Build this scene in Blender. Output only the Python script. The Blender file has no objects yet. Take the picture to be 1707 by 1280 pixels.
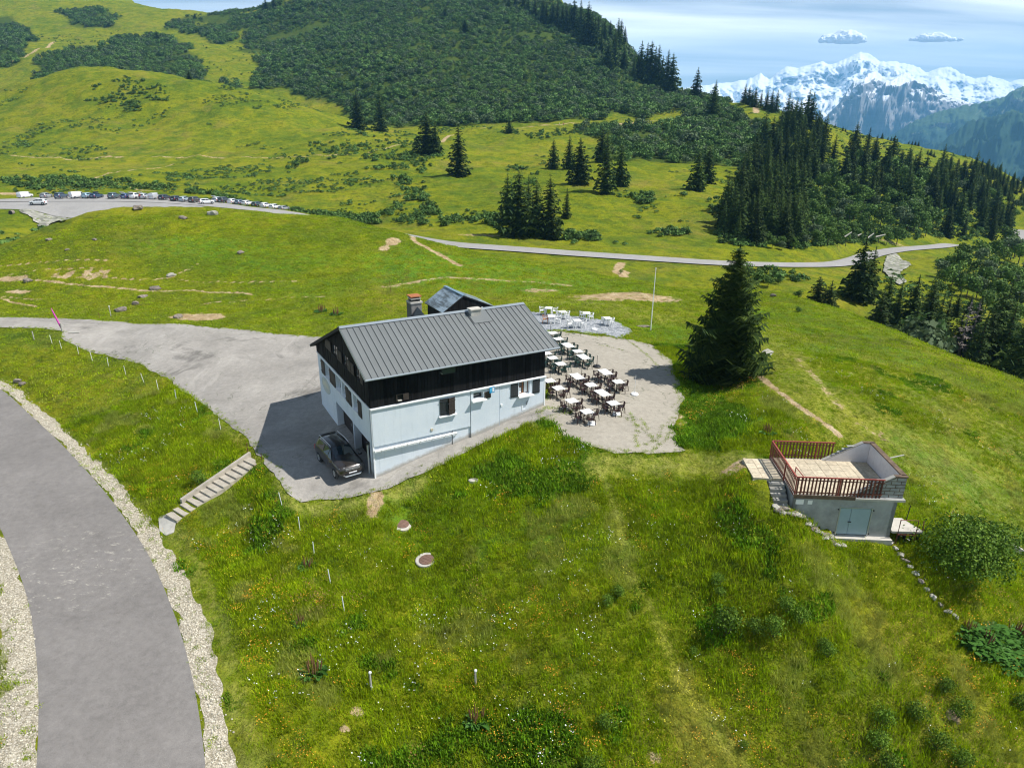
import bpy, bmesh, math, random
import numpy as np
from mathutils import Vector, Matrix, Euler
random.seed(7)
rng = np.random.default_rng(11)
SC = bpy.context.scene
COL = SC.collection

# ------------------------------------------------------------------ camera, sky, sun, exposure
FPX, PT, RL = 1148.75, 0.368, 0.011          # focal length in photo pixels, pitch down, roll
cam_d = bpy.data.cameras.new('camera')
cam = bpy.data.objects.new('camera', cam_d); COL.objects.link(cam)
cam_d.sensor_width = 36.0
cam_d.lens = 36.0 * FPX / 1707.0
cam_d.clip_start = 0.5; cam_d.clip_end = 60000
cam.matrix_world = Matrix.Rotation(math.pi/2 - PT, 4, 'X') @ Matrix.Rotation(RL, 4, 'Z')
SC.camera = cam

SUN_EL = math.radians(54)
SUN_DIR = Vector((-1, 0.06, 0)).normalized() * math.cos(SUN_EL) + Vector((0, 0, -math.sin(SUN_EL)))  # travel of light
world = bpy.data.worlds.new('World'); SC.world = world; world.use_nodes = True
wn = world.node_tree; wn.nodes.clear()
def N(nt, typ, **kw):
    n = nt.nodes.new(typ)
    for k, v in kw.items():
        if k == 'ins':
            for a, b in v.items(): n.inputs[a].default_value = b
        else: setattr(n, k, v)
    return n
def L(nt, a, b): nt.links.new(a, b)
out = N(wn, 'ShaderNodeOutputWorld'); bg = N(wn, 'ShaderNodeBackground')
sky = N(wn, 'ShaderNodeTexSky', sky_type='NISHITA', sun_disc=False)
sky.sun_elevation = SUN_EL; sky.sun_rotation = math.radians(93)
sky.altitude = 1700; sky.air_density = 1.0; sky.dust_density = 0.3; sky.ozone_density = 1.5
bg.inputs['Strength'].default_value = 0.058
# thin streaky cirrus over the blue
tc = N(wn, 'ShaderNodeTexCoord'); sep = N(wn, 'ShaderNodeSeparateXYZ'); L(wn, tc.outputs['Generated'], sep.inputs[0])
addz = N(wn, 'ShaderNodeMath', operation='ADD', ins={1: 0.05}); L(wn, sep.outputs['Z'], addz.inputs[0])
mxz = N(wn, 'ShaderNodeMath', operation='MAXIMUM', ins={1: 0.03}); L(wn, addz.outputs[0], mxz.inputs[0])
dx = N(wn, 'ShaderNodeMath', operation='DIVIDE'); L(wn, sep.outputs['X'], dx.inputs[0]); L(wn, mxz.outputs[0], dx.inputs[1])
dy = N(wn, 'ShaderNodeMath', operation='DIVIDE'); L(wn, sep.outputs['Y'], dy.inputs[0]); L(wn, mxz.outputs[0], dy.inputs[1])
cmb = N(wn, 'ShaderNodeCombineXYZ'); L(wn, dx.outputs[0], cmb.inputs[0]); L(wn, dy.outputs[0], cmb.inputs[1])
mp = N(wn, 'ShaderNodeMapping', ins={'Rotation': (0, 0, 0.45), 'Scale': (0.13, 0.42, 1)}); L(wn, cmb.outputs[0], mp.inputs[0])
nz = N(wn, 'ShaderNodeTexNoise', ins={'Scale': 1.0, 'Detail': 7.0, 'Roughness': 0.52, 'Distortion': 0.5}); L(wn, mp.outputs[0], nz.inputs['Vector'])
cr = N(wn, 'ShaderNodeMapRange', ins={1: 0.33, 2: 0.62, 3: 0.03, 4: 0.86}); L(wn, nz.outputs['Fac'], cr.inputs[0])
mixc = N(wn, 'ShaderNodeMix', data_type='RGBA'); mixc.inputs['B'].default_value = (27.0, 27.3, 27.6, 1)
lowm = N(wn, 'ShaderNodeMapRange', ins={1: 0.10, 2: 0.55, 3: 1.0, 4: 0.10}); L(wn, sep.outputs['Z'], lowm.inputs[0])   # thin cirrus looks thick only at grazing angles
cm = N(wn, 'ShaderNodeMath', operation='MULTIPLY'); hor = N(wn, 'ShaderNodeMapRange', ins={1: 0.05, 2: 0.125, 3: 0.38, 4: 1.0}); L(wn, sep.outputs['Z'], hor.inputs[0]); hm = N(wn, 'ShaderNodeMath', operation='MULTIPLY'); L(wn, cr.outputs[0], hm.inputs[0]); L(wn, hor.outputs[0], hm.inputs[1]); L(wn, hm.outputs[0], cm.inputs[0]); L(wn, lowm.outputs[0], cm.inputs[1]); L(wn, cm.outputs[0], mixc.inputs['Factor']); L(wn, sky.outputs[0], mixc.inputs['A'])
L(wn, mixc.outputs['Result'], bg.inputs['Color']); L(wn, bg.outputs[0], out.inputs[0])

sun_d = bpy.data.lights.new('sun', 'SUN'); sun_d.energy = 5.0; sun_d.angle = math.radians(0.5); sun_d.color = (1.0, 0.965, 0.91)
sun = bpy.data.objects.new('sun', sun_d); COL.objects.link(sun)
sun.rotation_euler = SUN_DIR.to_track_quat('-Z', 'Y').to_euler()
sun.location = (60, 0, 80)
SC.view_settings.view_transform = 'Standard'; SC.view_settings.look = 'None'
SC.view_settings.exposure = 0.46; SC.view_settings.gamma = 1.0; SC.view_settings.use_curve_mapping = False
SC.render.engine = 'CYCLES'
SC.cycles.max_bounces = 6; SC.cycles.diffuse_bounces = 3; SC.cycles.volume_bounces = 1
SC.cycles.transparent_max_bounces = 12
SC.cycles.filter_width = 1.15

# ------------------------------------------------------------------ geometry of the view, used to lay out the site plan
def rays(u, v):
    u = np.asarray(u, float); v = np.asarray(v, float)
    a, b = u - 853.5, v - 640.0; c, s = math.cos(RL), math.sin(RL)
    x = (a*c + b*s)/FPX; y = -(-a*s + b*c)/FPX
    return np.stack([x, math.cos(PT) + y*math.sin(PT), -math.sin(PT) + y*math.cos(PT)], -1)
def project(P):
    P = np.asarray(P, float); c, s = math.cos(PT), math.sin(PT)
    d = P[..., 1]*c - P[..., 2]*s; d = np.where(d > 0.1, d, 0.1)
    a = FPX*P[..., 0]/d; b = -FPX*(P[..., 1]*s + P[..., 2]*c)/d
    cr_, sr_ = math.cos(RL), math.sin(RL)
    return 853.5 + a*cr_ - b*sr_, 640 + a*sr_ + b*cr_

# smooth value noise
_NT = rng.random((256, 256)).astype(np.float32)*2 - 1
def vnoise(x, y):
    xi = np.floor(x).astype(np.int64); yi = np.floor(y).astype(np.int64)
    fx = x - xi; fy = y - yi; fx = fx*fx*fx*(fx*(fx*6-15)+10); fy = fy*fy*fy*(fy*(fy*6-15)+10)
    a = _NT[xi & 255, yi & 255]; b = _NT[(xi+1) & 255, yi & 255]; c = _NT[xi & 255, (yi+1) & 255]; d = _NT[(xi+1) & 255, (yi+1) & 255]
    return (a*(1-fx)+b*fx)*(1-fy) + (c*(1-fx)+d*fx)*fy
def fbm(x, y, o=4, g=0.5):
    t = 0; a = 1.0
    for i in range(o):
        t = t + a*vnoise(x*2**i + 17.3*i, y*2**i - 9.1*i); a *= g
    return t
def ridged(x, y, o=6, g=0.5):
    t = 0; a = 1.0; w = 1.0
    for i in range(o):
        n = 1 - np.abs(vnoise(x*2.03**i + 31.7*i, y*2.03**i + 5.3*i)); n = n*n*w
        t = t + a*n; w = np.clip(n*1.6, 0, 1); a *= g
    return t

# ------------------------------------------------------------------ terrain survey: (u, v, depth) or (u, v, 'z', height)
CP = []
def c_t(*rows):
    for u, v, t in rows: CP.append(rays(u, v)*t)
def c_z(*rows):
    for u, v, z in rows:
        d = rays(u, v); CP.append(d*(z/d[2]))
def c_w(*rows):
    for r in rows: CP.append(np.array(r, float))
# lower road, verges
c_z((200,1280,-24.0),(40,950,-23.7),(250,920,-23.65),(100,735,-23.45),(0,640,-23.2),(0,800,-23.45),(0,950,-23.75),(0,1150,-24.1),(60,1280,-24.1),
    (345,1280,-24.0),(400,1280,-24.0),(372,1160,-23.85),(318,1040,-23.75),(283,900,-23.55),(150,1080,-23.85),(140,860,-23.6),(200,760,-23.2),(60,660,-23.05),
    (-250,700,-23.4),(-350,1000,-24.0),(-200,1280,-24.6),(-250,600,-22.9))
# bank up to the parking apron
c_z((110,572,-21.35),(200,590,-21.5),(300,645,-21.6),(380,705,-21.55),(440,752,-21.4),(478,832,-21.5),(600,826,-21.42),(60,590,-21.9),(30,560,-21.2),(0,552,-20.95),
    (0,535,-20.8),(100,545,-21.0),(250,600,-21.2),(400,560,-20.75),(300,545,-20.8),(350,650,-21.4),(520,700,-21.15),(530,800,-21.38),(460,620,-21.0),(520,570,-20.6),
    (150,650,-22.5),(290,750,-22.6),(380,800,-22.5),(330,840,-22.9),(625,797,-21.31),(-200,545,-20.9))
c_w((-8.57,38.42,-21.31),(2.23,44.52,-18.7),(-14.72,49.3,-20.86),(-3.2,41.4,-20.05),(-8,52,-20.0),(-2.5,53,-19.3),(-15,56,-20.5),(4,56,-18.9),(-8,60,-19.6))
_u=np.array([math.cos(.514),math.sin(.514)]); _w=np.array([-_u[1],_u[0]])
for _a,_z in ((2,.42),(4,.84),(6.7,1.38),(8.85,1.82),(10.6,2.22)):
    _p=np.array([-8.572,38.424])+_u*_a-_w*.4; c_w((_p[0],_p[1],-21.309+_z)); _p=_p-_w*1.6; c_w((_p[0],_p[1],-21.309+_z-.12))
# meadow in front
c_z((640,815,-21.4),(750,765,-20.35),(830,730,-19.8),(900,702,-19.1),(650,850,-21.75),(480,860,-22.0))
c_t((670,873,41.0),(711,933,38.6),(500,880,40.5),(530,1000,35.5),(418,900,40.5),(420,1000,35.6),(450,1150,31.0),(575,1000,36.0),(618,1135,32.3),(790,1125,33.2),
    (600,1280,29.2),(853,1280,29.8),(1050,1280,29.9),(1300,1280,30.2),(1550,1280,31.0),(1707,1280,31.9),(853,1450,26.6),(300,1500,23.5),(1500,1500,28.5),
    (850,780,42.3),(980,760,42.5),(900,880,38.5),(1000,1000,35.0),(900,1100,33.0),(1120,900,37.6),(1200,1050,34.0),(1300,960,34.6),(1100,800,40.8),(1200,770,42.0),(1180,850,38.8),
    (1450,1000,34.8),(1400,1120,32.2),(1550,1100,33.6),(1650,1000,37.0),(1707,1120,35.0))
# terrace
c_z((980,755,-19.3),(1140,750,-19.45),(950,700,-19.0),(1130,640,-19.3),(1050,560,-19.2),(920,540,-19.05),(1060,700,-19.25),(1000,600,-19.1),(930,640,-18.9),(1150,700,-19.5),(1190,640,-19.6),(1084,550,-19.3),
    (1030,490,-19.6),(900,510,-19.25),(1110,520,-19.7))
# cabin surroundings
c_w((15.2,31.7,-19.75),(16.4,31.7,-20.45),(17.7,31.6,-21.05),(19.3,31.5,-21.4),(21.0,31.4,-21.65),(14.6,34,-18.8),(13.6,35.5,-18.62),(15.5,38.2,-19.0),(19,38.6,-19.8),(22.6,36,-20.7),(22.6,32.5,-21.5),(13.2,33.6,-19.0),(18,36,-20.0),(23.5,31,-21.7))
c_t((1250,700,45.5),(1350,720,44.5),(1550,760,44.0),(1620,820,42.5),(1707,880,41.5),(1300,640,50.5),(1400,640,51.5),(1550,680,50.0),(1707,760,47.0),(1850,900,43.0),(1850,1150,38.0))
c_t((1290,560,65.0),(1400,580,62.0),(1250,500,86.0),(1350,540,72.0),(1240,580,60.0))
# crest of the right hill and the drop behind it
c_t((1220,484,95),(1300,491,92),(1400,522,84),(1500,558,76),(1600,600,68),(1707,640,62),(1850,700,56))
c_t((1300,560,106),(1400,600,100),(1500,640,94),(1600,680,88),(1707,720,82),(1850,790,74))
# near dome: foot, flank, crest
c_t((100,522,79),(250,524,79.5),(400,530,77),(550,540,73),(0,520,80),(700,520,76),(800,505,80),(880,500,82),(640,480,86),(-200,515,82))
c_t((0,470,88),(150,470,88.5),(300,470,88.5),(450,470,88),(600,450,90),(750,470,88),(900,475,89),(1000,482,90),
    (100,425,94),(250,415,96),(400,420,97),(550,410,97),(680,420,96),(830,445,95))
c_t((0,408,101),(50,390,103),(100,372,105),(150,359,107),(202,349.5,109),(264,345,111),(337,345,112),(375,345.5,112),(410,351,112),(450,356.5,112),(483,360.5,111),(560,364,109),(640,384,106),(700,400,104),(780,420,104),(850,431,104),(950,449,101),(1050,469,97),(1130,484,94),(-200,480,94))
c_t((0,440,125),(100,425,130),(250,398,138),(400,392,140),(560,398,135),(700,420,128),(850,455,122),(950,468,119),(1050,480,115),(1130,500,112),(-200,450,125))
# car park shelf and road behind
c_z((0,350,-22.9),(60,350,-22.8),(150,347,-22.6),(250,349,-22.6),(100,330,-22.5),(0,332,-22.6),(250,330,-22.5),(350,345,-23.0),(450,353,-24.1),(350,338,-22.9),(-200,345,-23.2),(-200,325,-22.8))
c_t((80,378,168),(0,405,140),(40,385,158),(150,372,172))
c_t((560,378,178),(650,392,165),(740,407,153),(850,413,149),(950,421,146),(1060,430,145),(1190,438,146),(1300,444,152),(1400,447,163),(1440,431,186),(1480,423,205),(1560,420,222),(1600,413,250),(1660,412,268),(1700,409,285),(1697,385,310),(1800,410,300))
c_t((950,441,134),(1040,452,128),(850,432,138),(1150,470,124),(1200,475,122),(1300,478,122),(1420,480,132),(1500,455,158),(1560,480,150),(1640,530,126),(1707,590,104),(1600,440,190),(1690,450,200),(1350,500,116),(1800,640,100))
# slopes beyond the road
c_t((20,318,222),(150,312,228),(300,312,228),(440,335,222),(560,355,212),(640,375,195),(700,380,178),
    (100,290,262),(250,290,262),(400,295,258),(500,315,240),(600,330,228),(700,350,205),(760,370,185),(830,392,168),
    (0,262,318),(150,263,318),(300,261,318),(460,261,312),(600,262,296),(700,300,252),(780,291,258),(800,340,212),(880,395,166),(900,350,192),
    (170,190,385),(50,200,390),(300,190,380),(420,210,370),(540,230,345),(640,240,325),(720,252,312),
    (0,152,465),(90,128,462),(170,114,460),(250,120,458),(330,134,450),(400,150,445),(480,172,436),(560,193,424),(620,213,408),(700,222,400),
    (0,190,540),(90,175,530),(170,168,530),(250,168,528),(330,176,520),(480,208,500),(590,226,480),
    (800,225,378),(760,240,345),(830,250,330),(850,290,262),(940,300,238),(960,285,255),(1000,270,275),(1000,330,208),(960,395,168),(1040,400,166),(1100,400,168),(1080,340,206),(1100,300,245),(1060,270,282),
    (1180,405,170),(1180,340,200),(1170,320,226),(1150,270,290),(1250,418,166),(1260,330,232),(1320,415,174),(1400,412,188),(1400,330,262),(1500,412,206),(1500,340,278),(1600,400,232),(1600,340,305),
    (900,222,392),(950,213,410),(1060,208,428),(1130,200,445),(1200,188,465),(1260,188,470),(1200,240,350),(1300,250,340),(1330,200,410))
# ridge on the right with the far spruces
c_t((1250,176,520),(1290,186,505),(1340,196,480),(1385,208,462),(1430,222,470),(1500,241,500),(1560,254,510),(1625,268,505),(1707,305,440),(1800,345,400),(1450,260,390),(1550,290,380),(1650,320,365),(1690,370,335),(1740,360,340))
c_t((1250,190,640),(1340,215,600),(1430,245,600),(1560,280,620),(1707,335,560),(1850,420,520))
# big mountain
c_t((500,185,560),(650,205,470),(800,205,440),(950,196,452),(1050,190,470),(450,155,600),(440,110,660),(600,130,590),(600,60,720),(700,150,530),(700,40,740),(850,130,570),(850,40,730),(950,140,560),(950,70,670),
    (1040,150,570),(1100,160,575),(1010,75,700),(1050,97,680),(1080,128,650),(1120,147,640),(1160,163,600),(1200,172,570),(930,20,780),(900,-20,840),(700,-60,930),(500,-20,950),(850,-150,1050),(600,-200,1150),(1000,30,780))
c_t((1000,100,900),(1060,130,850),(1120,172,800),(1200,195,760),(930,60,1000),(1000,85,1000),(1050,130,950),(1150,188,950),(1250,205,850),(1330,222,900),(1430,250,900),(1000,150,1450),(1100,185,1450),(1200,210,1450),(1330,230,1400),(960,40,1150),(1150,200,1200))
# upper left valley and skyline
c_t((0,125,640),(60,112,640),(150,124,625),(200,100,680),(300,110,660),(380,130,620),(330,80,760),(400,90,720),(450,60,820),(120,70,800),(0,60,820),(0,0,980),(100,10,980),(200,0,1050),(245,20,1150),(290,39,1180),(340,34,1120),(400,24,1060),(450,14,1020),(495,0,1000),(450,60,1220),(400,75,1220),(340,80,1280),(520,20,1250),
    (0,-150,1300),(150,-60,1300),(290,80,1500),(200,60,1500),(400,60,1450),(500,0,1500),(-200,100,700),(-200,0,1000))
# far floor
for az in (-75,-50,-35,-20,-5,10,20,30,40,55,75):
    for r, z in ((2300,-330),(5000,-760),(12500,-950)):
        if r == 2300 and az < 2: z = -60
        CP.append(np.array([r*math.sin(math.radians(az)), r*math.cos(math.radians(az)), z]))
for az in (-180,-140,-105,-72,72,105,140):
    for r, z in ((10,-25.5),(40,-25.5 - (3 if az > 0 else 0)),(150,-29 - (8 if az > 0 else 0)),(500,-60),(2000,-300),(12500,-950)):
        if abs(az) == 72 and r in (40,): continue
        CP.append(np.array([r*math.sin(math.radians(az)), r*math.cos(math.radians(az)), z]))
for az in (-40,-15,15,40):
    CP.append(np.array([12*math.sin(math.radians(az)), 12*math.cos(math.radians(az)), -26.0]))
CP = np.array(CP)
KA = 1.6
def feat(x, y):
    r = np.hypot(x, y); r = np.maximum(r, 0.5)
    return np.stack([KA*x/r, KA*y/r, np.log(r)], -1)
_F = feat(CP[:, 0], CP[:, 1]); _E = CP[:, 2]/np.hypot(CP[:, 0], CP[:, 1])
def _phi(d2): return d2*np.log(d2 + 1e-9)*0.5
_D2 = ((_F[:, None, :] - _F[None, :, :])**2).sum(-1)
n_ = len(CP); _A = np.zeros((n_+4, n_+4)); _A[:n_, :n_] = _phi(_D2) + np.eye(n_)*2e-4
_A[:n_, n_] = 1; _A[:n_, n_+1:] = _F; _A[n_, :n_] = 1; _A[n_+1:, :n_] = _F.T
_W = np.linalg.solve(_A, np.concatenate([_E, np.zeros(4)]))
_Fc = _F.astype(np.float32); _Wc = _W.astype(np.float32); _Fsq = (_Fc**2).sum(1)
def rbf(x, y):
    sh = x.shape; f = feat(x.ravel(), y.ravel()).astype(np.float32); o = np.empty(len(f), np.float32)
    for i in range(0, len(f), 40000):
        g = f[i:i+40000]
        d2 = np.maximum((g**2).sum(1)[:, None] + _Fsq[None] - 2*g@_Fc.T, 0)
        o[i:i+40000] = _phi(d2 + 1e-7)@_Wc[:n_] + _Wc[n_] + g@_Wc[n_+1:]
    return (o.reshape(sh))*np.hypot(x, y)

FINE = 1.0
az_f = np.linspace(-47.5, 47.5, int(900*FINE))
az_b = np.concatenate([np.linspace(-180, -49, 44), az_f, np.linspace(49, 180, 44)])[:-1]
AZ = np.radians(az_b)
LR = np.concatenate([np.log(np.geomspace(1.2, 14, 12))[:-1], np.linspace(math.log(14), math.log(1400), int(800*FINE)), np.log(np.geomspace(1400, 12400, 40))[1:]])
RR = np.exp(LR)
GX = np.sin(AZ)[:, None]*RR[None]; GY = np.cos(AZ)[:, None]*RR[None]
H0 = rbf(GX, GY).astype(np.float64)
def gidx(x, y):
    a = np.arctan2(x, y); l = np.log(np.maximum(np.hypot(x, y), 1.21))
    fi = np.interp(a, AZ, np.arange(len(AZ))); fj = np.interp(l, LR, np.arange(len(LR)))
    return fi, fj
def hgt(x, y, G=None):
    G = HF if G is None else G
    x = np.asarray(x, float); y = np.asarray(y, float)
    fi, fj = gidx(x, y); i = np.clip(np.floor(fi).astype(int), 0, len(AZ)-2); j = np.clip(np.floor(fj).astype(int), 0, len(LR)-2)
    a = fi-i; b = fj-j
    return G[i, j]*(1-a)*(1-b) + G[i+1, j]*a*(1-b) + G[i, j+1]*(1-a)*b + G[i+1, j+1]*a*b
def cast(u, v, tmin=15, tmax=1500, dz=0.0, G=None):
    """where the sight line through photo pixel (u, v) meets the ground (+dz): world points"""
    d = rays(np.atleast_1d(u), np.atleast_1d(v)); ts = np.geomspace(tmin, tmax, 1500)
    o = np.full((len(d), 3), np.nan)
    for k in range(len(d)):
        P = d[k][None]*ts[:, None]; below = P[:, 2] < hgt(P[:, 0], P[:, 1], G) + dz
        if not below.any(): o[k] = d[k]*tmax; continue
        i = max(int(np.argmax(below)), 1); lo, hi = ts[i-1], ts[i]
        for _ in range(18):
            m = (lo+hi)/2; p = d[k]*m
            if p[2] < hgt(p[0], p[1], G) + dz: hi = m
            else: lo = m
        o[k] = d[k]*hi
    return o
HF = H0.copy()
def resample(P, step):
    P = np.asarray(P, float); s = np.concatenate([[0], np.cumsum(np.linalg.norm(np.diff(P[:, :2], axis=0), axis=1))])
    n = max(int(s[-1]/step), 2); q = np.linspace(0, s[-1], n)
    # smooth Catmull-like interpolation by cubic on chord length
    o = np.stack([np.interp(q, s, P[:, k]) for k in range(P.shape[1])], -1)
    k = max(int(3.0/step), 1) if len(o) > 12 else 1
    return o
def smooth(P, it=3):
    P = P.copy()
    for _ in range(it): P[1:-1] = P[:-2]*.25 + P[1:-1]*.5 + P[2:]*.25
    return P
def polydist(x, y, C):
    """distance of points to polyline C, and height on it"""
    best = np.full(x.shape, 1e9); hz = np.zeros(x.shape)
    for k in range(len(C)-1):
        ax, ay = C[k][:2]; bx, by = C[k+1][:2]; vx, vy = bx-ax, by-ay; l2 = vx*vx+vy*vy + 1e-9
        t = np.clip(((x-ax)*vx+(y-ay)*vy)/l2, 0, 1); d = np.hypot(x-ax-t*vx, y-ay-t*vy); m = d < best
        best = np.where(m, d, best)
        if len(C[k]) > 2: hz = np.where(m, C[k][2] + (C[k+1][2]-C[k][2])*t, hz)
    return best, hz
def inpoly(x, y, P):
    x = np.asarray(x, float); y = np.asarray(y, float); r = np.zeros(x.shape, bool); n = len(P); j = n-1
    for i in range(n):
        xi, yi = P[i][:2]; xj, yj = P[j][:2]
        c = ((yi > y) != (yj > y)) & (x < (xj-xi)*(y-yi)/((yj-yi) + 1e-12) + xi); r ^= c; j = i
    return r
PU, PV = project(np.stack([GX, GY, H0], -1)); FRONT = (GY > 5)
# ------------------------------------------------------------------ materials
def mat(name):
    m = bpy.data.materials.new(name); m.use_nodes = True; nt = m.node_tree
    b = nt.nodes['Principled BSDF']; return m, nt, b
def plain(name, col, rough=0.7, metal=0.0, var=0.0, scale=6.0, bump=0.0, spec=0.4, objvar=0.0, bscale=None):
    m, nt, b = mat(name); b.inputs['Roughness'].default_value = rough; b.inputs['Metallic'].default_value = metal
    b.inputs['Specular IOR Level'].default_value = spec
    b.inputs['Base Color'].default_value = (*col, 1)
    src = None
    if var > 0 or bump > 0:
        t = N(nt, 'ShaderNodeTexCoord'); n = N(nt, 'ShaderNodeTexNoise', ins={'Scale': scale, 'Detail': 6.0, 'Roughness': 0.65}); L(nt, t.outputs['Object'], n.inputs['Vector'])
    if var > 0:
        mr = N(nt, 'ShaderNodeMapRange', ins={1: 0.3, 2: 0.7, 3: 1-var, 4: 1+var}); L(nt, n.outputs['Fac'], mr.inputs[0])
        vm = N(nt, 'ShaderNodeVectorMath', operation='SCALE'); vm.inputs[0].default_value = col; L(nt, mr.outputs[0], vm.inputs['Scale']); src = vm.outputs[0]
        L(nt, src, b.inputs['Base Color'])
    if objvar > 0:
        oi = N(nt, 'ShaderNodeObjectInfo'); mr = N(nt, 'ShaderNodeMapRange', ins={1: 0.0, 2: 1.0, 3: 1-objvar, 4: 1+objvar}); L(nt, oi.outputs['Random'], mr.inputs[0])
        vm = N(nt, 'ShaderNodeVectorMath', operation='SCALE'); 
        if src: L(nt, src, vm.inputs[0])
        else: vm.inputs[0].default_value = col
        L(nt, mr.outputs[0], vm.inputs['Scale']); L(nt, vm.outputs[0], b.inputs['Base Color'])
    if bump > 0:
        if bscale: n = N(nt, 'ShaderNodeTexNoise', ins={'Scale': bscale, 'Detail': 4.0}); L(nt, t.outputs['Object'], n.inputs['Vector'])
        bp = N(nt, 'ShaderNodeBump', ins={'Strength': bump, 'Distance': 0.02}); L(nt, n.outputs['Fac'], bp.inputs['Height']); L(nt, bp.outputs[0], b.inputs['Normal'])
    return m
def ramp(nt, fac, stops):
    r = N(nt, 'ShaderNodeValToRGB'); e = r.color_ramp.elements
    while len(e) < len(stops): e.new(0.5)
    for k, (p, c) in enumerate(stops): e[k].position = p; e[k].color = (*c, 1) if len(c) == 3 else c
    L(nt, fac, r.inputs[0]); return r.outputs[0]
def noise(nt, vec, scale, detail=4, rough=0.6, dist=0.0):
    n = N(nt, 'ShaderNodeTexNoise', ins={'Scale': scale, 'Detail': detail, 'Roughness': rough, 'Distortion': dist}); L(nt, vec, n.inputs['Vector']); return n.outputs['Fac']
def mrange(nt, v, a, b, c=0.0, d=1.0, clamp=True):
    n = N(nt, 'ShaderNodeMapRange', ins={1: a, 2: b, 3: c, 4: d}); n.clamp = clamp; L(nt, v, n.inputs[0]); return n.outputs[0]
def mixcol(nt, f, a, b, mode='MIX'):
    n = N(nt, 'ShaderNodeMix', data_type='RGBA', blend_type=mode)
    for s, v in (('Factor', f), ('A', a), ('B', b)):
        if isinstance(v, (int, float)): n.inputs[s].default_value = v
        elif isinstance(v, tuple): n.inputs[s].default_value = (*v, 1)
        else: L(nt, v, n.inputs[s])
    return n.outputs['Result']
def math_(nt, op, a, b=None):
    n = N(nt, 'ShaderNodeMath', operation=op)
    for k, v in enumerate((a, b)):
        if v is None: continue
        if isinstance(v, (int, float)): n.inputs[k].default_value = v
        else: L(nt, v, n.inputs[k])
    return n.outputs[0]
def worldpos(nt): return N(nt, 'ShaderNodeNewGeometry').outputs['Position']

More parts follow.
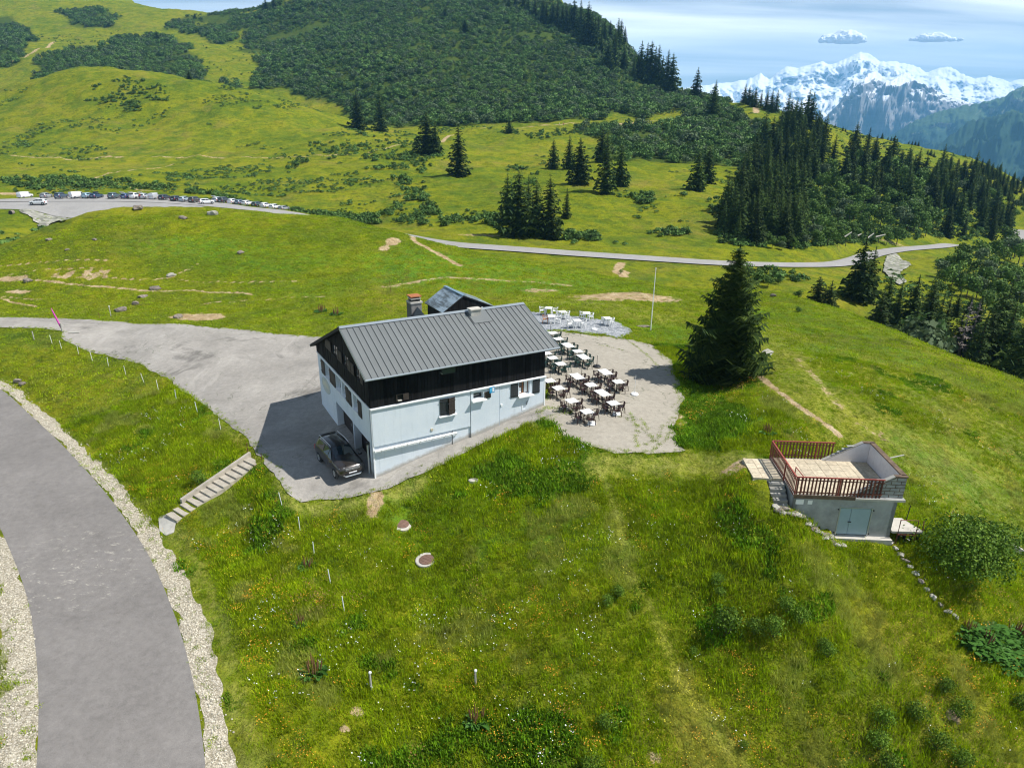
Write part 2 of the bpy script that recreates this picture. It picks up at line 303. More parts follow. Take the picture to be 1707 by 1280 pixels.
G_YEL, G_MID, G_DARK, G_OLV = (0.190, 0.205, 0.007), (0.122, 0.160, 0.007), (0.050, 0.100, 0.008), (0.23, 0.205, 0.022)
def grass_mat():
    m, nt, b = mat('alpine_grass_ground'); p = worldpos(nt)
    b.inputs['Roughness'].default_value = 0.95; b.inputs['Specular IOR Level'].default_value = 0.08
    big = noise(nt, p, 0.022, 5, 0.6); mid = noise(nt, p, 0.16, 6, 0.65); fine = noise(nt, p, 1.6, 6, 0.7); vf = noise(nt, p, 9.0, 3, 0.7)
    s = math_(nt, 'ADD', math_(nt, 'MULTIPLY', big, 0.34), math_(nt, 'MULTIPLY', mid, 0.36)); s = math_(nt, 'ADD', s, math_(nt, 'MULTIPLY', fine, 0.30))
    base = ramp(nt, s, [(0.36, G_DARK), (0.44, G_MID), (0.52, G_YEL), (0.62, G_OLV)])
    at1 = N(nt, 'ShaderNodeAttribute', attribute_name='mask'); sp = N(nt, 'ShaderNodeSeparateColor'); L(nt, at1.outputs['Color'], sp.inputs[0])
    # tussocks and dwarf shrubs as dark specks, brownish dry flushes
    spk = noise(nt, p, 0.42, 7, 0.78); reg = mrange(nt, noise(nt, p, 0.016, 4, 0.6), 0.40, 0.60)
    base = mixcol(nt, math_(nt, 'MULTIPLY', mrange(nt, spk, 0.53, 0.62), math_(nt, 'ADD', math_(nt, 'MULTIPLY', reg, 0.55), 0.22)), base, (0.035, 0.068, 0.014))
    base = mixcol(nt, math_(nt, 'MULTIPLY', mrange(nt, noise(nt, p, 0.045, 7, 0.72, 0.6), 0.54, 0.66), 0.5), base, (0.19, 0.15, 0.045))
    hum = noise(nt, p, 0.085, 8, 0.74, 0.3); hum2 = noise(nt, p, 0.20, 8, 0.78)
    base = mixcol(nt, math_(nt, 'MULTIPLY', mrange(nt, hum, 0.47, 0.60), 0.62), base, (0.060, 0.115, 0.010))
    base = mixcol(nt, math_(nt, 'MULTIPLY', mrange(nt, hum2, 0.56, 0.63), 0.60), base, (0.035, 0.075, 0.010))
    # lush broad-leaved patches, dry mown patches, near meadow
    lf = math_(nt, 'MULTIPLY', sp.outputs[1], mrange(nt, noise(nt, p, 0.9, 5, 0.7), 0.42, 0.55))
    base = mixcol(nt, math_(nt, 'MULTIPLY', lf, 0.75), base, (0.085, 0.215, 0.016))
    dryf = math_(nt, 'MULTIPLY', sp.outputs[2], mrange(nt, fine, 0.35, 0.62))
    base = mixcol(nt, dryf, base, (0.30, 0.30, 0.07))
    # darker green ground between shrubs
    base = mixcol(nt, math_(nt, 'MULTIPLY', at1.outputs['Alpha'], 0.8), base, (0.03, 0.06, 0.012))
    # terracettes: faint lines that follow the height of the slope
    sz = N(nt, 'ShaderNodeSeparateXYZ'); L(nt, p, sz.inputs[0])
    tz = math_(nt, 'ADD', math_(nt, 'MULTIPLY', sz.outputs['Z'], 1.25), math_(nt, 'MULTIPLY', noise(nt, p, 0.05, 5, 0.6), 9.0))
    fr = math_(nt, 'FRACT', tz); tr = mrange(nt, fr, 0.0, 0.35, 0.62, 1.05); 
    base = mixcol(nt, 0.55, base, tr, 'MULTIPLY')
    base = mixcol(nt, 1.0, base, mrange(nt, vf, 0.25, 0.75, 0.66, 1.42, False), 'MULTIPLY')
    # bare earth
    df = math_(nt, 'ADD', sp.outputs[0], math_(nt, 'MULTIPLY', math_(nt, 'SUBTRACT', noise(nt, p, 1.3, 7, 0.78), 0.5), 2.3))
    dirt = ramp(nt, noise(nt, p, 1.1, 5, 0.7), [(0.3, (0.24, 0.16, 0.08)), (0.5, (0.42, 0.31, 0.17)), (0.7, (0.55, 0.44, 0.29))])
    base = mixcol(nt, math_(nt, 'MULTIPLY', mrange(nt, df, 0.45, 0.62), mrange(nt, sp.outputs[0], 0.05, 0.3)), base, dirt)
    L(nt, base, b.inputs['Base Color'])
    bp = N(nt, 'ShaderNodeBump', ins={'Strength': 0.8, 'Distance': 0.35}); L(nt, math_(nt, 'ADD', fine, math_(nt, 'MULTIPLY', vf, 0.35)), bp.inputs['Height'])
    bp2 = N(nt, 'ShaderNodeBump', ins={'Strength': 0.55, 'Distance': 2.2}); L(nt, mid, bp2.inputs['Height']); L(nt, bp.outputs[0], bp2.inputs['Normal'])
    L(nt, bp2.outputs[0], b.inputs['Normal'])
    return m
def asphalt_mat(name, base, var, cracks=0.0, patches=0.0, light=None, stain=0.0, scuff=None):
    m, nt, b = mat(name); p = worldpos(nt); b.inputs['Roughness'].default_value = 0.9; b.inputs['Specular IOR Level'].default_value = 0.25
    n1 = noise(nt, p, 0.25, 6, 0.65, 0.4); n2 = noise(nt, p, 3.0, 6, 0.7); n3 = noise(nt, p, 26.0, 2, 0.7)
    c = mixcol(nt, mrange(nt, n1, 0.35, 0.65), tuple(x*(1-var) for x in base), tuple(x*(1+var) for x in base))
    c = mixcol(nt, 1.0, c, mrange(nt, n2, 0.3, 0.7, 0.84, 1.14), 'MULTIPLY')
    c = mixcol(nt, 1.0, c, mrange(nt, n3, 0.3, 0.7, 0.84, 1.16), 'MULTIPLY')
    if stain > 0:
        c = mixcol(nt, math_(nt, 'MULTIPLY', mrange(nt, noise(nt, p, 0.14, 5, 0.7, 1.0), 0.56, 0.66), stain), c, tuple(x*0.45 for x in base))
        st = N(nt, 'ShaderNodeMapping', ins={'Rotation': (0, 0, 0.5), 'Scale': (0.6, 0.12, 1)}); L(nt, p, st.inputs[0])
        c = mixcol(nt, math_(nt, 'MULTIPLY', mrange(nt, noise(nt, st.outputs[0], 1.0, 6, 0.7), 0.55, 0.72), stain*0.7), c, tuple(min(x*1.5, 0.6) for x in base))
    if cracks > 0:
        w = N(nt, 'ShaderNodeVectorMath', operation='ADD'); L(nt, p, w.inputs[0])
        nn = N(nt, 'ShaderNodeTexNoise', ins={'Scale': 0.8, 'Detail': 5.0}); L(nt, p, nn.inputs['Vector'])
        sc = N(nt, 'ShaderNodeVectorMath', operation='SCALE', ins={'Scale': 2.2}); L(nt, nn.outputs['Color'], sc.inputs[0]); L(nt, sc.outputs[0], w.inputs[1])
        vo = N(nt, 'ShaderNodeTexVoronoi', feature='DISTANCE_TO_EDGE', ins={'Scale': 0.42}); L(nt, w.outputs[0], vo.inputs['Vector'])
        f = mrange(nt, vo.outputs['Distance'], 0.004, 0.016, 1.0, 0.0)
        f = math_(nt, 'MULTIPLY', f, math_(nt, 'MULTIPLY', mrange(nt, noise(nt, p, 0.2, 3), 0.48, 0.6), cracks))
        c = mixcol(nt, f, c, (0.055, 0.07, 0.03))
    if light:
        st = N(nt, 'ShaderNodeMapping', ins={'Scale': (2.2, 0.35, 1)}); L(nt, p, st.inputs[0])
        c = mixcol(nt, math_(nt, 'MULTIPLY', mrange(nt, noise(nt, st.outputs[0], 0.9, 7, 0.75), 0.66, 0.74), 0.5), c, light)
    if scuff is not None:
        d_ = N(nt, 'ShaderNodeVectorMath', operation='DISTANCE'); L(nt, p, d_.inputs[0]); d_.inputs[1].default_value = scuff
        st = N(nt, 'ShaderNodeMapping', ins={'Rotation': (0, 0, -0.5), 'Scale': (1.2, 2.4, 1)}); L(nt, p, st.inputs[0])
        f = math_(nt, 'MULTIPLY', mrange(nt, noise(nt, st.outputs[0], 1.1, 7, 0.8, 0.4), 0.575, 0.62), mrange(nt, d_.outputs['Value'], 1.5, 6.0, 0.8, 0.0)); c = mixcol(nt, f, c, (0.45, 0.42, 0.36))
    L(nt, c, b.inputs['Base Color'])
    bp = N(nt, 'ShaderNodeBump', ins={'Strength': 0.35, 'Distance': 0.015}); L(nt, n3, bp.inputs['Height']); L(nt, bp.outputs[0], b.inputs['Normal'])
    return m
def gravel_mat(name, a, b_, c_, grass=0.0, scale=9.0):
    m, nt, b = mat(name); p = worldpos(nt); b.inputs['Roughness'].default_value = 0.95; b.inputs['Specular IOR Level'].default_value = 0.2
    vo = N(nt, 'ShaderNodeTexVoronoi', ins={'Scale': scale}); L(nt, p, vo.inputs['Vector'])
    s = N(nt, 'ShaderNodeSeparateColor'); L(nt, vo.outputs['Color'], s.inputs[0])
    c = ramp(nt, s.outputs[0], [(0.0, a), (0.45, b_), (1.0, c_)])
    c = mixcol(nt, 1.0, c, mrange(nt, noise(nt, p, 1.4, 5, 0.7), 0.3, 0.7, 0.8, 1.15), 'MULTIPLY')
    c = mixcol(nt, 1.0, c, mrange(nt, vo.outputs['Distance'], 0.2, 0.75, 1.05, 0.70), 'MULTIPLY')
    if grass > 0:
        c = mixcol(nt, mrange(nt, noise(nt, p, 1.1, 6, 0.75), 0.66-grass*0.12, 0.70-grass*0.10), c, (0.13, 0.17, 0.02))
    L(nt, c, b.inputs['Base Color'])
    bp = N(nt, 'ShaderNodeBump', ins={'Strength': 0.8, 'Distance': 0.03}); bp.invert = True; L(nt, vo.outputs['Distance'], bp.inputs['Height']); L(nt, bp.outputs[0], b.inputs['Normal'])
    return m
def leaf_mat(name, stops, rough=0.75, objvar=0.25, transl=0.0, scale=0.5, spec=0.15, patch=0.0):
    m, nt, b = mat(name); b.inputs['Roughness'].default_value = rough; b.inputs['Specular IOR Level'].default_value = spec
    t = N(nt, 'ShaderNodeTexCoord'); oi = N(nt, 'ShaderNodeObjectInfo'); g = N(nt, 'ShaderNodeNewGeometry')
    f = math_(nt, 'ADD', math_(nt, 'MULTIPLY', noise(nt, t.outputs['Object'], scale, 3), 0.5), math_(nt, 'MULTIPLY', g.outputs['Random Per Island'], 0.5))
    c = ramp(nt, f, stops)
    c = mixcol(nt, 1.0, c, mrange(nt, oi.outputs['Random'], 0, 1, 1-objvar, 1+objvar), 'MULTIPLY')
    if patch > 0:      # the sward changes tint over metres: richer, drier and darker spots
        pp = worldpos(nt); a_ = noise(nt, pp, 0.55, 6, 0.72, 0.4); b_ = noise(nt, pp, 0.13, 5, 0.65)
        c = mixcol(nt, 1.0, c, mrange(nt, a_, 0.32, 0.68, 1-patch, 1+patch*.75), 'MULTIPLY')
        c = mixcol(nt, mrange(nt, b_, 0.46, 0.62, 0.0, 0.6), c, (0.68, 0.84, 0.55), 'MULTIPLY'); c = mixcol(nt, mrange(nt, noise(nt, pp, 0.9, 5, 0.7), 0.58, 0.70, 0.0, 0.5), c, (0.42, 0.42, 0.05))
    L(nt, c, b.inputs['Base Color'])
    if transl > 0:
        tr = N(nt, 'ShaderNodeBsdfTranslucent'); L(nt, c, tr.inputs['Color']); mx = N(nt, 'ShaderNodeMixShader', ins={0: transl})
        o = nt.nodes['Material Output']; L(nt, b.outputs[0], mx.inputs[1]); L(nt, tr.outputs[0], mx.inputs[2]); L(nt, mx.outputs[0], o.inputs[0])
    return m
M = {}
M['grass'] = grass_mat()
M['road'] = asphalt_mat('grey_road_asphalt', (0.192, 0.179, 0.167), 0.09, light=(0.36, 0.34, 0.31), scuff=(-24.6, 31.6, -23.7), stain=0.18)
M['lot'] = asphalt_mat('old_grey_asphalt', (0.30, 0.28, 0.25), 0.16, cracks=0.6, stain=0.8)
M['terrace'] = asphalt_mat('terrace_asphalt', (0.335, 0.305, 0.25), 0.07, cracks=1.0, stain=0.0)
M['farroad'] = asphalt_mat('far_road_asphalt', (0.30, 0.29, 0.275), 0.08)
M['gravel_w'] = gravel_mat('pale_limestone_gravel', (0.26, 0.23, 0.16), (0.43, 0.38, 0.285), (0.60, 0.55, 0.45), 0.55, 15.0)
M['gravel_g'] = gravel_mat('grey_slate_gravel', (0.20, 0.22, 0.24), (0.32, 0.34, 0.36), (0.46, 0.47, 0.48), 0.25, 6.0)
M['scree'] = gravel_mat('pale_scree', (0.17, 0.17, 0.14), (0.29, 0.29, 0.24), (0.42, 0.40, 0.35), 0.9, 0.9)
M['footpath'] = gravel_mat('sandy_path', (0.30, 0.23, 0.13), (0.44, 0.36, 0.22), (0.55, 0.47, 0.32), 0.6, 3.0)

# ------------------------------------------------------------------ mesh helpers
def tag(o, label=None, cat=None, group=None, kind=None):
    if label: o['label'] = label
    if cat: o['category'] = cat
    if group: o['group'] = group
    if kind: o['kind'] = kind
    return o
def link(name, me, parent=None, loc=None, rz=None):
    o = bpy.data.objects.new(name, me); COL.objects.link(o)
    if parent is not None: o.parent = parent
    if loc is not None: o.location = loc
    if rz is not None: o.rotation_euler = (0, 0, rz)
    return o
def empty(name, loc=(0, 0, 0), rz=0.0):
    o = bpy.data.objects.new(name, None); COL.objects.link(o); o.location = loc; o.rotation_euler = (0, 0, rz); o.empty_display_size = 0.3; return o
def np_mesh(name, V, F, mats, smooth=False):
    me = bpy.data.meshes.new(name); V = np.asarray(V, np.float32); F = np.asarray(F, np.int32)
    me.vertices.add(len(V)); me.vertices.foreach_set('co', V.ravel())
    k = F.shape[1]; me.loops.add(F.size); me.loops.foreach_set('vertex_index', F.ravel())
    me.polygons.add(len(F)); me.polygons.foreach_set('loop_start', np.arange(0, F.size, k, dtype=np.int32)); me.polygons.foreach_set('loop_total', np.full(len(F), k, np.int32))
    me.update(calc_edges=True)
    for m in (mats if isinstance(mats, (list, tuple)) else [mats]): me.materials.append(m)
    if smooth: me.polygons.foreach_set('use_smooth', np.ones(len(F), bool))
    return me
class MB:
    def __init__(s): s.v = []; s.f = []; s.m = []; s.mi = 0
    def poly(s, pts):
        b = len(s.v); s.v += [tuple(p) for p in pts]; s.f.append(tuple(range(b, b+len(pts)))); s.m.append(s.mi); return s
    def box(s, x0, x1, y0, y1, z0, z1, M_=None):
        P = [(x0,y0,z0),(x1,y0,z0),(x1,y1,z0),(x0,y1,z0),(x0,y0,z1),(x1,y0,z1),(x1,y1,z1),(x0,y1,z1)]
        return s.hexa(P, M_)
    def hexa(s, P, M_=None):
        if M_ is not None: P = [tuple(M_ @ Vector(p)) for p in P]
        b = len(s.v); s.v += [tuple(p) for p in P]
        for f in ((0,3,2,1),(4,5,6,7),(0,1,5,4),(1,2,6,5),(2,3,7,6),(3,0,4,7)): s.f.append(tuple(b+i for i in f)); s.m.append(s.mi)
        return s
    def beam(s, a, b, w, h, up=(0,0,1)):
        a = Vector(a); b = Vector(b); d = (b-a).normalized(); up = Vector(up); x = d.cross(up)
        if x.length < 1e-3: x = d.cross(Vector((1,0,0)))
        x.normalize(); y = x.cross(d); P = []
        for q in (a, b): P += [q - x*w/2 - y*h/2, q + x*w/2 - y*h/2, q + x*w/2 + y*h/2, q - x*w/2 + y*h/2]
        bb = len(s.v); s.v += [tuple(p) for p in P]
        for f in ((0,3,2,1),(4,5,6,7),(0,1,5,4),(1,2,6,5),(2,3,7,6),(3,0,4,7)): s.f.append(tuple(bb+i for i in f)); s.m.append(s.mi)
        return s
    def tube(s, pts, r, n=6, closed=False, cap=True):
        pts = [Vector(p) for p in pts]; rs = r if isinstance(r, (list, tuple)) else [r]*len(pts); b = len(s.v); m = len(pts)
        for k, p in enumerate(pts):
            q0 = pts[k-1] if (k > 0 or closed) else p; q1 = pts[(k+1) % m] if (k < m-1 or closed) else p
            d = (q1-q0).normalized(); x = d.cross(Vector((0,0,1)))
            if x.length < 0.05: x = d.cross(Vector((0,1,0)))
            x.normalize(); y = x.cross(d)
            for i in range(n):
                a = 2*math.pi*i/n; s.v.append(tuple(p + (x*math.cos(a)+y*math.sin(a))*rs[k]))
        for k in range(m if closed else m-1):
            for i in range(n):
                a0 = b+k*n+i; a1 = b+k*n+(i+1) % n; k2 = (k+1) % m; s.f.append((a0, a1, b+k2*n+(i+1) % n, b+k2*n+i)); s.m.append(s.mi)
        if cap and not closed:
            s.f.append(tuple(b+i for i in range(n))[::-1]); s.m.append(s.mi); s.f.append(tuple(b+(m-1)*n+i for i in range(n))); s.m.append(s.mi)
        return s
    def lathe(s, prof, n=16, c=(0,0,0), sx=1.0, sy=1.0):
        b = len(s.v)
        for r, z in prof:
            for i in range(n):
                a = 2*math.pi*i/n; s.v.append((c[0]+r*sx*math.cos(a), c[1]+r*sy*math.sin(a), c[2]+z))
        for k in range(len(prof)-1):
            for i in range(n): s.f.append((b+k*n+i, b+k*n+(i+1) % n, b+(k+1)*n+(i+1) % n, b+(k+1)*n+i)); s.m.append(s.mi)
        s.f.append(tuple(b+i for i in range(n))[::-1]); s.m.append(s.mi); s.f.append(tuple(b+(len(prof)-1)*n+i for i in range(n))); s.m.append(s.mi)
        return s
    def mesh(s, name, mats, smooth=False):
        me = bpy.data.meshes.new(name); me.from_pydata(s.v, [], s.f); me.update()
        ml = mats if isinstance(mats, (list, tuple)) else [mats]
        for m in ml:
            if m is not None: me.materials.append(m)
        if len(ml) > 1: me.polygons.foreach_set('material_index', s.m)
        if smooth: me.polygons.foreach_set('use_smooth', np.ones(len(s.f), bool))
        return me
    def build(s, name, mats, parent=None, loc=None, smooth=False, bevel=0.0, rz=None):
        o = link(name, s.mesh(name, mats, smooth), parent, loc, rz)
        if bevel > 0:
            md = o.modifiers.new('edge', 'BEVEL'); md.width = bevel; md.segments = 2; md.limit_method = 'ANGLE'
        return o
def box(name, m, parent, x0, x1, y0, y1, z0, z1, bevel=0.0): return MB().box(x0,x1,y0,y1,z0,z1).build(name, m, parent, bevel=bevel)
def copy_tree(o, parent=None, loc=None, rz=None, label=None):
    c = o.copy(); COL.objects.link(c)
    if parent is not None: c.parent = parent
    if loc is not None: c.location = loc
    if rz is not None: c.rotation_euler = (0, 0, rz)
    if label: c['label'] = label
    for ch in list(o.children): copy_tree(ch, c)
    return c
def draped(name, poly, m, step=1.0, dz=0.02, G=None):
    """a paved sheet with its own mesh lying on the ground"""
    bm = bmesh.new(); vs = [bm.verts.new((p[0], p[1], 0)) for p in poly]; bm.faces.new(vs)
    xs = [p[0] for p in poly]; ys = [p[1] for p in poly]
    for ax, lo, hi in ((0, min(xs), max(xs)), (1, min(ys), max(ys))):
        q = lo + step*0.51
        while q < hi:
            co = [0, 0, 0]; no = [0, 0, 0]; co[ax] = q; no[ax] = 1
            bmesh.ops.bisect_plane(bm, geom=bm.verts[:]+bm.edges[:]+bm.faces[:], plane_co=co, plane_no=no, dist=1e-5); q += step
    bmesh.ops.triangulate(bm, faces=bm.faces[:])
    P = np.array([v.co[:] for v in bm.verts]); Z = hgt(P[:, 0], P[:, 1], G if G is not None else HF) + dz
    for v, z in zip(bm.verts, Z): v.co.z = z
    bmesh.ops.recalc_face_normals(bm, faces=bm.faces[:])
    me = bpy.data.meshes.new(name); bm.to_mesh(me); bm.free(); me.materials.append(m)
    me.polygons.foreach_set('use_smooth', np.ones(len(me.polygons), bool))
    if len(me.polygons) and me.polygons[0].normal.z < 0: me.flip_normals()
    return link(name, me)
def ribbon(name, C, w, m, dz=0.03, step=1.0, cross=4, wob=0.0, G=None):
    C = smooth(resample(np.asarray(C)[:, :2], step), 4); T = np.gradient(C, axis=0); T /= np.linalg.norm(T, axis=1)[:, None]; Nn = np.stack([-T[:, 1], T[:, 0]], -1)
    V = []; n = len(C); wl = w if np.ndim(w) else np.full(n, w); wl = np.interp(np.linspace(0, 1, n), np.linspace(0, 1, len(wl)), wl)
    for k in range(cross+1):
        o = (k/cross-.5); e = (wob*fbm(C[:, 0]*0.7+k*9, C[:, 1]*0.7, 3) if k in (0, cross) else 0)
        q = C + Nn*(o*wl + e)[:, None]; V.append(np.column_stack([q, hgt(q[:, 0], q[:, 1], G if G is not None else HF) + dz]))
    V = np.stack(V, 1).reshape(-1, 3); F = []
    c1 = cross+1
    for i in range(n-1):
        for k in range(cross): a = i*c1+k; F.append((a, a+c1, a+c1+1, a+1))
    me = np_mesh(name, V, F, m, True)
    if me.polygons[0].normal.z < 0: me.flip_normals()
    return link(name, me)
def jitter(P, step, amp, freq=0.6):
    """densify a closed outline and roughen it"""
    P = [tuple(p[:2]) for p in P]; P.append(P[0]); Q = smooth(resample(P, step), 1)[:-1]
    return np.column_stack([Q[:, 0] + amp*fbm(Q[:, 0]*freq, Q[:, 1]*freq+50, 3), Q[:, 1] + amp*fbm(Q[:, 0]*freq+90, Q[:, 1]*freq, 3)])

# ------------------------------------------------------------------ site plan
def px(lst, G=None, tmax=1500): return cast([p[0] for p in lst], [p[1] for p in lst], tmax=tmax, G=G)
def zfix(P, it=30):
    P = P.copy(); z = P[:, 2].copy()
    for _ in range(it): z[1:-1] = z[:-2]*.25+z[1:-1]*.5+z[2:]*.25
    P[:, 2] = z; return P
# lower road centreline (plan) from its two edges
road_e = px([(-330,560),(-180,590),(0,641),(100,736),(180,822),(250,922),(300,1042),(330,1160),(345,1290),(350,1400)], H0)
re = smooth(resample(road_e, 1.0), 6)
T_ = np.gradient(re[:, :2], axis=0); T_ /= np.linalg.norm(T_, axis=1)[:, None]; Nr = np.stack([T_[:, 1], -T_[:, 0]], -1)
RW = 5.9
lower_road = np.column_stack([re[:, :2] + Nr*RW/2, re[:, 2]]); lower_road[:, 2] = hgt(lower_road[:, 0], lower_road[:, 1], H0); lower_road = zfix(lower_road)
# extend toward and past the camera
d_ = lower_road[-1, :2]-lower_road[-4, :2]; d_ /= np.linalg.norm(d_)
ext = np.array([[*(lower_road[-1, :2]+d_*k), hgt(*(lower_road[-1, :2]+d_*k), H0)] for k in range(2, 60, 2)]); lower_road = np.vstack([lower_road, ext])
far_road = zfix(resample(np.array([rays(u, v)*(z/rays(u, v)[2]) for u, v, z in ((-200,335,-23.0),(0,339,-22.8),(120,340,-22.7),(250,339,-22.7),(340,341,-22.9),(420,347.5,-23.6))]), 3.0))
H1 = H0
fr2 = []
for u, v, t in ((470,364,190),(520,374,183),(580,383,176),(650,394,166),(700,401,158),(740,407,152),(850,414.5,148.5),(950,422,145.5),(1060,430.5,145),(1190,438,146),(1300,442,153),(1395,445,164),(1428,438,178),(1452,426,196),(1490,422,208),(1545,420,220),(1572,418,226),(1592,413,242),(1640,412,258),(1690,412,276),(1702,408,290),(1697,396,305),(1692,390,312)):
    fr2.append(rays(u, v)*t)
fr2 = np.array(fr2); fr2[:, 2] = hgt(fr2[:, 0], fr2[:, 1], H0)
far_road = np.vstack([far_road, fr2]); far_road = smooth(resample(far_road, 3.0), 4); far_road[:, 2] = hgt(far_road[:, 0], far_road[:, 1], H0); far_road = zfix(far_road, 60)
def flatten(C, w, blend):
    R = np.hypot(C[:, 0], C[:, 1]); m = (GX > C[:, 0].min()-w-blend) & (GX < C[:, 0].max()+w+blend) & (GY > C[:, 1].min()-w-blend) & (GY < C[:, 1].max()+w+blend)
    ii = np.where(m); d, hz = polydist(GX[ii], GY[ii], C[::2] if len(C) > 60 else C)
    k = np.clip((w+blend-d)/blend, 0, 1); k = k*k*(3-2*k); HF[ii] = HF[ii]*(1-k) + hz*k
    return ii, d
flatten(lower_road, RW/2+1.0, 1.6)
flatten(far_road, 4.2, 3.5)
cpz = lambda rows: np.array([rays(u, v)*(z/rays(u, v)[2]) for u, v, z in rows])
carpark = cpz([(-250,336,-23.0),(0,334,-22.6),(60,330,-22.6),(130,327.5,-22.5),(250,328,-22.6),(330,333,-22.8),(400,342,-23.4),(460,351,-24.0),(480,356,-24.3),(460,362,-24.4),(400,357,-23.6),(330,352,-23.0),(270,350,-22.8),(190,352,-22.7),(90,351,-22.7),(0,349,-22.8),(-250,352,-23.2)])

lot_px = [(-120,534),(0,529),(60,530),(140,532),(200,536),(270,540),(340,544),(400,549),(460,556),(540,562)]
lot_px2 = [(-120,545),(0,546),(60,548),(108,552),(100,566),(130,580),(180,592),(230,607),(280,632),(330,668),(380,705),(420,738),(445,775),(470,805),(480,832),(520,835),(570,831),(600,825),(640,815),(700,789),(760,760),(820,733),(870,712),(905,702)]
back = [(-15.6,52.5),(-16,57)]
lotP = px(lot_px, HF)[:, :2].tolist() + [[-14.0,55.5],[-12.5,53.5],[-4.0,48.0],[2.6,44.2],[4.5,44.0]] + px(lot_px2, HF)[::-1][:, :2].tolist()
ter_px = [(905,702),(930,712),(950,728),(965,742),(1000,752),(1060,757),(1110,756),(1143,752),(1132,735),(1124,712),(1132,690),(1136,660),(1132,630),(1120,600),(1095,580),(1060,568),(1010,562),(960,556),(925,550)]
terP = px(ter_px, HF)[:, :2].tolist() + [[0.5,57.5],[-1.0,54.5],[0.0,51.5],[3.2,49.5],[2.6,46.0],[2.3,44.6]]
gra_px = [(925,549),(985,557),(1045,564),(1052,553),(1040,540),(1010,533),(960,527),(915,523),(880,520),(850,522)]
graP = px(gra_px, HF)[:, :2].tolist() + [[-3.5,62.0],[-1.8,57.0],[0.2,57.2]]
lotQ = jitter(lotP, 0.6, 0.20, 0.8); terQ = jitter(terP, 0.5, 0.26, 0.9); graQ = jitter(graP, 0.5, 0.40, 0.8)
# masks on the ground grid
MASK = np.zeros((*HF.shape, 4), np.float32)
def box_ids(x0, x1, y0, y1): return np.where((GX > x0) & (GX < x1) & (GY > y0) & (GY < y1))
pave = np.zeros(HF.shape, np.float32)
for Q in (lotQ, terQ, graQ, carpark):
    ii = box_ids(Q[:, 0].min(), Q[:, 0].max(), Q[:, 1].min(), Q[:, 1].max()); ins = inpoly(GX[ii], GY[ii], Q); pave[ii] = np.maximum(pave[ii], ins)
# blur the paved mask so that the relief dies out gently
pv = pave.copy()
for _ in range(6): pv[1:-1, 1:-1] = (pv[:-2, 1:-1]+pv[2:, 1:-1]+pv[1:-1, :-2]+pv[1:-1, 2:]+pv[1:-1, 1:-1]*2)/6
HP = HF.copy()     # smooth surface the paving lies on
def dmask(C, w, ch, val=1.0, soft=1.6):
    C = np.asarray(C); pad = w*soft+1; ii = box_ids(C[:, 0].min()-pad, C[:, 0].max()+pad, C[:, 1].min()-pad, C[:, 1].max()+pad)
    if len(ii[0]) == 0: return
    d, _ = polydist(GX[ii], GY[ii], C[:, :2]); k = np.clip((w*soft-d)/(w*soft-w*0.4), 0, 1)*val; MASK[ii[0], ii[1], ch] = np.maximum(MASK[ii[0], ii[1], ch], k)
def spot(u, v, rx, ry, ch=0, val=1.0, ang=0.0):
    p = px([(u, v)], HF)[0]; R = max(rx, ry)*1.5; ii = box_ids(p[0]-R, p[0]+R, p[1]-R, p[1]+R); a, b = GX[ii]-p[0], GY[ii]-p[1]
    c, s = math.cos(ang), math.sin(ang); d = np.hypot((a*c+b*s)/rx, (-a*s+b*c)/ry); k = np.clip((1.35-d)/0.6, 0, 1)*val
    MASK[ii[0], ii[1], ch] = np.maximum(MASK[ii[0], ii[1], ch], k)
for line, w, val in (([(0,441),(40,437),(80,435),(130,434),(185,434)], .30, .72), ([(60,466),(120,474),(200,480),(280,484),(360,488),(420,491)], .38, .85),
                     ([(0,457),(30,453),(60,450),(110,448),(170,446)], .30, .66), ([(90,462),(160,463),(230,464),(272,461),(300,452),(315,447)], .3, .72), ([(0,497),(30,504),(62,509)], .35, .8), ([(0,494),(50,497),(70,498)], .3, .7),
                     ([(295,462),(340,470),(400,473),(500,469)], .28, .66), ([(330,509),(420,500),(540,494)], .3, .66), ([(330,438),(300,452),(285,458)], .25, .6), ([(640,478),(740,462),(850,470),(950,478)], .5, .6),
                     ([(0,263),(100,264),(200,263),(300,261),(460,261)], .9, .9), ([(460,261),(540,262),(600,257),(650,245),(690,238)], .8, .75), ([(738,232),(755,227)], 1.2, 1.0), ([(60,312),(150,300),(230,284),(290,270)], .9, .75),
                     ([(0,110),(40,100),(72,82),(90,70)], 1.6, 1.0), ([(790,220),(840,217),(880,213),(935,210),(1000,212)], 1.0, .95), ([(1000,212),(1060,207),(1110,200),(1170,192),(1205,186)], 1.5, 1.0), ([(1222,165),(1236,172),(1262,190)], 2.2, 1.0),
                     ([(1266,626),(1290,648),(1320,670),(1352,692),(1400,726)], .28, .8), ([(1330,600),(1380,655),(1420,700),(1500,740)], .5, .45), ([(665,388),(690,402),(730,424),(765,443)], .5, .85), ([(480,620),(470,600)], .2, .5),
                     ([(1036,438),(1030,447),(1040,462)], .9, 1.0), ([(690,530),(700,528)], .5, .5)):
    dmask(resample(px(line, HF), 1.0), w*(.72 if line[0][1] > 430 and line[0][0] < 600 else 1.0), 0, val)
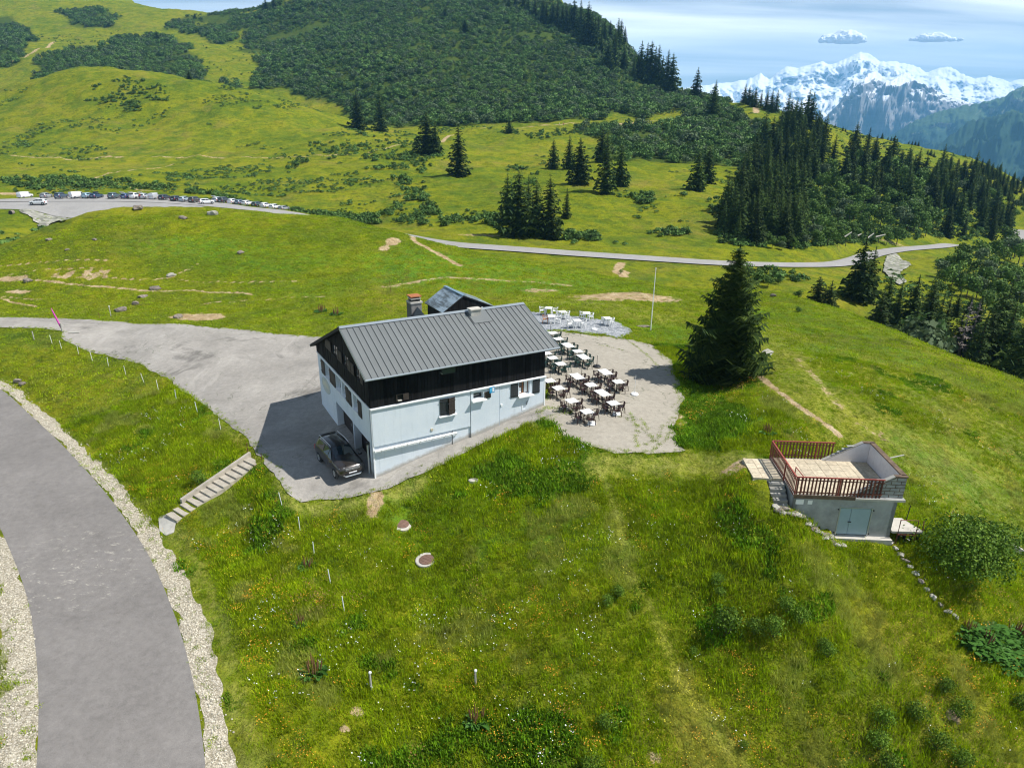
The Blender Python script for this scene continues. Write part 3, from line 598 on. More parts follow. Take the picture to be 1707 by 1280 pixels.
for a in ((15,321,4,3,0,1),(330,528,3.0,1.5,0,.95),(1045,492,6.5,2.6,0,.74),(1000,498,3,1.2,0,.62),(900,486,2.5,1.0,0,.6),(1130,700,.8,1.5,0,.5),(655,402,1.1,2.0,0,.8),(640,412,.8,1.2,0,.75),(20,463,2.2,.9,0,.8),(30,487,1.6,.6,0,.75),(115,458,.6,1.2,0,.8),
          (145,455,.5,1.0,0,.9),(155,460,.5,1.2,0,.8),(166,455,.5,.8,0,.8),(178,455,.5,.8,0,.75),(92,459,.5,.8,0,.7),(625,835,.5,1.2,0,.75),(1590,1190,.4,.3,0,.62),(575,1215,.28,.22,0,.62),(595,1185,.35,.25,0,.58),(1090,1260,.4,.3,0,.5),(1250,770,1.8,.8,0,.6),
          (1035,455,1.6,2.0,0,.9),(800,395,6,2,0,.55),(240,318,5,1.5,0,.6),(1490,405,6,2,0,.5)): spot(*a[:4], ch=a[4], val=a[5])
for a in ((820,455,16,8,1,.9),(950,482,10,3,1,.9),(700,440,9,5,1,.8),(330,415,9,3,1,.7),(420,425,6,3,1,.5),(480,440,9,3,1,.6),(1180,700,3,4,1,.8),(1160,660,2,4,1,.8),(1560,800,4,3,1,.6),(1640,780,8,2.5,1,.55),(1440,590,6,3,1,.6),(1400,550,7,3,1,.6),(1330,520,6,3,1,.5),(1120,560,2.5,5,1,.7),
          (520,480,6,3,1,.4),(850,850,5,4,1,.5),(740,830,5,2,1,.5),(900,760,3,3,1,.6),(1020,700,0.1,0.1,1,0)): spot(*a[:4], ch=a[4], val=a[5])
for line, w, val in (([(1010,800),(1035,880),(1050,960),(1100,1040),(1140,1150),(1240,1280)], .35, .42), ([(470,790),(478,835),(560,838),(625,828),(700,800)], .6, .8), ([(400,715),(440,748),(470,790)], .7, .7), ([(350,690),(430,745)], .6, .5), ([(1000,775),(1150,770),(1250,765)], 1.2, .7),
                     ([(0,545),(60,548)], .3, .3), ([(1250,560),(1330,640),(1450,720),(1600,790)], 4, .5), ([(1500,640),(1650,720)], 5, .4), ([(420,1270),(380,1080),(330,940),(290,885)], .5, .5), ([(900,500),(1000,510),(1100,530)], 2.5, .6)):
    dmask(resample(px(line, HF), 1.0), w, 2, val)
# shrub ground
SHRUB_PX = {
 'mountain': [(850,-200),(420,-200),(500,5),(455,18),(440,45),(395,62),(425,95),(420,125),(425,152),(505,165),(560,185),(600,203),(660,212),(700,216),(830,214),(900,212),(1000,203),(1080,196),(1130,178),(1125,150),(1125,120),(1110,60),(1050,0),(1000,-200)],
 'valley_a': [(60,112),(110,90),(200,72),(270,66),(330,88),(332,120),(320,160),(200,150),(60,160)],
 'valley_b': [(-60,-10),(0,5),(35,45),(60,90),(20,105),(-60,110)], 'valley_c': [(60,-5),(150,0),(190,30),(205,45),(170,52),(120,35)],
 'saddle': [(262,50),(300,38),(360,30),(420,18),(500,5),(450,60),(400,52),(360,70),(330,60),(300,55)], 'knob': [(362,140),(372,128),(400,130),(402,152),(380,155)],
 'east': [(1130,215),(1160,190),(1230,190),(1285,215),(1275,260),(1230,300),(1165,300),(1120,290),(1040,262),(1000,240),(960,225),(1000,215),(1080,212)],
 'east2': [(1120,160),(1190,160),(1215,175),(1240,200),(1180,195),(1130,180)],
}
ins_all = np.zeros(HF.shape, bool); _e1 = fbm(GX*.02, GY*.02, 4)*13; _e2 = fbm(GX*.02+70, GY*.02+9, 4)*10
for K_, P in SHRUB_PX.items(): ins_all |= inpoly(PU+_e1, PV+_e2, P) & FRONT & (GY > {'valley_a': 512, 'valley_b': 520, 'knob': 490, 'mountain': 462, 'saddle': 600, 'valley_c': 600}.get(K_, 300))
ins_all &= (np.hypot(GX, GY) > 300) & (np.hypot(GX, GY) < 1250)
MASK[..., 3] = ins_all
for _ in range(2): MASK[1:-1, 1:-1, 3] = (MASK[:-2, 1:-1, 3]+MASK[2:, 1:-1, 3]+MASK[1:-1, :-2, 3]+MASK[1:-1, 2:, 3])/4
# relief
Rg = np.hypot(GX, GY)
relief = 0.10*fbm(GX*0.45, GY*0.45, 4)*np.clip(1.6-Rg/120, 0, 1) + 0.35*fbm(GX*0.09, GY*0.09, 4)*np.clip((Rg-60)/60, 0, 1) + 1.7*fbm(GX*0.02, GY*0.02, 5)*np.clip((Rg-190)/220, 0, 1) + 1.3*(1-np.abs(fbm(GX*0.045+8, GY*0.045, 3)))*np.clip((Rg-170)/120, 0, 1) - 1.0*np.clip((Rg-170)/120, 0, 1)
relief += 0.18*np.abs(fbm(GX*0.3+3, GY*0.3, 3))*np.clip((Rg-80)/60, 0, 1)*np.clip((500-Rg)/300, 0, 1)
roadk = np.zeros(HF.shape)
for C, w in ((lower_road, RW/2+2.2), (far_road, 6)):
    ii = box_ids(C[:, 0].min()-w-4, C[:, 0].max()+w+4, C[:, 1].min()-w-4, C[:, 1].max()+w+4); d, _ = polydist(GX[ii], GY[ii], C[::3]); roadk[ii] = np.maximum(roadk[ii], np.clip((w+3-d)/3, 0, 1))
HT = HF + relief*(1-np.clip(pv*1.8, 0, 1))*(1-roadk) - (0.07+0.25*(Rg > 120))*np.clip(pave, 0, 1)
# under the house the ground stays below the floors; under the lower road keep the sheet proud
ii = box_ids(-40, 0, 0, 80); 
d_lr, _ = polydist(GX[ii], GY[ii], lower_road[::2]); HT[ii] -= 0.06*(d_lr < RW/2-0.1)
HF = HT                                                     # what everything stands on
def carve(P, z):
    P = np.asarray(P, float); ii = box_ids(P[:, 0].min(), P[:, 0].max(), P[:, 1].min(), P[:, 1].max()); k = inpoly(GX[ii], GY[ii], P); zz = np.where(k, z, 99); HF[ii] = np.minimum(HF[ii], zz)
def cabloc(x, y): return (15.22+math.cos(-.055)*x-math.sin(-.055)*y, 32.5+math.sin(-.055)*x+math.cos(-.055)*y)
carve([cabloc(-1.0,-.2),cabloc(.1,-.2),cabloc(.1,1.55),cabloc(-1.0,1.55)], -18.66-1.55)
carve([cabloc(.1,-.45),cabloc(1.4,-.45),cabloc(1.4,.1),cabloc(.1,.1)], -18.66-1.5)
carve([cabloc(1.2,-.6),cabloc(2.4,-.6),cabloc(2.4,.1),cabloc(1.2,.1)], -18.66-2.15)
carve([cabloc(2.3,-.8),cabloc(5.7,-.8),cabloc(5.7,.1),cabloc(2.3,.1)], -18.66-2.62)
nA, nR = HF.shape
V = np.stack([GX, GY, HF], -1).reshape(-1, 3)
I, J = np.meshgrid(np.arange(nA), np.arange(nR-1), indexing='ij'); I2 = (I+1) % nA
F = np.stack([I*nR+J, I*nR+J+1, I2*nR+J+1, I2*nR+J], -1).reshape(-1, 4)[:, ::-1]
gm = np_mesh('ground', V, F, M['grass'], True)
if gm.polygons[len(F)//2].normal.z < 0: gm.flip_normals()
at_ = gm.attributes.new('mask', 'FLOAT_COLOR', 'POINT'); at_.data.foreach_set('color', MASK.reshape(-1))
ground = tag(link('ground', gm), 'green alpine pasture covering hills and hollows', kind='structure')

o = ribbon('road', lower_road, RW, M['road'], 0.035, 0.8, 6, G=HF+0.06*0); tag(o, kind='structure')
o.data.vertices.foreach_get('co', (tmp := np.empty(len(o.data.vertices)*3, np.float32)))
tmp = tmp.reshape(-1, 3); tmp[:, 2] = hgt(tmp[:, 0], tmp[:, 1], HP) + 0.02; o.data.vertices.foreach_set('co', tmp.ravel())
Nl = np.gradient(lower_road[:, :2], axis=0); Nl /= np.linalg.norm(Nl, axis=1)[:, None]; Nl = np.stack([Nl[:, 1], -Nl[:, 0]], -1)
vr = lower_road[:, :2] - Nl*(RW/2+0.52); _gp = px([(14, 1000)], HP)[0]; wl_ = 2.3 - 1.35*np.exp(-(((lower_road[:, 1]-_gp[1]))/2.2)**2)*(lower_road[:, 0] > -60); vl = lower_road[:, :2] + Nl*(RW/2+wl_/2-.1)[:, None]
o = ribbon('gravel_verge', vr, [0.6,0.65,0.8,1.0,1.15,1.2,1.2,1.2], M['gravel_w'], 0.012, 0.35, 4, 0.24, G=HP); tag(o, kind='structure')
o = ribbon('gravel_verge', vl, wl_, M['gravel_w'], 0.010, 0.5, 5, 0.35, G=HP); tag(o, kind='structure')
tag(draped('parking_apron', lotQ, M['lot'], 1.2, 0.02, HP), kind='structure')
tag(draped('terrace_paving', terQ, M['terrace'], 1.2, 0.028, HP), kind='structure')
tag(draped('gravel_terrace', graQ, M['gravel_g'], 1.2, 0.012, HP), kind='structure')
tag(ribbon('road', far_road, 5.8, M['farroad'], 0.22, 2.0, 4, 0.0, G=HP), kind='structure')
tag(draped('car_park', carpark, M['farroad'], 3.0, 0.12, HP), kind='structure')
# ------------------------------------------------------------------ building materials
M['white'] = plain('white_render', (0.62, 0.675, 0.72), 0.85, var=0.05, scale=0.8, bump=0.15, bscale=14.0)
M['whitetrim'] = plain('white_painted_trim', (0.80, 0.81, 0.81), 0.6, var=0.03, scale=3)
M['black'] = plain('black_stained_board', (0.0085, 0.0085, 0.009), 0.8, var=0.35, scale=1.5, objvar=0.6, spec=0.15)
M['blackwall'] = plain('black_stained_wall', (0.006, 0.006, 0.0065), 0.8)
M['shutter'] = plain('black_shutter_paint', (0.028, 0.032, 0.034), 0.6, var=0.2, scale=3, objvar=0.3)
M['shutterb'] = plain('brown_black_shutter_paint', (0.045, 0.034, 0.028), 0.65, var=0.25, scale=3, objvar=0.3)
M['roof'] = plain('grey_metal_roof', (0.180, 0.192, 0.188), 0.5, metal=0.3, var=0.05, scale=0.6, objvar=0.05, spec=0.5)
M['seam'] = plain('roof_seam_painted_shadow', (0.03, 0.035, 0.04), 0.6)  # seams share the roof metal; dark tone paints in their thin shadow lines
M['ridge'] = plain('light_roof_flashing', (0.33, 0.37, 0.39), 0.4, metal=0.4, var=0.06, scale=1.0)
M['metal'] = plain('galvanised_metal', (0.50, 0.53, 0.54), 0.4, metal=0.6, var=0.08)
M['darkmetal'] = plain('dark_blue_grey_sheet', (0.035, 0.05, 0.06), 0.5, metal=0.2)
M['glass'] = plain('window_glass', (0.03, 0.045, 0.055), 0.08, spec=0.9)
M['wood'] = plain('brown_window_wood', (0.26, 0.10, 0.03), 0.55, var=0.2, scale=5)
M['garage'] = plain('dark_brown_door', (0.030, 0.020, 0.017), 0.7, var=0.3, scale=2)
M['conc'] = plain('weathered_concrete', (0.40, 0.385, 0.34), 0.9, var=0.22, scale=1.3, bump=0.5, bscale=9.0)
M['concw'] = plain('pale_concrete', (0.47, 0.44, 0.385), 0.9, var=0.15, scale=2.0, bump=0.3, bscale=12.0)
M['blueSign'] = plain('blue_sign_enamel', (0.02, 0.28, 0.55), 0.4)
M['black_p'] = plain('black_plastic', (0.015, 0.015, 0.016), 0.5)
M['white_p'] = plain('white_plastic', (0.82, 0.82, 0.80), 0.45, var=0.03)
M['terracotta'] = plain('terracotta_slab', (0.36, 0.13, 0.05), 0.85, var=0.2, scale=3)
M['rust'] = plain('red_oxide_paint', (0.30, 0.06, 0.045), 0.6, var=0.2, scale=4)
M['redbrown'] = plain('red_brown_baluster', (0.14, 0.045, 0.03), 0.8, var=0.35, scale=4, objvar=0.3)

def dirty_white():
    m, nt, b = mat('white_render_weathered'); b.inputs['Roughness'].default_value = .88; t = N(nt, 'ShaderNodeTexCoord'); p = t.outputs['Object']; sp = N(nt, 'ShaderNodeSeparateXYZ'); L(nt, p, sp.inputs[0])
    st = N(nt, 'ShaderNodeMapping', ins={'Scale': (3.5, 3.5, 0.22)}); L(nt, p, st.inputs[0])
    c = mixcol(nt, mrange(nt, noise(nt, p, .7, 5, .65), .35, .65), (.585, .645, .695), (.655, .705, .74))
    c = mixcol(nt, math_(nt, 'MULTIPLY', mrange(nt, noise(nt, st.outputs[0], 1.3, 6, .7), .54, .70), .35), c, (.40, .44, .46))
    g_ = math_(nt, 'SUBTRACT', sp.outputs['Z'], math_(nt, 'MULTIPLY', sp.outputs['X'], .212)); g_ = math_(nt, 'ADD', g_, math_(nt, 'MULTIPLY', noise(nt, p, 2.5, 5, .7), -.5))
    c = mixcol(nt, mrange(nt, g_, -.15, .12, .75, 0.0), c, (.30, .26, .20)); L(nt, c, b.inputs['Base Color'])
    bp = N(nt, 'ShaderNodeBump', ins={'Strength': .2, 'Distance': .02}); L(nt, noise(nt, p, 12, 4), bp.inputs['Height']); L(nt, bp.outputs[0], b.inputs['Normal']); return m
M['white'] = dirty_white()
HA = (-8.572, 38.424, -21.309); HTH = 0.514
def wall(name, m, parent, O, d, n, W, z0, z1, holes, depth=0.3):
    """a wall face with real openings: outer skin, reveals and back skin"""
    xs = sorted({0.0, W, *[h[0] for h in holes], *[h[1] for h in holes]}); zs = sorted({z0, z1, *[h[2] for h in holes], *[h[3] for h in holes]})
    mb = MB(); P = lambda a, z, k: (O[0]+d[0]*a+n[0]*k, O[1]+d[1]*a+n[1]*k, z)
    hole = lambda i, j: any(h[0] <= (xs[i]+xs[i+1])/2 <= h[1] and h[2] <= (zs[j]+zs[j+1])/2 <= h[3] for h in holes) if 0 <= i < len(xs)-1 and 0 <= j < len(zs)-1 else True
    for i in range(len(xs)-1):
        for j in range(len(zs)-1):
            if hole(i, j): continue
            a0, a1, b0, b1 = xs[i], xs[i+1], zs[j], zs[j+1]
            mb.poly([P(a0,b0,0),P(a1,b0,0),P(a1,b1,0),P(a0,b1,0)]); mb.poly([P(a0,b0,-depth),P(a0,b1,-depth),P(a1,b1,-depth),P(a1,b0,-depth)])
            for (ii, jj, e0, e1) in ((i-1,j,(a0,b0),(a0,b1)),(i+1,j,(a1,b1),(a1,b0)),(i,j-1,(a1,b0),(a0,b0)),(i,j+1,(a0,b1),(a1,b1))):
                if hole(ii, jj): mb.poly([P(*e0,0),P(*e1,0),P(*e1,-depth),P(*e0,-depth)])
    o = mb.build(name, m, parent); bm = bmesh.new(); bm.from_mesh(o.data); bmesh.ops.remove_doubles(bm, verts=bm.verts[:], dist=1e-4); bmesh.ops.recalc_face_normals(bm, faces=bm.faces[:]); bm.to_mesh(o.data); bm.free(); return o

house = empty('mountain_chalet', HA, HTH)
tag(house, 'white and black timber mountain chalet restaurant with grey standing seam roof', 'chalet')
HL, HW = 12.403, 12.503; YR, ZR = 4.376, 8.82; ZE, YE = 6.887, -0.524; ZB, YB = 5.18, 13.06; ZT = 4.79
sf = (ZR-ZE)/(YR-YE); sb = (ZR-ZB)/(YB-YR)
roofz = lambda y: ZR - (YR-y)*sf if y < YR else ZR - (y-YR)*sb
fh = [(10.35,11.17,3.74,4.68),(6.90,7.62,4.10,4.54),(4.60,5.46,3.42,4.5)]
gh = [(9.25,10.4,3.48,4.5),(6.45,7.65,3.48,4.5),(5.32,6.2,3.48,4.5),(2.62,3.6,3.48,4.5),(4.2,8.15,-0.02,2.27),(0.68,3.98,-0.05,2.22)]
wall('wall', M['white'], house, (0,0), (1,0), (0,-1), HL, -1.2, ZT, fh, 0.35)
wall('wall', M['white'], house, (0,0.006), (0,1), (-1,0), HW-.006, -1.2, ZT, gh, 0.55)
wall('wall', M['white'], house, (0.004,HW), (1,0), (0,1), HL-.008, -1.2, ZT, [], 0.2)
wall('wall', M['white'], house, (HL,0.006), (0,1), (1,0), HW-.012, -1.2, ZT, [(1.0,2.0,2.62,4.6),(4,6,3.4,4.5)], 0.3)
MB().box(0.6,HL-.35,0.4,HW-.25,-1,ZT-.02).build('interior', M['blackwall'], house)
wall('insulation_panel', M['white'], house, (0.02,-0.012), (1,0), (0,-1), 6.66, 2.22, 4.70, [(4.58,5.44,3.42,4.5)], 0.07).location = (0,-0.06,0)
wall('insulation_panel', M['white'], house, (6.71,-0.012), (1,0), (0,-1), 2.12, -0.4, 4.72, [(0.19,0.91,4.10,4.54)], 0.07).location = (0,-0.09,0)
wall('insulation_panel', M['white'], house, (8.87,-0.012), (1,0), (0,-1), HL-8.87, -0.4, 4.72, [(1.48,2.30,3.74,4.68)], 0.07).location = (0,-0.07,0)
box('corner_strip', M['whitetrim'], house, -0.03, 0.06, -0.05, 0.05, -0.3, 4.72)
box('corner_strip', M['whitetrim'], house, HL-.05, HL+.04, -0.10, 0.02, 1.5, 4.72)
box('cornice', M['whitetrim'], house, -0.04, 6.69, -0.17, 0.0, 4.705, 4.775)
box('cornice', M['whitetrim'], house, 6.70, HL+.05, -0.20, 0.0, 4.725, 4.80)
box('cornice', M['whitetrim'], house, -0.08, 0.0, 0.0, HW, 4.73, 4.785)
# upper black storey
ub = MB()
pts = [(0,4.79),(HW,4.79),(HW,roofz(HW)-.12),(YR,ZR-.14),(0,roofz(0)-.12)]
for x0, x1 in ((0.07,HL-.05),):
    n5 = len(pts); ub.poly([(x0,y,z) for y, z in pts][::-1]); ub.poly([(x1,y,z) for y, z in pts])
    for i in range(n5): a, b = pts[i], pts[(i+1) % n5]; ub.poly([(x0,*a),(x0,*b),(x1,*b),(x1,*a)])
ub.build('upper_storey', M['blackwall'], house)
pk = 0
for i in range(int(HL/0.221)):
    x0 = i*0.2213; t = random.uniform(0.028, 0.05); zb = 4.815 + random.uniform(-.01,.012)
    segs = [(zb, roofz(0)-.13)]
    if 1.62 < x0+.11 < 2.12: segs = [(zb, 4.98), (5.42, roofz(0)-.13)]
    if 4.7 < x0+.11 < 5.7: segs = [(zb, 6.14), (6.56, roofz(0)-.13)]
    for z0, z1 in segs: box('plank', M['black'], house, x0+.006, x0+.2135, -t, 0.0-0.002, z0, z1)
ups = [(6.55,8.0),(4.12,5.34),(1.55,2.7)]
for i in range(int(HW/0.223)):
    y0 = i*0.2232; t = random.uniform(0.02, 0.045); top = min(roofz(y0), roofz(y0+.22))-.14
    w_ = any(a < y0+.11 < b for a, b in ups)
    for z0, z1 in ([(4.81, 5.99), (6.79, top)] if w_ and top > 6.9 else [(4.81, top)]):
        if z1 > z0+.05: box('plank', M['black'], house, -t, 0.06, y0+.006, y0+.216, z0, z1)
for a, b in ups:
    f = MB(); f.box(0.02,0.07,a-.02,b+.02,5.97,6.05).box(0.02,0.07,a-.02,b+.02,6.75,6.82).box(0.02,0.07,a-.02,a+.05,6.05,6.75).box(0.02,0.07,b-.05,b+.02,6.05,6.75).box(0.03,0.07,(a+b)/2-.03,(a+b)/2+.03,6.05,6.75)
    w = f.build('window', M['garage'], house); box('pane', M['glass'], w, 0.055, 0.062, a+.05, b-.05, 6.05, 6.75)
def shutter(parent, T, w, h, m, boards=3, rot=0.0):
    """boarded leaf lying in local x (width) and z (height), outward -y; T places the hinge corner"""
    mb = MB(); bw = w/boards
    for k in range(boards): mb.box(k*bw+.004,(k+1)*bw-.004,-.03,0,0,h)
    mb.box(0.0,w,-.05,-.03,h*.14,h*.14+.06).box(0.0,w,-.05,-.03,h*.80,h*.80+.06)
    mb.box(-.05,0.02,-.055,-.045,h*.15,h*.15+.03).box(-.05,0.02,-.055,-.045,h*.81,h*.81+.03)
    o = mb.build('shutter', m, parent); o.matrix_local = T @ Matrix.Rotation(rot, 4, 'Z'); return o
TX = lambda x, y, z: Matrix.Translation((x, y, z))
TG = lambda y, z: Matrix.Translation((-.02, y, z)) @ Matrix.Rotation(-math.pi/2, 4, 'Z')   # on the gable, leaf runs towards smaller y
for y1, y0, z0, z1, m in ((9.5,8.05,6.0,6.72,'shutterb'),(6.02,5.40,6.0,6.74,'shutterb'),(6.5,6.1,6.0,6.74,'shutterb'),(3.38,2.75,6.0,6.74,'shutterb'),(4.08,3.48,6.0,6.74,'shutterb'),(1.42,.95,5.98,6.60,'shutterb')):
    shutter(house, Matrix.Translation((-.05,y1,z0)) @ Matrix.Rotation(-math.pi/2,4,'Z'), y1-y0, z1-z0, M[m])
for y1, y0, z0, z1 in ((11.45,10.48,3.42,4.5),(9.2,8.92,3.42,4.5),(8.86,7.75,3.40,4.47),(5.24,4.66,3.42,4.5),(4.62,4.0,3.40,4.45),(2.55,1.82,3.38,4.48)):
    shutter(house, TG(y1, z0), y1-y0, z1-z0, M['shutterb'])
def window_g(y0, y1, z0, z1, dep=0.22):
    f = MB(); w = .055
    f.box(dep,dep+.05,y0,y1,z0,z0+w).box(dep,dep+.05,y0,y1,z1-w,z1).box(dep,dep+.05,y0,y0+w,z0+w,z1-w).box(dep,dep+.05,y1-w,y1,z0+w,z1-w).box(dep,dep+.05,(y0+y1)/2-.03,(y0+y1)/2+.03,z0+w,z1-w)
    o = f.build('window', M['whitetrim'], house); box('pane', M['glass'], o, dep+.02, dep+.03, y0+w, y1-w, z0+w, z1-w)
    MB().hexa([(-.10,y0-.06,z0-.06),(.20,y0-.06,z0-.02),(.20,y1+.06,z0-.02),(-.10,y1+.06,z0-.06),(-.10,y0-.06,z0-.02),(.20,y0-.06,z0+.03),(.20,y1+.06,z0+.03),(-.10,y1+.06,z0-.02)]).build('sill', M['whitetrim'], o)
for h in gh[:4]: window_g(*h)
for (y0, y1, z0, z1) in gh[4:]:
    d = MB(); nb = int((y1-y0)/.2)
    for k in range(nb): a = y0+k*(y1-y0)/nb; d.box(.47,.50+.01*(k % 2),a+.005,a+(y1-y0)/nb-.005,z0+.04,z1-.0)
    g = d.build('garage_door', M['garage'], house); MB().box(.455,.47,(y0+y1)/2+.1,(y0+y1)/2+.16,1.0,1.2).build('handle', M['metal'], g)
    box('threshold', M['conc'], house, -.28, .47, y0-.04, y1+.04, z0-.3, z0+.03)
# front windows
def window_f(x0, x1, z0, z1, m, dep, mull=True):
    f = MB(); w = .06
    f.box(x0,x1,dep,dep+.05,z0,z0+w).box(x0,x1,dep,dep+.05,z1-w,z1).box(x0,x0+w,dep,dep+.05,z0+w,z1-w).box(x1-w,x1,dep,dep+.05,z0+w,z1-w)
    if mull: f.box((x0+x1)/2-.05,(x0+x1)/2+.05,dep,dep+.05,z0+w,z1-w).box(x0+w,x1-w,dep+.01,dep+.04,(z0+z1)/2,(z0+z1)/2+.035)
    o = f.build('window', m, house); box('pane', M['glass'], o, x0+w, x1-w, dep+.02, dep+.03, z0+w, z1-w); return o
w = window_f(10.35, 11.17, 3.74, 4.68, M['wood'], 0.16)
MB().hexa([(10.22,-.36,3.62),(11.44,-.36,3.62),(11.17,.14,3.70),(10.36,.14,3.70),(10.22,-.36,3.69),(11.44,-.36,3.69),(11.17,.14,3.76),(10.36,.14,3.76)]).build('sill', M['whitetrim'], w)
MB().box(10.42,10.62,.12,.14,3.82,4.2).box(10.85,11.08,.115,.14,3.80,4.62).build('curtain', M['white_p'], w)
w = window_f(6.90, 7.62, 4.10, 4.54, M['shutterb'], 0.2, False)
MB().hexa([(6.72,-.36,3.96),(7.80,-.36,3.96),(7.62,.14,4.05),(6.91,.14,4.05),(6.72,-.36,4.03),(7.80,-.36,4.03),(7.62,.14,4.12),(6.91,.14,4.12)]).build('sill', M['whitetrim'], w)
w = window_f(4.60, 5.46, 3.42, 4.5, M['whitetrim'], 0.2)
box('sill', M['whitetrim'], w, 4.42, 5.66, -.26, .05, 3.33, 3.40)
shutter(house, TX(9.70,-.09,3.66), .57, 1.0, M['shutter']); shutter(house, TX(11.42,-.09,3.66), .56, 1.0, M['shutter'])
shutter(house, TX(7.70,-.12,4.02), .47, .46, M['shutterb'])
shutter(house, TX(4.52,-.09,3.42), .54, 1.14, M['shutter'], rot=-0.10)
s_ = shutter(house, TX(5.56,-.09,3.42) @ Matrix.Scale(-1, 4, (1,0,0)), .52, 1.14, M['shutterb'], rot=-0.30)
# hatch and loft window in the black boards
hb = MB(); hb.box(1.66,1.72,-.07,.02,4.98,5.42).box(1.72,2.08,-.07,.02,5.36,5.42).box(1.66,2.08,-.10,.02,4.95,5.0)
h = hb.build('hatch', M['shutterb'], house); box('hatch_opening', M['glass'], h, 1.72, 2.08, .0, .02, 5.0, 5.36); box('flap', M['shutterb'], h, 2.10, 2.46, -.1, -.06, 4.98, 5.40); box('hatch_sill', M['conc'], h, 1.74, 1.98, -.16, -.02, 4.98, 5.03)
f = MB().box(4.70,5.72,-.03,.03,6.12,6.17).box(4.70,5.72,-.03,.03,6.52,6.56).box(4.70,4.75,-.03,.03,6.17,6.52).box(5.67,5.72,-.03,.03,6.17,6.52).build('window', M['blackwall'], house); box('pane', M['glass'], f, 4.75, 5.67, -.002, .004, 6.17, 6.52)
box('lamp_bracket', M['metal'], house, 4.62, 4.66, -.30, -.04, 6.30, 6.36)
# fittings on the front wall
sg = box('information_sign', M['blueSign'], house, 8.00, 8.36, -.30, -.26, 4.40, 4.80); box('sign_symbol', M['whitetrim'], sg, 8.20, 8.33, -.305, -.301, 4.47, 4.76); box('sign_symbol', plain('sky_blue_enamel',(0.12,0.5,0.75),0.4), sg, 8.03, 8.15, -.304, -.301, 4.50, 4.74)
box('meter_box', plain('beige_plastic',(0.50,0.44,0.33),0.6), house, 3.83, 4.0, -.12, -.07, 2.50, 2.66, .008)
box('switch_box', M['white_p'], house, 8.93, 9.05, -.14, -.08, 3.22, 3.36, .008)
vt = MB().box(10.58,10.63,-.10,-.08,2.62,3.12).box(10.58,10.85,-.10,-.08,2.58,2.63).build('wall_vent', M['whitetrim'], house); MB().tube([(10.98,-.10,2.95),(10.93,-.16,3.02),(10.87,-.18,3.10),(10.93,-.16,3.18),(11.02,-.12,3.2)], .018, 6).build('tap', M['black_p'], house)
box('service_pipe', plain('blue_grey_pipe',(0.30,0.36,0.42),0.5), house, 8.825, 8.865, -.10, -.02, 1.6, 4.72)
rp = MB().box(0.0,5.7,-.12,-.07,1.90,1.93).build('duct', M['metal'], house)
for k in range(13):
    x0 = 0.0+k*.433; MB().tube([(x0+.015,-.19,1.965+.005*k),(x0+.41,-.19,1.97+.005*k)], .085, 10).build('duct_segment', M['white_p'], rp)
for k in range(7): MB().beam((.5+k*.85,-.19,1.98),(.5+k*.85,-.02,1.74),.03,.03).build('bracket', M['metal'], rp)
MB().tube([(-.13,.72,-.25),(-.13,.72,2.1)], .065, 8).build('downpipe', M['metal'], house); box('pipe_cap', M['black_p'], house, -.22, -.04, .62, .82, 2.1, 2.3, .02)
box('cable_conduit', M['black_p'], house, 5.36, 5.385, -.03, -.005, 1.0, 2.2)
MB().box(HL+.05,HL+1.15,-.02,2.7,2.2,2.60).build('door_slab', M['concw'], house)
MB().box(HL+.02,HL+.04,1.0,2.0,2.62,4.6).build('door', M['wood'], house)
# oval emblem painted on a board on the gable
ov = MB(); R_ = 40; ov.poly([(-.012, 10.67+1.2*math.cos(2*math.pi*k/R_), 2.62+.57*math.sin(2*math.pi*k/R_)) for k in range(R_)]); 
ov = MB(); ov.lathe([(1.0,0.0),(1.0,0.012)], 40); o = ov.build('oval_emblem', plain('faded_emblem_rim',(0.42,0.46,0.47),0.9), house); o.matrix_local = Matrix.Translation((0,10.67,2.62)) @ Matrix.Rotation(-math.pi/2,4,'Y') @ Matrix.Diagonal((.57,1.2,1,1))
ov = MB(); ov.lathe([(0.93,0.012),(0.93,0.017)], 40); e1 = ov.build('emblem_field', plain('faded_emblem_field',(0.50,0.52,0.47),0.9,var=.15,scale=3), o)
em = MB(); em.poly([(-.35,-.85,.021),(-.1,-.55,.021),(.15,-.62,.021),(.45,-.2,.021),(.62,.05,.021),(.4,.3,.021),(.5,.5,.021),(.1,.72,.021),(-.3,.8,.021),(-.12,.1,.021)]); em.build('emblem_mountain', plain('faded_cream_paint',(0.60,0.58,0.46),0.9), o)
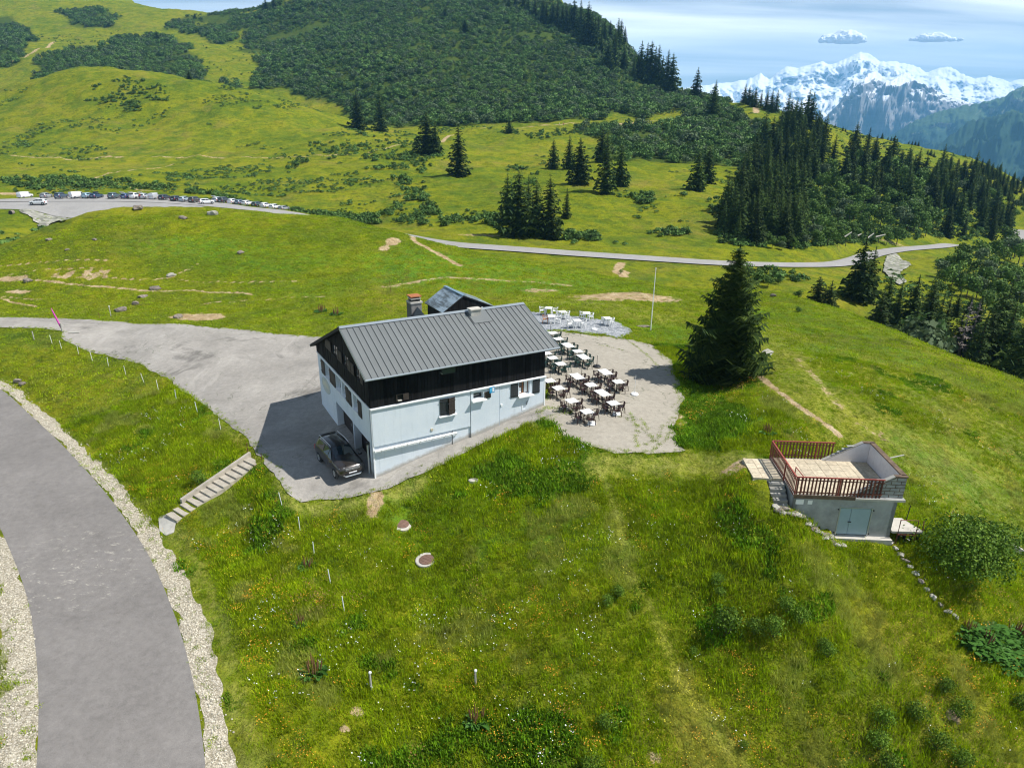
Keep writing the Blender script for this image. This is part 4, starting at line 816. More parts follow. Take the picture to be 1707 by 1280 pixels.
# roof
def slab(y0, z0, y1, z1, x0, x1, t, dz=0.0):
    mb = MB(); s = Vector((0, y1-y0, z1-z0)).normalized(); n = Vector((0, -s.z, s.y)); n = n if n.z > 0 else -n
    P = lambda x, y, z, k: (x, y+n.y*k, z+n.z*k)
    mb.hexa([P(x0,y0,z0,dz-t),P(x1,y0,z0,dz-t),P(x1,y1,z1,dz-t),P(x0,y1,z1,dz-t),P(x0,y0,z0,dz),P(x1,y0,z0,dz),P(x1,y1,z1,dz),P(x0,y1,z1,dz)]); return mb
X0, X1 = -.344, HL+.763
roof = slab(YE,ZE,YR,ZR,X0+.01,X1-.01,.13,-.02).build('roof', M['blackwall'], house)
slab(YR,ZR,YB,ZB,X0+.01,X1-.01,.13,-.02).build('roof_underlay', M['blackwall'], roof)
npn = 34; pw = (X1-X0)/npn
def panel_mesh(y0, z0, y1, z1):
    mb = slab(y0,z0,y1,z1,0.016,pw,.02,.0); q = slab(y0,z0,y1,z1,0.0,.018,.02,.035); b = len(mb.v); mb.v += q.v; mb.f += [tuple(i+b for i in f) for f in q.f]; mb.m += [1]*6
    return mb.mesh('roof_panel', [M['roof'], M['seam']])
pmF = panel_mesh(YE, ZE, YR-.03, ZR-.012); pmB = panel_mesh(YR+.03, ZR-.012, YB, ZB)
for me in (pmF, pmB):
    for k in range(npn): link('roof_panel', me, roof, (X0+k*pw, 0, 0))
rc = slab(YR-.22,ZR-.22*sf,YR,ZR,X0-.02,X1+.02,.02,.065); q = slab(YR,ZR,YR+.25,ZR-.25*sb,X0-.02,X1+.02,.02,.065); b = len(rc.v); rc.v += q.v; rc.f += [tuple(i+b for i in f) for f in q.f]; rc.m += q.m
rc.build('ridge_cap', M['ridge'], roof)
for (y0,z0,y1,z1) in ((YE,ZE,YR,ZR),(YR,ZR,YB,ZB)):
    for xx in (X0-.02, X1-.0): slab(y0,z0,y1,z1,xx,xx+.03,.20,.03).build('barge_board', M['ridge'] if y0 == YE else M['blackwall'], roof)
MB().tube([(X0-.03,YE-.06,ZE-.04),(X1+.03,YE-.06,ZE-.04)], .07, 8).build('gutter', M['ridge'], roof)
MB().box(X0,X1,YE-.0,YE+.04,ZE-.16,ZE-.03).build('fascia', M['blackwall'], roof)
MB().tube([(X0-.03,YB+.06,ZB-.04),(X1+.03,YB+.06,ZB-.04)], .07, 8).build('gutter', M['ridge'], roof)
# vent stack near the ridge, chimney with metal saddle on the back slope
vs = MB().box(8.62,9.34,3.62,4.12,8.35,8.98).build('roof_vent', M['conc'], roof); box('vent_cap', M['concw'], vs, 8.55, 9.41, 3.55, 4.19, 8.98, 9.07, .01)
slab(2.9, roofz(2.9), 4.2, roofz(4.2), 8.5, 9.9, .02, .055).build('flashing', M['roof'], roof)
ch = MB().box(5.88,6.68,7.8,8.6,6.2,8.86).build('chimney', plain('dark_chimney_render', (0.20, 0.195, 0.185), .9, var=.3), roof)
box('chimney_side', M['darkmetal'], ch, 5.84, 5.88, 7.78, 8.62, 6.2, 8.86)
box('chimney_crown', M['conc'], ch, 5.82, 6.74, 7.74, 8.66, 8.80, 8.92)
for sx in (5.95, 6.45): box('chimney_pier', M['black_p'], ch, sx, sx+.16, 7.9, 8.5, 8.92, 9.10)
box('chimney_slab', M['concw'], ch, 5.9, 6.66, 7.82, 8.58, 9.10, 9.16); box('chimney_slab', M['black_p'], ch, 6.0, 6.56, 7.92, 8.48, 9.16, 9.26); box('chimney_tile', M['terracotta'], ch, 5.86, 6.70, 7.78, 8.62, 9.26, 9.33)
sd = MB(); P0 = [(5.84,7.30),(7.85,7.30)]; a_, b_, c_ = (5.84,7.0), (7.9,6.6), (6.25,8.62)
for yy in (7.55,): sd.poly([(a_[0],yy,a_[1]-.3),(b_[0],yy,b_[1]),(c_[0],yy,c_[1]),(5.84,yy,7.9)])
sd.poly([(c_[0],7.55,c_[1]),(b_[0],7.55,b_[1]),(b_[0],8.9,6.3),(6.5,8.6,8.2)]); sd.poly([(5.84,7.55,7.9),(c_[0],7.55,c_[1]),(6.5,8.6,8.2),(5.84,8.6,7.9)])
sd.build('metal_saddle', M['darkmetal'], roof)

# ------------------------------------------------------------------ barn behind
barn = empty('timber_barn', HA, HTH)
tag(barn, 'black timber barn with weathered grey metal roof behind the chalet', 'barn')
def barn_roof_mat():
    m, nt, b = mat('weathered_barn_roof'); t = N(nt, 'ShaderNodeTexCoord'); mpn = N(nt, 'ShaderNodeMapping', ins={'Scale': (3.0, 0.5, 3.0)}); L(nt, t.outputs['Object'], mpn.inputs[0])
    n = noise(nt, mpn.outputs[0], 1.2, 7, 0.75); n2 = noise(nt, t.outputs['Object'], 0.5, 4)
    c = mixcol(nt, mrange(nt, math_(nt, 'ADD', n, math_(nt, 'MULTIPLY', n2, 0.5)), 0.68, 0.84), (0.34, 0.42, 0.47), (0.10, 0.12, 0.12)); L(nt, c, b.inputs['Base Color']); b.inputs['Roughness'].default_value = 0.4; b.inputs['Metallic'].default_value = 0.3
    return m
BR = barn_roof_mat(); bx0, bx1, by0, by1 = 12.55, 17.45, 17.15, 21.0; bxr, bzr, bze = 14.41, 6.47, 5.13
prof = [(bx0,0.4),(bx1,0.4),(bx1,bze-.02),(bxr,bzr-.14),(bx0,bze-.02)]
mb = MB(); mb.poly([(x,by0,z) for x, z in prof]); mb.poly([(x,by1,z) for x, z in prof][::-1])
for i in range(5): a, b = prof[i], prof[(i+1) % 5]; mb.poly([(a[0],by0,a[1]),(a[0],by1,a[1]),(b[0],by1,b[1]),(b[0],by0,b[1])])
mb.build('barn_wall', M['blackwall'], barn)
bz = lambda x: bzr - (bxr-x)*(bzr-bze)/(bxr-12.28) if x < bxr else bzr - (x-bxr)*(bzr-5.09)/(17.58-bxr)
for k in range(22):
    xx = bx0 + k*.2227; top = min(bz(xx), bz(xx+.21))-.13; box('plank', M['black'], barn, xx, xx+.212, by0-.04, by0-.004, 2.0, top)
for k in range(17): yy = by0 + k*.2264; box('plank', M['black'], barn, bx0-.04, bx0-.004, yy, yy+.215, 2.0, bze-.1)
box('lamp', M['whitetrim'], barn, 16.2, 16.3, by0-.1, by0-.045, 5.05, 5.2); box('lamp', M['whitetrim'], barn, 13.1, 13.2, by0-.1, by0-.045, 4.9, 5.05)
def slabx(x0,z0,x1,z1,y0,y1,t,dz=0):
    mb = MB(); s = Vector((x1-x0,0,z1-z0)).normalized(); n = Vector((-s.z,0,s.x)); n = n if n.z > 0 else -n; P = lambda x,y,z,k: (x+n.x*k,y,z+n.z*k)
    return mb.hexa([P(x0,y0,z0,dz-t),P(x1,y0,z1,dz-t),P(x1,y1,z1,dz-t),P(x0,y1,z0,dz-t),P(x0,y0,z0,dz),P(x1,y0,z1,dz),P(x1,y1,z1,dz),P(x0,y1,z0,dz)])
br = slabx(12.28,bze,bxr,bzr,by0-.12,by1+.15,.10,-.03).build('roof', M['blackwall'], barn); slabx(bxr,bzr,17.58,5.09,by0-.12,by1+.15,.10,-.03).build('roof_slope', M['blackwall'], br)
for r in range(2):
    for k in range(4):
        f0, f1 = r*.5, (r+1)*.5+.02; xa, za = 12.28+(bxr-12.28)*f0, bze+(bzr-bze)*f0; xb, zb_ = 12.28+(bxr-12.28)*min(f1,1), bze+(bzr-bze)*min(f1,1); w_ = (by1+.15-by0+.12)/4
        slabx(xa,za,xb,zb_,by0-.12+k*w_,by0-.12+(k+1)*w_-.012,.015,.0+.012*r).build('roof_sheet', BR, br)
        f0, f1 = r*.5, (r+1)*.5; slabx(bxr+(17.58-bxr)*f0,bzr+(5.09-bzr)*f0,bxr+(17.58-bxr)*f1,bzr+(5.09-bzr)*f1,by0-.12+k*w_,by0-.12+(k+1)*w_-.012,.015,.0).build('roof_sheet', BR, br)
MB().beam((bxr,by0-.14,bzr+.02),(bxr,by1+.17,bzr+.02),.30,.05).build('ridge_cap', plain('blue_grey_ridge',(0.22,0.33,0.42),0.4,metal=.3), br)

# ------------------------------------------------------------------ concrete cabin with roof terrace
CA = (15.22, 32.50, -18.66); CTH = -0.055; CW, CD = 5.72, 4.3
cab = empty('utility_cabin', CA, CTH); tag(cab, 'grey concrete cabin with red railed roof terrace and double metal door', 'cabin')
M['rough'] = plain('rough_grey_render', (0.33, 0.34, 0.33), 0.95, var=0.28, scale=1.1, bump=0.9, bscale=5.0)
M['block'] = plain('grey_concrete_block', (0.31, 0.315, 0.30), 0.95, var=0.25, scale=3, bump=0.5, objvar=0.22)
M['whitewash'] = plain('whitewashed_wall', (0.62, 0.61, 0.62), 0.9, var=0.10, scale=1.6, bump=0.4, bscale=6)
M['paver'] = plain('beige_terrace_slab', (0.50, 0.43, 0.31), 0.9, var=0.28, scale=5, objvar=0.14, bump=0.4)
M['moss'] = plain('mossy_coping', (0.13, 0.09, 0.06), 0.95, var=0.5, scale=3, bump=0.6)
M['bluedoor'] = plain('pale_blue_metal_door', (0.30, 0.40, 0.45), 0.5, metal=0.1, var=0.06, scale=2)
wall('wall', M['rough'], cab, (0.06,0.0), (1,0), (0,-1), CW-.30, -3.6, -.22, [(2.52,4.20,-2.42,-.72)], .25)
wall('wall', M['rough'], cab, (0.06,0), (0,1), (-1,0), CD, -3.6, -.22, [], .2)
wall('wall', M['rough'], cab, (CW-.24,0), (0,1), (1,0), CD, -4.2, -.22, [], .2)
wall('wall', M['rough'], cab, (0.06,CD), (1,0), (0,1), CW-.30, -3.6, -.22, [], .2)
box('cabin_core', M['blackwall'], cab, .4, CW-.6, .4, CD-.3, -3.4, -.25)
box('roof_slab', M['rough'], cab, -.02, CW+.06, -.10, CD+.1, -.22, -.06); box('slab_edge', M['moss'], cab, -.03, 3.2, -.14, -.101, -.20, .02); box('slab_lip', M['concw'], cab, 3.2, CW+.08, -.15, -.101, -.20, -.08)
d = MB().box(2.60,4.24,.04,.08,-2.40,-.74).build('door', M['bluedoor'], cab)
box('door_leaf', M['bluedoor'], d, 2.62, 3.18, .005, .035, -2.38, -.78, .006); box('door_leaf', M['bluedoor'], d, 3.20, 4.22, .005, .035, -2.38, -.78, .006)
fr = MB().box(2.56,2.60,-.03,.06,-2.42,-.70).box(4.24,4.28,-.03,.06,-2.42,-.70).box(2.60,4.24,-.03,.06,-.74,-.70).build('door_frame', M['metal'], d); box('handle', M['black_p'], d, 3.10, 3.28, -.04, .0, -1.62, -1.58)
box('door_step', M['concw'], cab, 2.5, 5.5, -.35, -.005, -2.75, -2.46)
for x_ in (2.48, 4.34):
    for z_ in (-.85, -2.3): box('hinge_pin', M['black_p'], cab, x_-.03, x_+.03, -.04, .0, z_-.03, z_+.03)
box('notice', M['white_p'], cab, .16, .58, -.03, -.005, -.62, -.34); box('notice', M['white_p'], cab, .80, 1.04, -.03, -.005, -.60, -.36)
nx, ny = 9, 6
for i in range(nx):
    for j in range(ny): box('paving_slab', M['paver'], cab, .10+i*(CW-.35)/nx, .10+(i+1)*(CW-.35)/nx-.018, .10+j*(CD-.15)/ny, .10+(j+1)*(CD-.15)/ny-.018, -.055, -.012+random.uniform(-.004,.004))
# parapet: solid right wall, two stepped wings; made of single blocks on the outside
HT_ = 1.22; xr = CW-.22
def wing_top(x, xs): return max(0.0, min(HT_, (x-xs)/(5.08-xs)*HT_))
for (yy, yo, xs, sgn) in ((0.02, 0.20, 2.95, -1), (CD-.20, CD-.02, 2.95, 1)):
    row = 0; z = -.055
    while z < HT_-.02:
        x = CW + .0
        off = .25 if row % 2 else 0.0
        k = 0; x = xs - off
        while x < CW:
            xa, xb = max(x, xs), min(x+.5, CW); x += .5
            if xb-xa < .04: continue
            t0 = [min(max(wing_top(q, xs)-.02, z), z+.2) for q in (xa, xb)]
            if max(t0)-z < .03: continue
            mb = MB(); g = .02
            mb.hexa([(xa+g,yy,z+g),(xb-g,yy,z+g),(xb-g,yo,z+g),(xa+g,yo,z+g),(xa+g,yy,max(t0[0]-g,z+g+.002)),(xb-g,yy,max(t0[1]-g,z+g+.002)),(xb-g,yo,max(t0[1]-g,z+g+.002)),(xa+g,yo,max(t0[0]-g,z+g+.002))]).build('block', M['block'], cab)
        z += .2; row += 1
    # mortar core and whitewashed inside face
    prof = [(xs,-.05),(CW-.02,-.05),(CW-.02,HT_-.03),(5.08,HT_-.03),]
    ya, yb = (yy+.006, yo-.006)
    mb = MB(); mb.poly([(x,ya,z) for x, z in prof]); mb.poly([(x,yb,z) for x, z in prof][::-1])
    for i in range(4): a, b = prof[i], prof[(i+1) % 4]; mb.poly([(a[0],ya,a[1]),(a[0],yb,a[1]),(b[0],yb,b[1]),(b[0],ya,b[1])])
    mb.build('mortar', M['moss'], cab)
    yi = (yo, yo+.03) if sgn < 0 else (yy-.03, yy)
    mb = MB(); pr = [(xs+.05,-.01),(xr-.02,-.01),(xr-.02,HT_-.04),(5.08,HT_-.04)]
    mb.poly([(x,yi[0],z) for x, z in pr]); mb.poly([(x,yi[1],z) for x, z in pr][::-1])
    for i in range(4): a, b = pr[i], pr[(i+1) % 4]; mb.poly([(a[0],yi[0],a[1]),(a[0],yi[1],a[1]),(b[0],yi[1],b[1]),(b[0],yi[0],b[1])])
    mb.build('plaster_face', M['whitewash'], cab)
    MB().beam((xs,(yy+yo)/2,-.03),(5.08,(yy+yo)/2,HT_),.24,.05).build('coping', M['conc'], cab); MB().beam((5.08,(yy+yo)/2,HT_+.0),(CW+.02,(yy+yo)/2,HT_+.0),.25,.06).build('coping', M['moss'], cab)
for k in range(5):      # whitewashed panels of the solid side, joints left open
    y0 = .235 + k*(CD-.47)/5; box('wall_panel', M['whitewash'], cab, xr-.02, xr+.10, y0+.006, y0+(CD-.47)/5-.006, -.01, HT_-.05)
box('side_wall', M['block'], cab, xr+.10, CW, .205, CD-.205, -.055, HT_-.04); box('coping', M['moss'], cab, xr-.04, CW+.03, .15, CD-.15, HT_-.04, HT_+.03)
MB().tube([(CW-.05,CD*.55,HT_-.1),(CW+.95,CD*.60,HT_+.05)], .035, 6).build('iron_bar', M['conc'], cab)
# railings
def railing(p0, p1, posts):
    p0, p1 = Vector(p0), Vector(p1); d = (p1-p0); Ln = d.length; d.normalize(); r = MB().beam(p0+Vector((0,0,1.06)), p1+Vector((0,0,1.06)), .07, .06).build('handrail', M['rust'], cab)
    MB().beam(p0+Vector((0,0,.16)), p1+Vector((0,0,.16)), .04, .05).build('lower_rail', M['redbrown'], r); MB().beam(p0+Vector((0,0,.88)), p1+Vector((0,0,.88)), .04, .04).build('upper_rail', M['redbrown'], r)
    n = int(Ln/.185)
    for k in range(n):
        q = p0 + d*((k+.5)*Ln/n); MB().beam(q+Vector((0,0,-.08)), q+Vector((0,0,1.02)), .022, .085, d).build('baluster', M['redbrown'], r)
    for t in posts: q = p0+d*(t*Ln); MB().beam(q+Vector((0,0,-.1)), q+Vector((0,0,1.06)), .06, .06).build('railing_post', M['rust'], r)
railing((0.0,-.06,-.02), (4.55,-.06,-.02), [0.0,.5]); railing((-.04,-.02,-.02), (-.04,CD+.02,-.02), [0.38,1.0]); railing((0.0,CD+.04,-.02), (3.6,CD+.04,-.02), [.72])
MB().tube([(.42,.15,0),(.42,.15,.95),(.36,1.25,.95),(.36,1.25,0)], .03, 6).build('inner_rail', M['rust'], cab)
# landing and steps on its left
st = empty('concrete_stairs', CA, CTH); tag(st, 'weathered concrete steps with beige landing left of the cabin railing', 'stairs')
for i in range(3):
    for j in range(4): box('landing_slab', M['paver'], st, -1.72+i*.54, -1.72+(i+1)*.54-.02, 1.62+j*.60, 1.62+(j+1)*.60-.02, -.14, 0.0+random.uniform(-.006,.006))
box('landing_base', M['conc'], st, -1.75, -.08, 1.58, 4.05, -1.3, -.145)
for k in range(7): box('step', M['conc'], st, -.92, -.06, 1.58-(k+1)*.27, 1.58-k*.27+.03, -1.9, -.17-k*.185)
MB().hexa([(-1.06,-.35,-2.2),(-.94,-.35,-2.2),(-.94,1.58,-2.2),(-1.06,1.58,-2.2),(-1.06,-.35,-1.45),(-.94,-.35,-1.45),(-.94,1.58,-.15),(-1.06,1.58,-.15)]).build('stringer_wall', M['moss'], st)
rs = empty('rubble_steps', CA, CTH); tag(rs, 'broken pale stone steps running down beside the cabin wall', 'steps')
def rock_mesh(seed, sub=2, flat=0.7, rough=0.25):
    r = random.Random(seed); bm = bmesh.new(); bmesh.ops.create_icosphere(bm, subdivisions=sub, radius=1.0)
    ox, oy = r.uniform(0,90), r.uniform(0,90)
    for v in bm.verts:
        c = v.co.copy(); n = float(fbm(np.array([c.x*1.1+ox]), np.array([c.y*1.1+c.z*1.7+oy]), 3)[0]); q = 1+rough*n
        for ax, s in ((Vector((1,.3,.2)).normalized(), .78), (Vector((-.4,1,.1)).normalized(), .8), (Vector((.2,-.3,1)).normalized(), .72)):
            dd = c.dot(ax)
            if abs(dd) > s: c -= ax*(dd - math.copysign(s, dd))
        v.co = c*q; v.co.z *= flat
    me = bpy.data.meshes.new('rock'); bm.to_mesh(me); bm.free(); return me
M['rock'] = plain('grey_brown_rock', (0.20, 0.17, 0.14), 0.95, var=0.35, scale=2.5, bump=0.8, objvar=0.15)
M['palerock'] = plain('pale_limestone', (0.33, 0.315, 0.265), 0.95, var=0.25, scale=2.5, bump=0.7, objvar=0.12)
rocks = []
for s in range(6):
    me = rock_mesh(s); me.materials.append(M['rock']); rocks.append(me)
rocksp = [m.copy() for m in rocks]
for m in rocksp: m.materials.clear(); m.materials.append(M['palerock'])
cu, sn = math.cos(CTH), math.sin(CTH)
for k in range(26):
    f = k/25; lx = -1.0+f*3.6+random.uniform(-.1,.1); ly = -.40-f*.45+random.uniform(-.22,.14); wx = CA[0]+cu*lx-sn*ly; wy = CA[1]+sn*lx+cu*ly; z = hgt(wx, wy)-CA[2]
    o = link('step_stone', random.choice(rocksp if k % 2 else rocks), rs, (lx, ly, z+.03)); o.scale = (random.uniform(.16,.36), random.uniform(.14,.30), random.uniform(.10,.20)); o.rotation_euler = (random.uniform(-.15,.15), random.uniform(-.15,.15), random.uniform(0,3))
# small concrete platform with railing on the right
pl = empty('concrete_platform', CA, CTH); tag(pl, 'small beige concrete platform with broken rusty railing right of the cabin', 'platform')
pz = -2.05; MB().hexa([(CW-.18,-.05,pz-.12),(CW+1.55,-.02,pz-.12),(CW+.95,1.35,pz-.12),(CW-.18,1.35,pz-.12),(CW-.18,-.05,pz),(CW+1.55,-.02,pz),(CW+.95,1.35,pz),(CW-.18,1.35,pz)]).build('slab', M['concw'], pl)
MB().tube([(CW+.1,-.12,pz-.9),(CW+.1,-.12,pz+.75),(CW+1.05,-.1,pz+.75),(CW+1.05,-.1,pz-.5)], .03, 6).build('railing', M['redbrown'], pl); MB().tube([(CW+.1,-.12,pz-.15),(CW+1.05,-.1,pz-.15)], .035, 6).build('railing_bar', M['redbrown'], pl)
MB().tube([(CW+1.5,.05,pz-.1),(CW+1.5,.2,pz+.55)], .03, 6).build('railing_post', M['redbrown'], pl); MB().tube([(CW+1.2,1.3,pz-.1),(CW+1.3,1.4,pz+.8)], .025, 6).build('railing_post', M['black_p'], pl)
for k in range(4): MB().box(CW+.3+k*.35,CW+.42+k*.35,.2,.3,pz-1.2,pz-.12).build('support', M['black_p'], pl)
# low wall running downhill from the platform
lw = empty('low_stone_wall', (0,0,0)); tag(lw, 'low crumbling stone wall running down from the platform past the willow bush', 'wall')
W_ = smooth(resample(px([(1484,905),(1500,925),(1524,955),(1545,985),(1570,1015),(1592,1028)], HF), .33), 1)
for k, p in enumerate(W_):
    o = link('wall_stone', random.choice(rocksp if k % 3 else rocks), lw, (p[0], p[1], hgt(p[0], p[1])+.04)); o.scale = (random.uniform(.14,.28), random.uniform(.12,.24), random.uniform(.12,.22)); o.rotation_euler = (random.uniform(-.3,.3), random.uniform(-.3,.3), random.uniform(0,3))
lw2 = empty('concrete_kerb', (0,0,0)); tag(lw2, 'broken pale concrete edge along the slope above the willow bush', 'kerb')
for a, b in (((1628,878),(1646,888)),((1660,893),(1678,903)),((1684,912),(1702,922))):
    q = px([a, b], HF); MB().beam(tuple(q[0]+[0,0,.12]), tuple(q[1]+[0,0,.12]), .22, .3).build('kerb_piece', M['concw'], lw2)

# ------------------------------------------------------------------ outdoor staircase down to the road
M['stair'] = plain('worn_stair_concrete', (0.37, 0.335, 0.275), 0.95, var=0.25, scale=2.5, bump=0.4)
top, bot = px([(426,766),(287,866)], HF); n_st = 13
ss = empty('stone_staircase', (0,0,0)); tag(ss, 'concrete staircase with side wall going down the bank to the road', 'stairs')
dv = Vector(bot-top); run = Vector((dv.x, dv.y, 0)); Lr = run.length; e = run.normalized(); pr = Vector((-e.y, e.x, 0))      # pr to the left going down? choose side away from camera
if pr.y < 0: pr = -pr
zt = float(hgt(top[0], top[1]))+.05; zb_ = float(hgt(bot[0], bot[1]))+.12
for k in range(n_st):
    f0, f1 = k/n_st, (k+1)/n_st; z = zt + (zb_-zt)*((k+.5)/n_st); a = Vector((top[0],top[1],0))+e*(Lr*f0); b = a + e*(Lr/n_st+.04)
    wd = .62; P = [a-pr*wd, b-pr*wd, b+pr*wd, a+pr*wd]
    MB().hexa([(p.x,p.y,z-.55) for p in P]+[(p.x,p.y,z) for p in P]).build('step', M['stair'], ss)
a = Vector((top[0],top[1],0))+pr*.63-e*.1; b = a+e*(Lr*.84)
z0_, z1_ = zt+.26, zt+(zb_-zt)*.84+.30
MB().hexa([(*(a).xy,z0_-1.2),(*(b).xy,z1_-1.2),(*(b+pr*.22).xy,z1_-1.2),(*(a+pr*.22).xy,z0_-1.2),(*(a).xy,z0_),(*(b).xy,z1_),(*(b+pr*.22).xy,z1_),(*(a+pr*.22).xy,z0_)]).build('side_wall', M['stair'], ss)
pad = px([(264,862),(284,856),(293,872),(290,888),(276,893),(266,885)], HF); mb = MB(); zz = pad[:, 2]+.05; mb.poly([(p[0],p[1],z) for p, z in zip(pad, zz)][::-1]); mb.poly([(p[0],p[1],z-.3) for p, z in zip(pad, zz)])
for i in range(6): j = (i+1) % 6; mb.poly([(pad[i][0],pad[i][1],zz[i]),(pad[j][0],pad[j][1],zz[j]),(pad[j][0],pad[j][1],zz[j]-.3),(pad[i][0],pad[i][1],zz[i]-.3)])
o_ = mb.build('foot_slab', M['conc'], ss)
# ------------------------------------------------------------------ terrace furniture
M['pgreen'] = plain('dark_green_plastic', (0.012, 0.045, 0.035), 0.45)
M['pbrown'] = plain('dark_maroon_plastic', (0.04, 0.018, 0.016), 0.45)
M['tabletop'] = plain('white_table_top', (0.80, 0.80, 0.78), 0.5, var=0.04, objvar=0.04)
M['twood'] = plain('orange_brown_plastic', (0.38, 0.15, 0.05), 0.5)
def ground_at(x, y, G=None): return float(hgt(x, y, G if G is not None else HP)) + .03
def armchair(m, plastic=True):
    t = empty('chair'); 
    MB().hexa([(-.23,-.22,.40),(.23,-.22,.42),(.23,.22,.42),(-.23,.22,.40),(-.23,-.22,.44),(.23,-.22,.45),(.23,.22,.45),(-.23,.22,.44)]).build('seat', m, t, bevel=.01)
    for sx in (-1, 1):
        for sy in (-1, 1): MB().beam((sx*.25 + (-.02 if sx < 0 else .02), sy*.27, 0), (sx*.22, sy*.23, .64 if sx > 0 else .42), .045, .045).build('leg', m, t)
    pts = [(.24,-.26,.66),(0,-.28,.67),(-.16,-.26,.72),(-.28,-.14,.79),(-.31,0,.81),(-.28,.14,.79),(-.16,.26,.72),(0,.28,.67),(.24,.26,.66)]
    MB().tube(pts, .026, 6).build('armrest', m, t)
    b = MB()
    for q in (-.13,-.045,.045,.13): b.beam((-.23,q*.9,.43),(-.295,q,.80),.05,.02,(1,0,0))
    b.build('backrest', m, t); return t
def table(w, l, hole=True):
    t = empty('table'); MB().box(-w/2,w/2,-l/2,l/2,.70,.735).build('tabletop', M['tabletop'], t, bevel=.008)
    if hole: MB().lathe([(.035,.7352),(.035,.7372)], 8).build('parasol_hole', M['black_p'], t)
    for sx in (-1, 1):
        for sy in (-1, 1): MB().beam((sx*(w/2-.06), sy*(l/2-.08), 0), (sx*(w/2-.10), sy*(l/2-.12), .70), .05, .05).build('leg', M['whitetrim'] if hole == 2 else M['black_p'], t)
    return t
chB, chG, chW, chO = armchair(M['pbrown']), armchair(M['pgreen']), armchair(M['white_p']), armchair(M['twood'])
for c, l in ((chB,'x'),(chG,'x'),(chW,'x'),(chO,'x')): c['category'] = 'chair'
tS = table(.74,.74); tR = table(.74,1.25); tW = table(.72,.85,2); used = set()
for c_ in (chB, chG): c_.scale = (.90, .90, .94)
for t in (tS, tR, tW): t['category'] = 'table'
def put(proto, x, y, rz, label, group, z=None):
    z = ground_at(x, y) if z is None else z
    o = proto if id(proto) not in used else copy_tree(proto)
    used.add(id(proto)); o.location = (x, y, z); o.rotation_euler = (0, 0, rz); o['label'] = label; o['group'] = group; return o
TH_T = 0.40
tabs = [  # pixel of table-top centre, long?, colour of chairs, words
 (916,634.5,0,'B','white table half hidden behind the chalet corner'),(931,646.8,0,'B','white table beside the chalet corner window shutter'),(962,627.5,1,'B','long white table with a dark parasol pole behind it'),
 (984.9,641.5,0,'B','small white table in the middle of the brown chairs'),(1008.9,620.2,1,'B','long white table nearest the dark parasol base'),(1030.6,636.3,0,'B','white table nearest the spruce shadow'),
 (1004.2,655,1,'B','long white table between two small tables'),(1022.4,672,0,'B','white table above the white parasol base'),(953.2,668,0,'B','white table nearest the door slab'),(978.4,686,0,'B','white table nearest the meadow with a white parasol base'),
 (921.4,555,0,'G','white table nearest the grey gravel at the roof edge'),(930.8,564.9,0,'G','second white table from the gravel along the roof edge'),(946.7,575.6,1,'G','long white table at the lower tip of the roof'),(963,585.5,0,'G','white table between two long tables with green chairs'),
 (972.5,594.9,1,'G','long white table farthest from the chalet with green chairs'),(911,589,0,'G','white table mostly hidden by the chalet corner'),(921,596.5,0,'G','white table just right of the black chalet corner'),(934.4,606.5,0,'G','white table nearest the brown chairs with green chairs')]
SHORT = {'white table half hidden behind the chalet corner': 'table half hidden by the corner', 'white table beside the chalet corner window shutter': 'table by the corner shutter', 'long white table with a dark parasol pole behind it': 'long table before the dark pole', 'small white table in the middle of the brown chairs': 'middle table of the group', 'long white table nearest the dark parasol base': 'long table by the dark parasol base', 'white table nearest the spruce shadow': 'table nearest the spruce shadow', 'long white table between two small tables': 'long table between small ones', 'white table above the white parasol base': 'table above the white parasol base', 'white table nearest the door slab': 'table nearest the door slab', 'white table nearest the meadow with a white parasol base': 'table nearest the meadow', 'white table nearest the grey gravel at the roof edge': 'table nearest the grey gravel', 'second white table from the gravel along the roof edge': 'second table from the gravel', 'long white table at the lower tip of the roof': 'long table by the roof tip', 'white table between two long tables with green chairs': 'table between the long ones', 'long white table farthest from the chalet with green chairs': 'long table farthest from the chalet', 'white table mostly hidden by the chalet corner': 'table mostly hidden by the corner', 'white table just right of the black chalet corner': 'table right of the black corner', 'white table nearest the brown chairs with green chairs': 'table nearest the brown chairs'}
WORD = {'B': ('brown', chB), 'G': ('dark green', chG)}
taken = []
for (u, v, lng, cc, desc) in tabs:
    p = cast(u, v, dz=.735, G=HP)[0]; x, y = p[0], p[1]; rz = TH_T + random.uniform(-.06, .06); L2 = .675 if lng else .4
    ex = np.array([math.cos(rz), math.sin(rz)]); ey = np.array([-ex[1], ex[0]])
    hs = cc == 'B'
    put(tR if lng else tS, x, y, rz, desc, 'white tables on the paved terrace')
    seats = [(-.56,0,0,'on its chalet side'),(.58,0,math.pi,'on its meadow side'),(0,-L2-.14,math.pi/2,'at its near end'),(0,L2+.16,-math.pi/2,'at its far end')]
    if not lng and int(u) % 2: seats = seats[:3]
    if lng: seats = [(-.54,-.30,0,'at the near left corner'),(-.54,.30,0,'at the far left corner'),(.56,-.30,math.pi,'at the near right corner'),(.56,.30,math.pi,'at the far right corner'),(0,-L2-.16,math.pi/2,'at the near end')]
    col, proto = WORD[cc]
    for sx, sy, r, wd in seats:
        sx *= random.uniform(.94, 1.1); sy *= random.uniform(.9, 1.06); q = np.array([x, y]) + ex*sx + ey*sy
        d = SHORT[desc]
        put(proto, q[0], q[1], rz+r+random.uniform(-.18,.18), f'{col} armchair {wd} of the {d}', f'{col} plastic armchairs on the terrace')
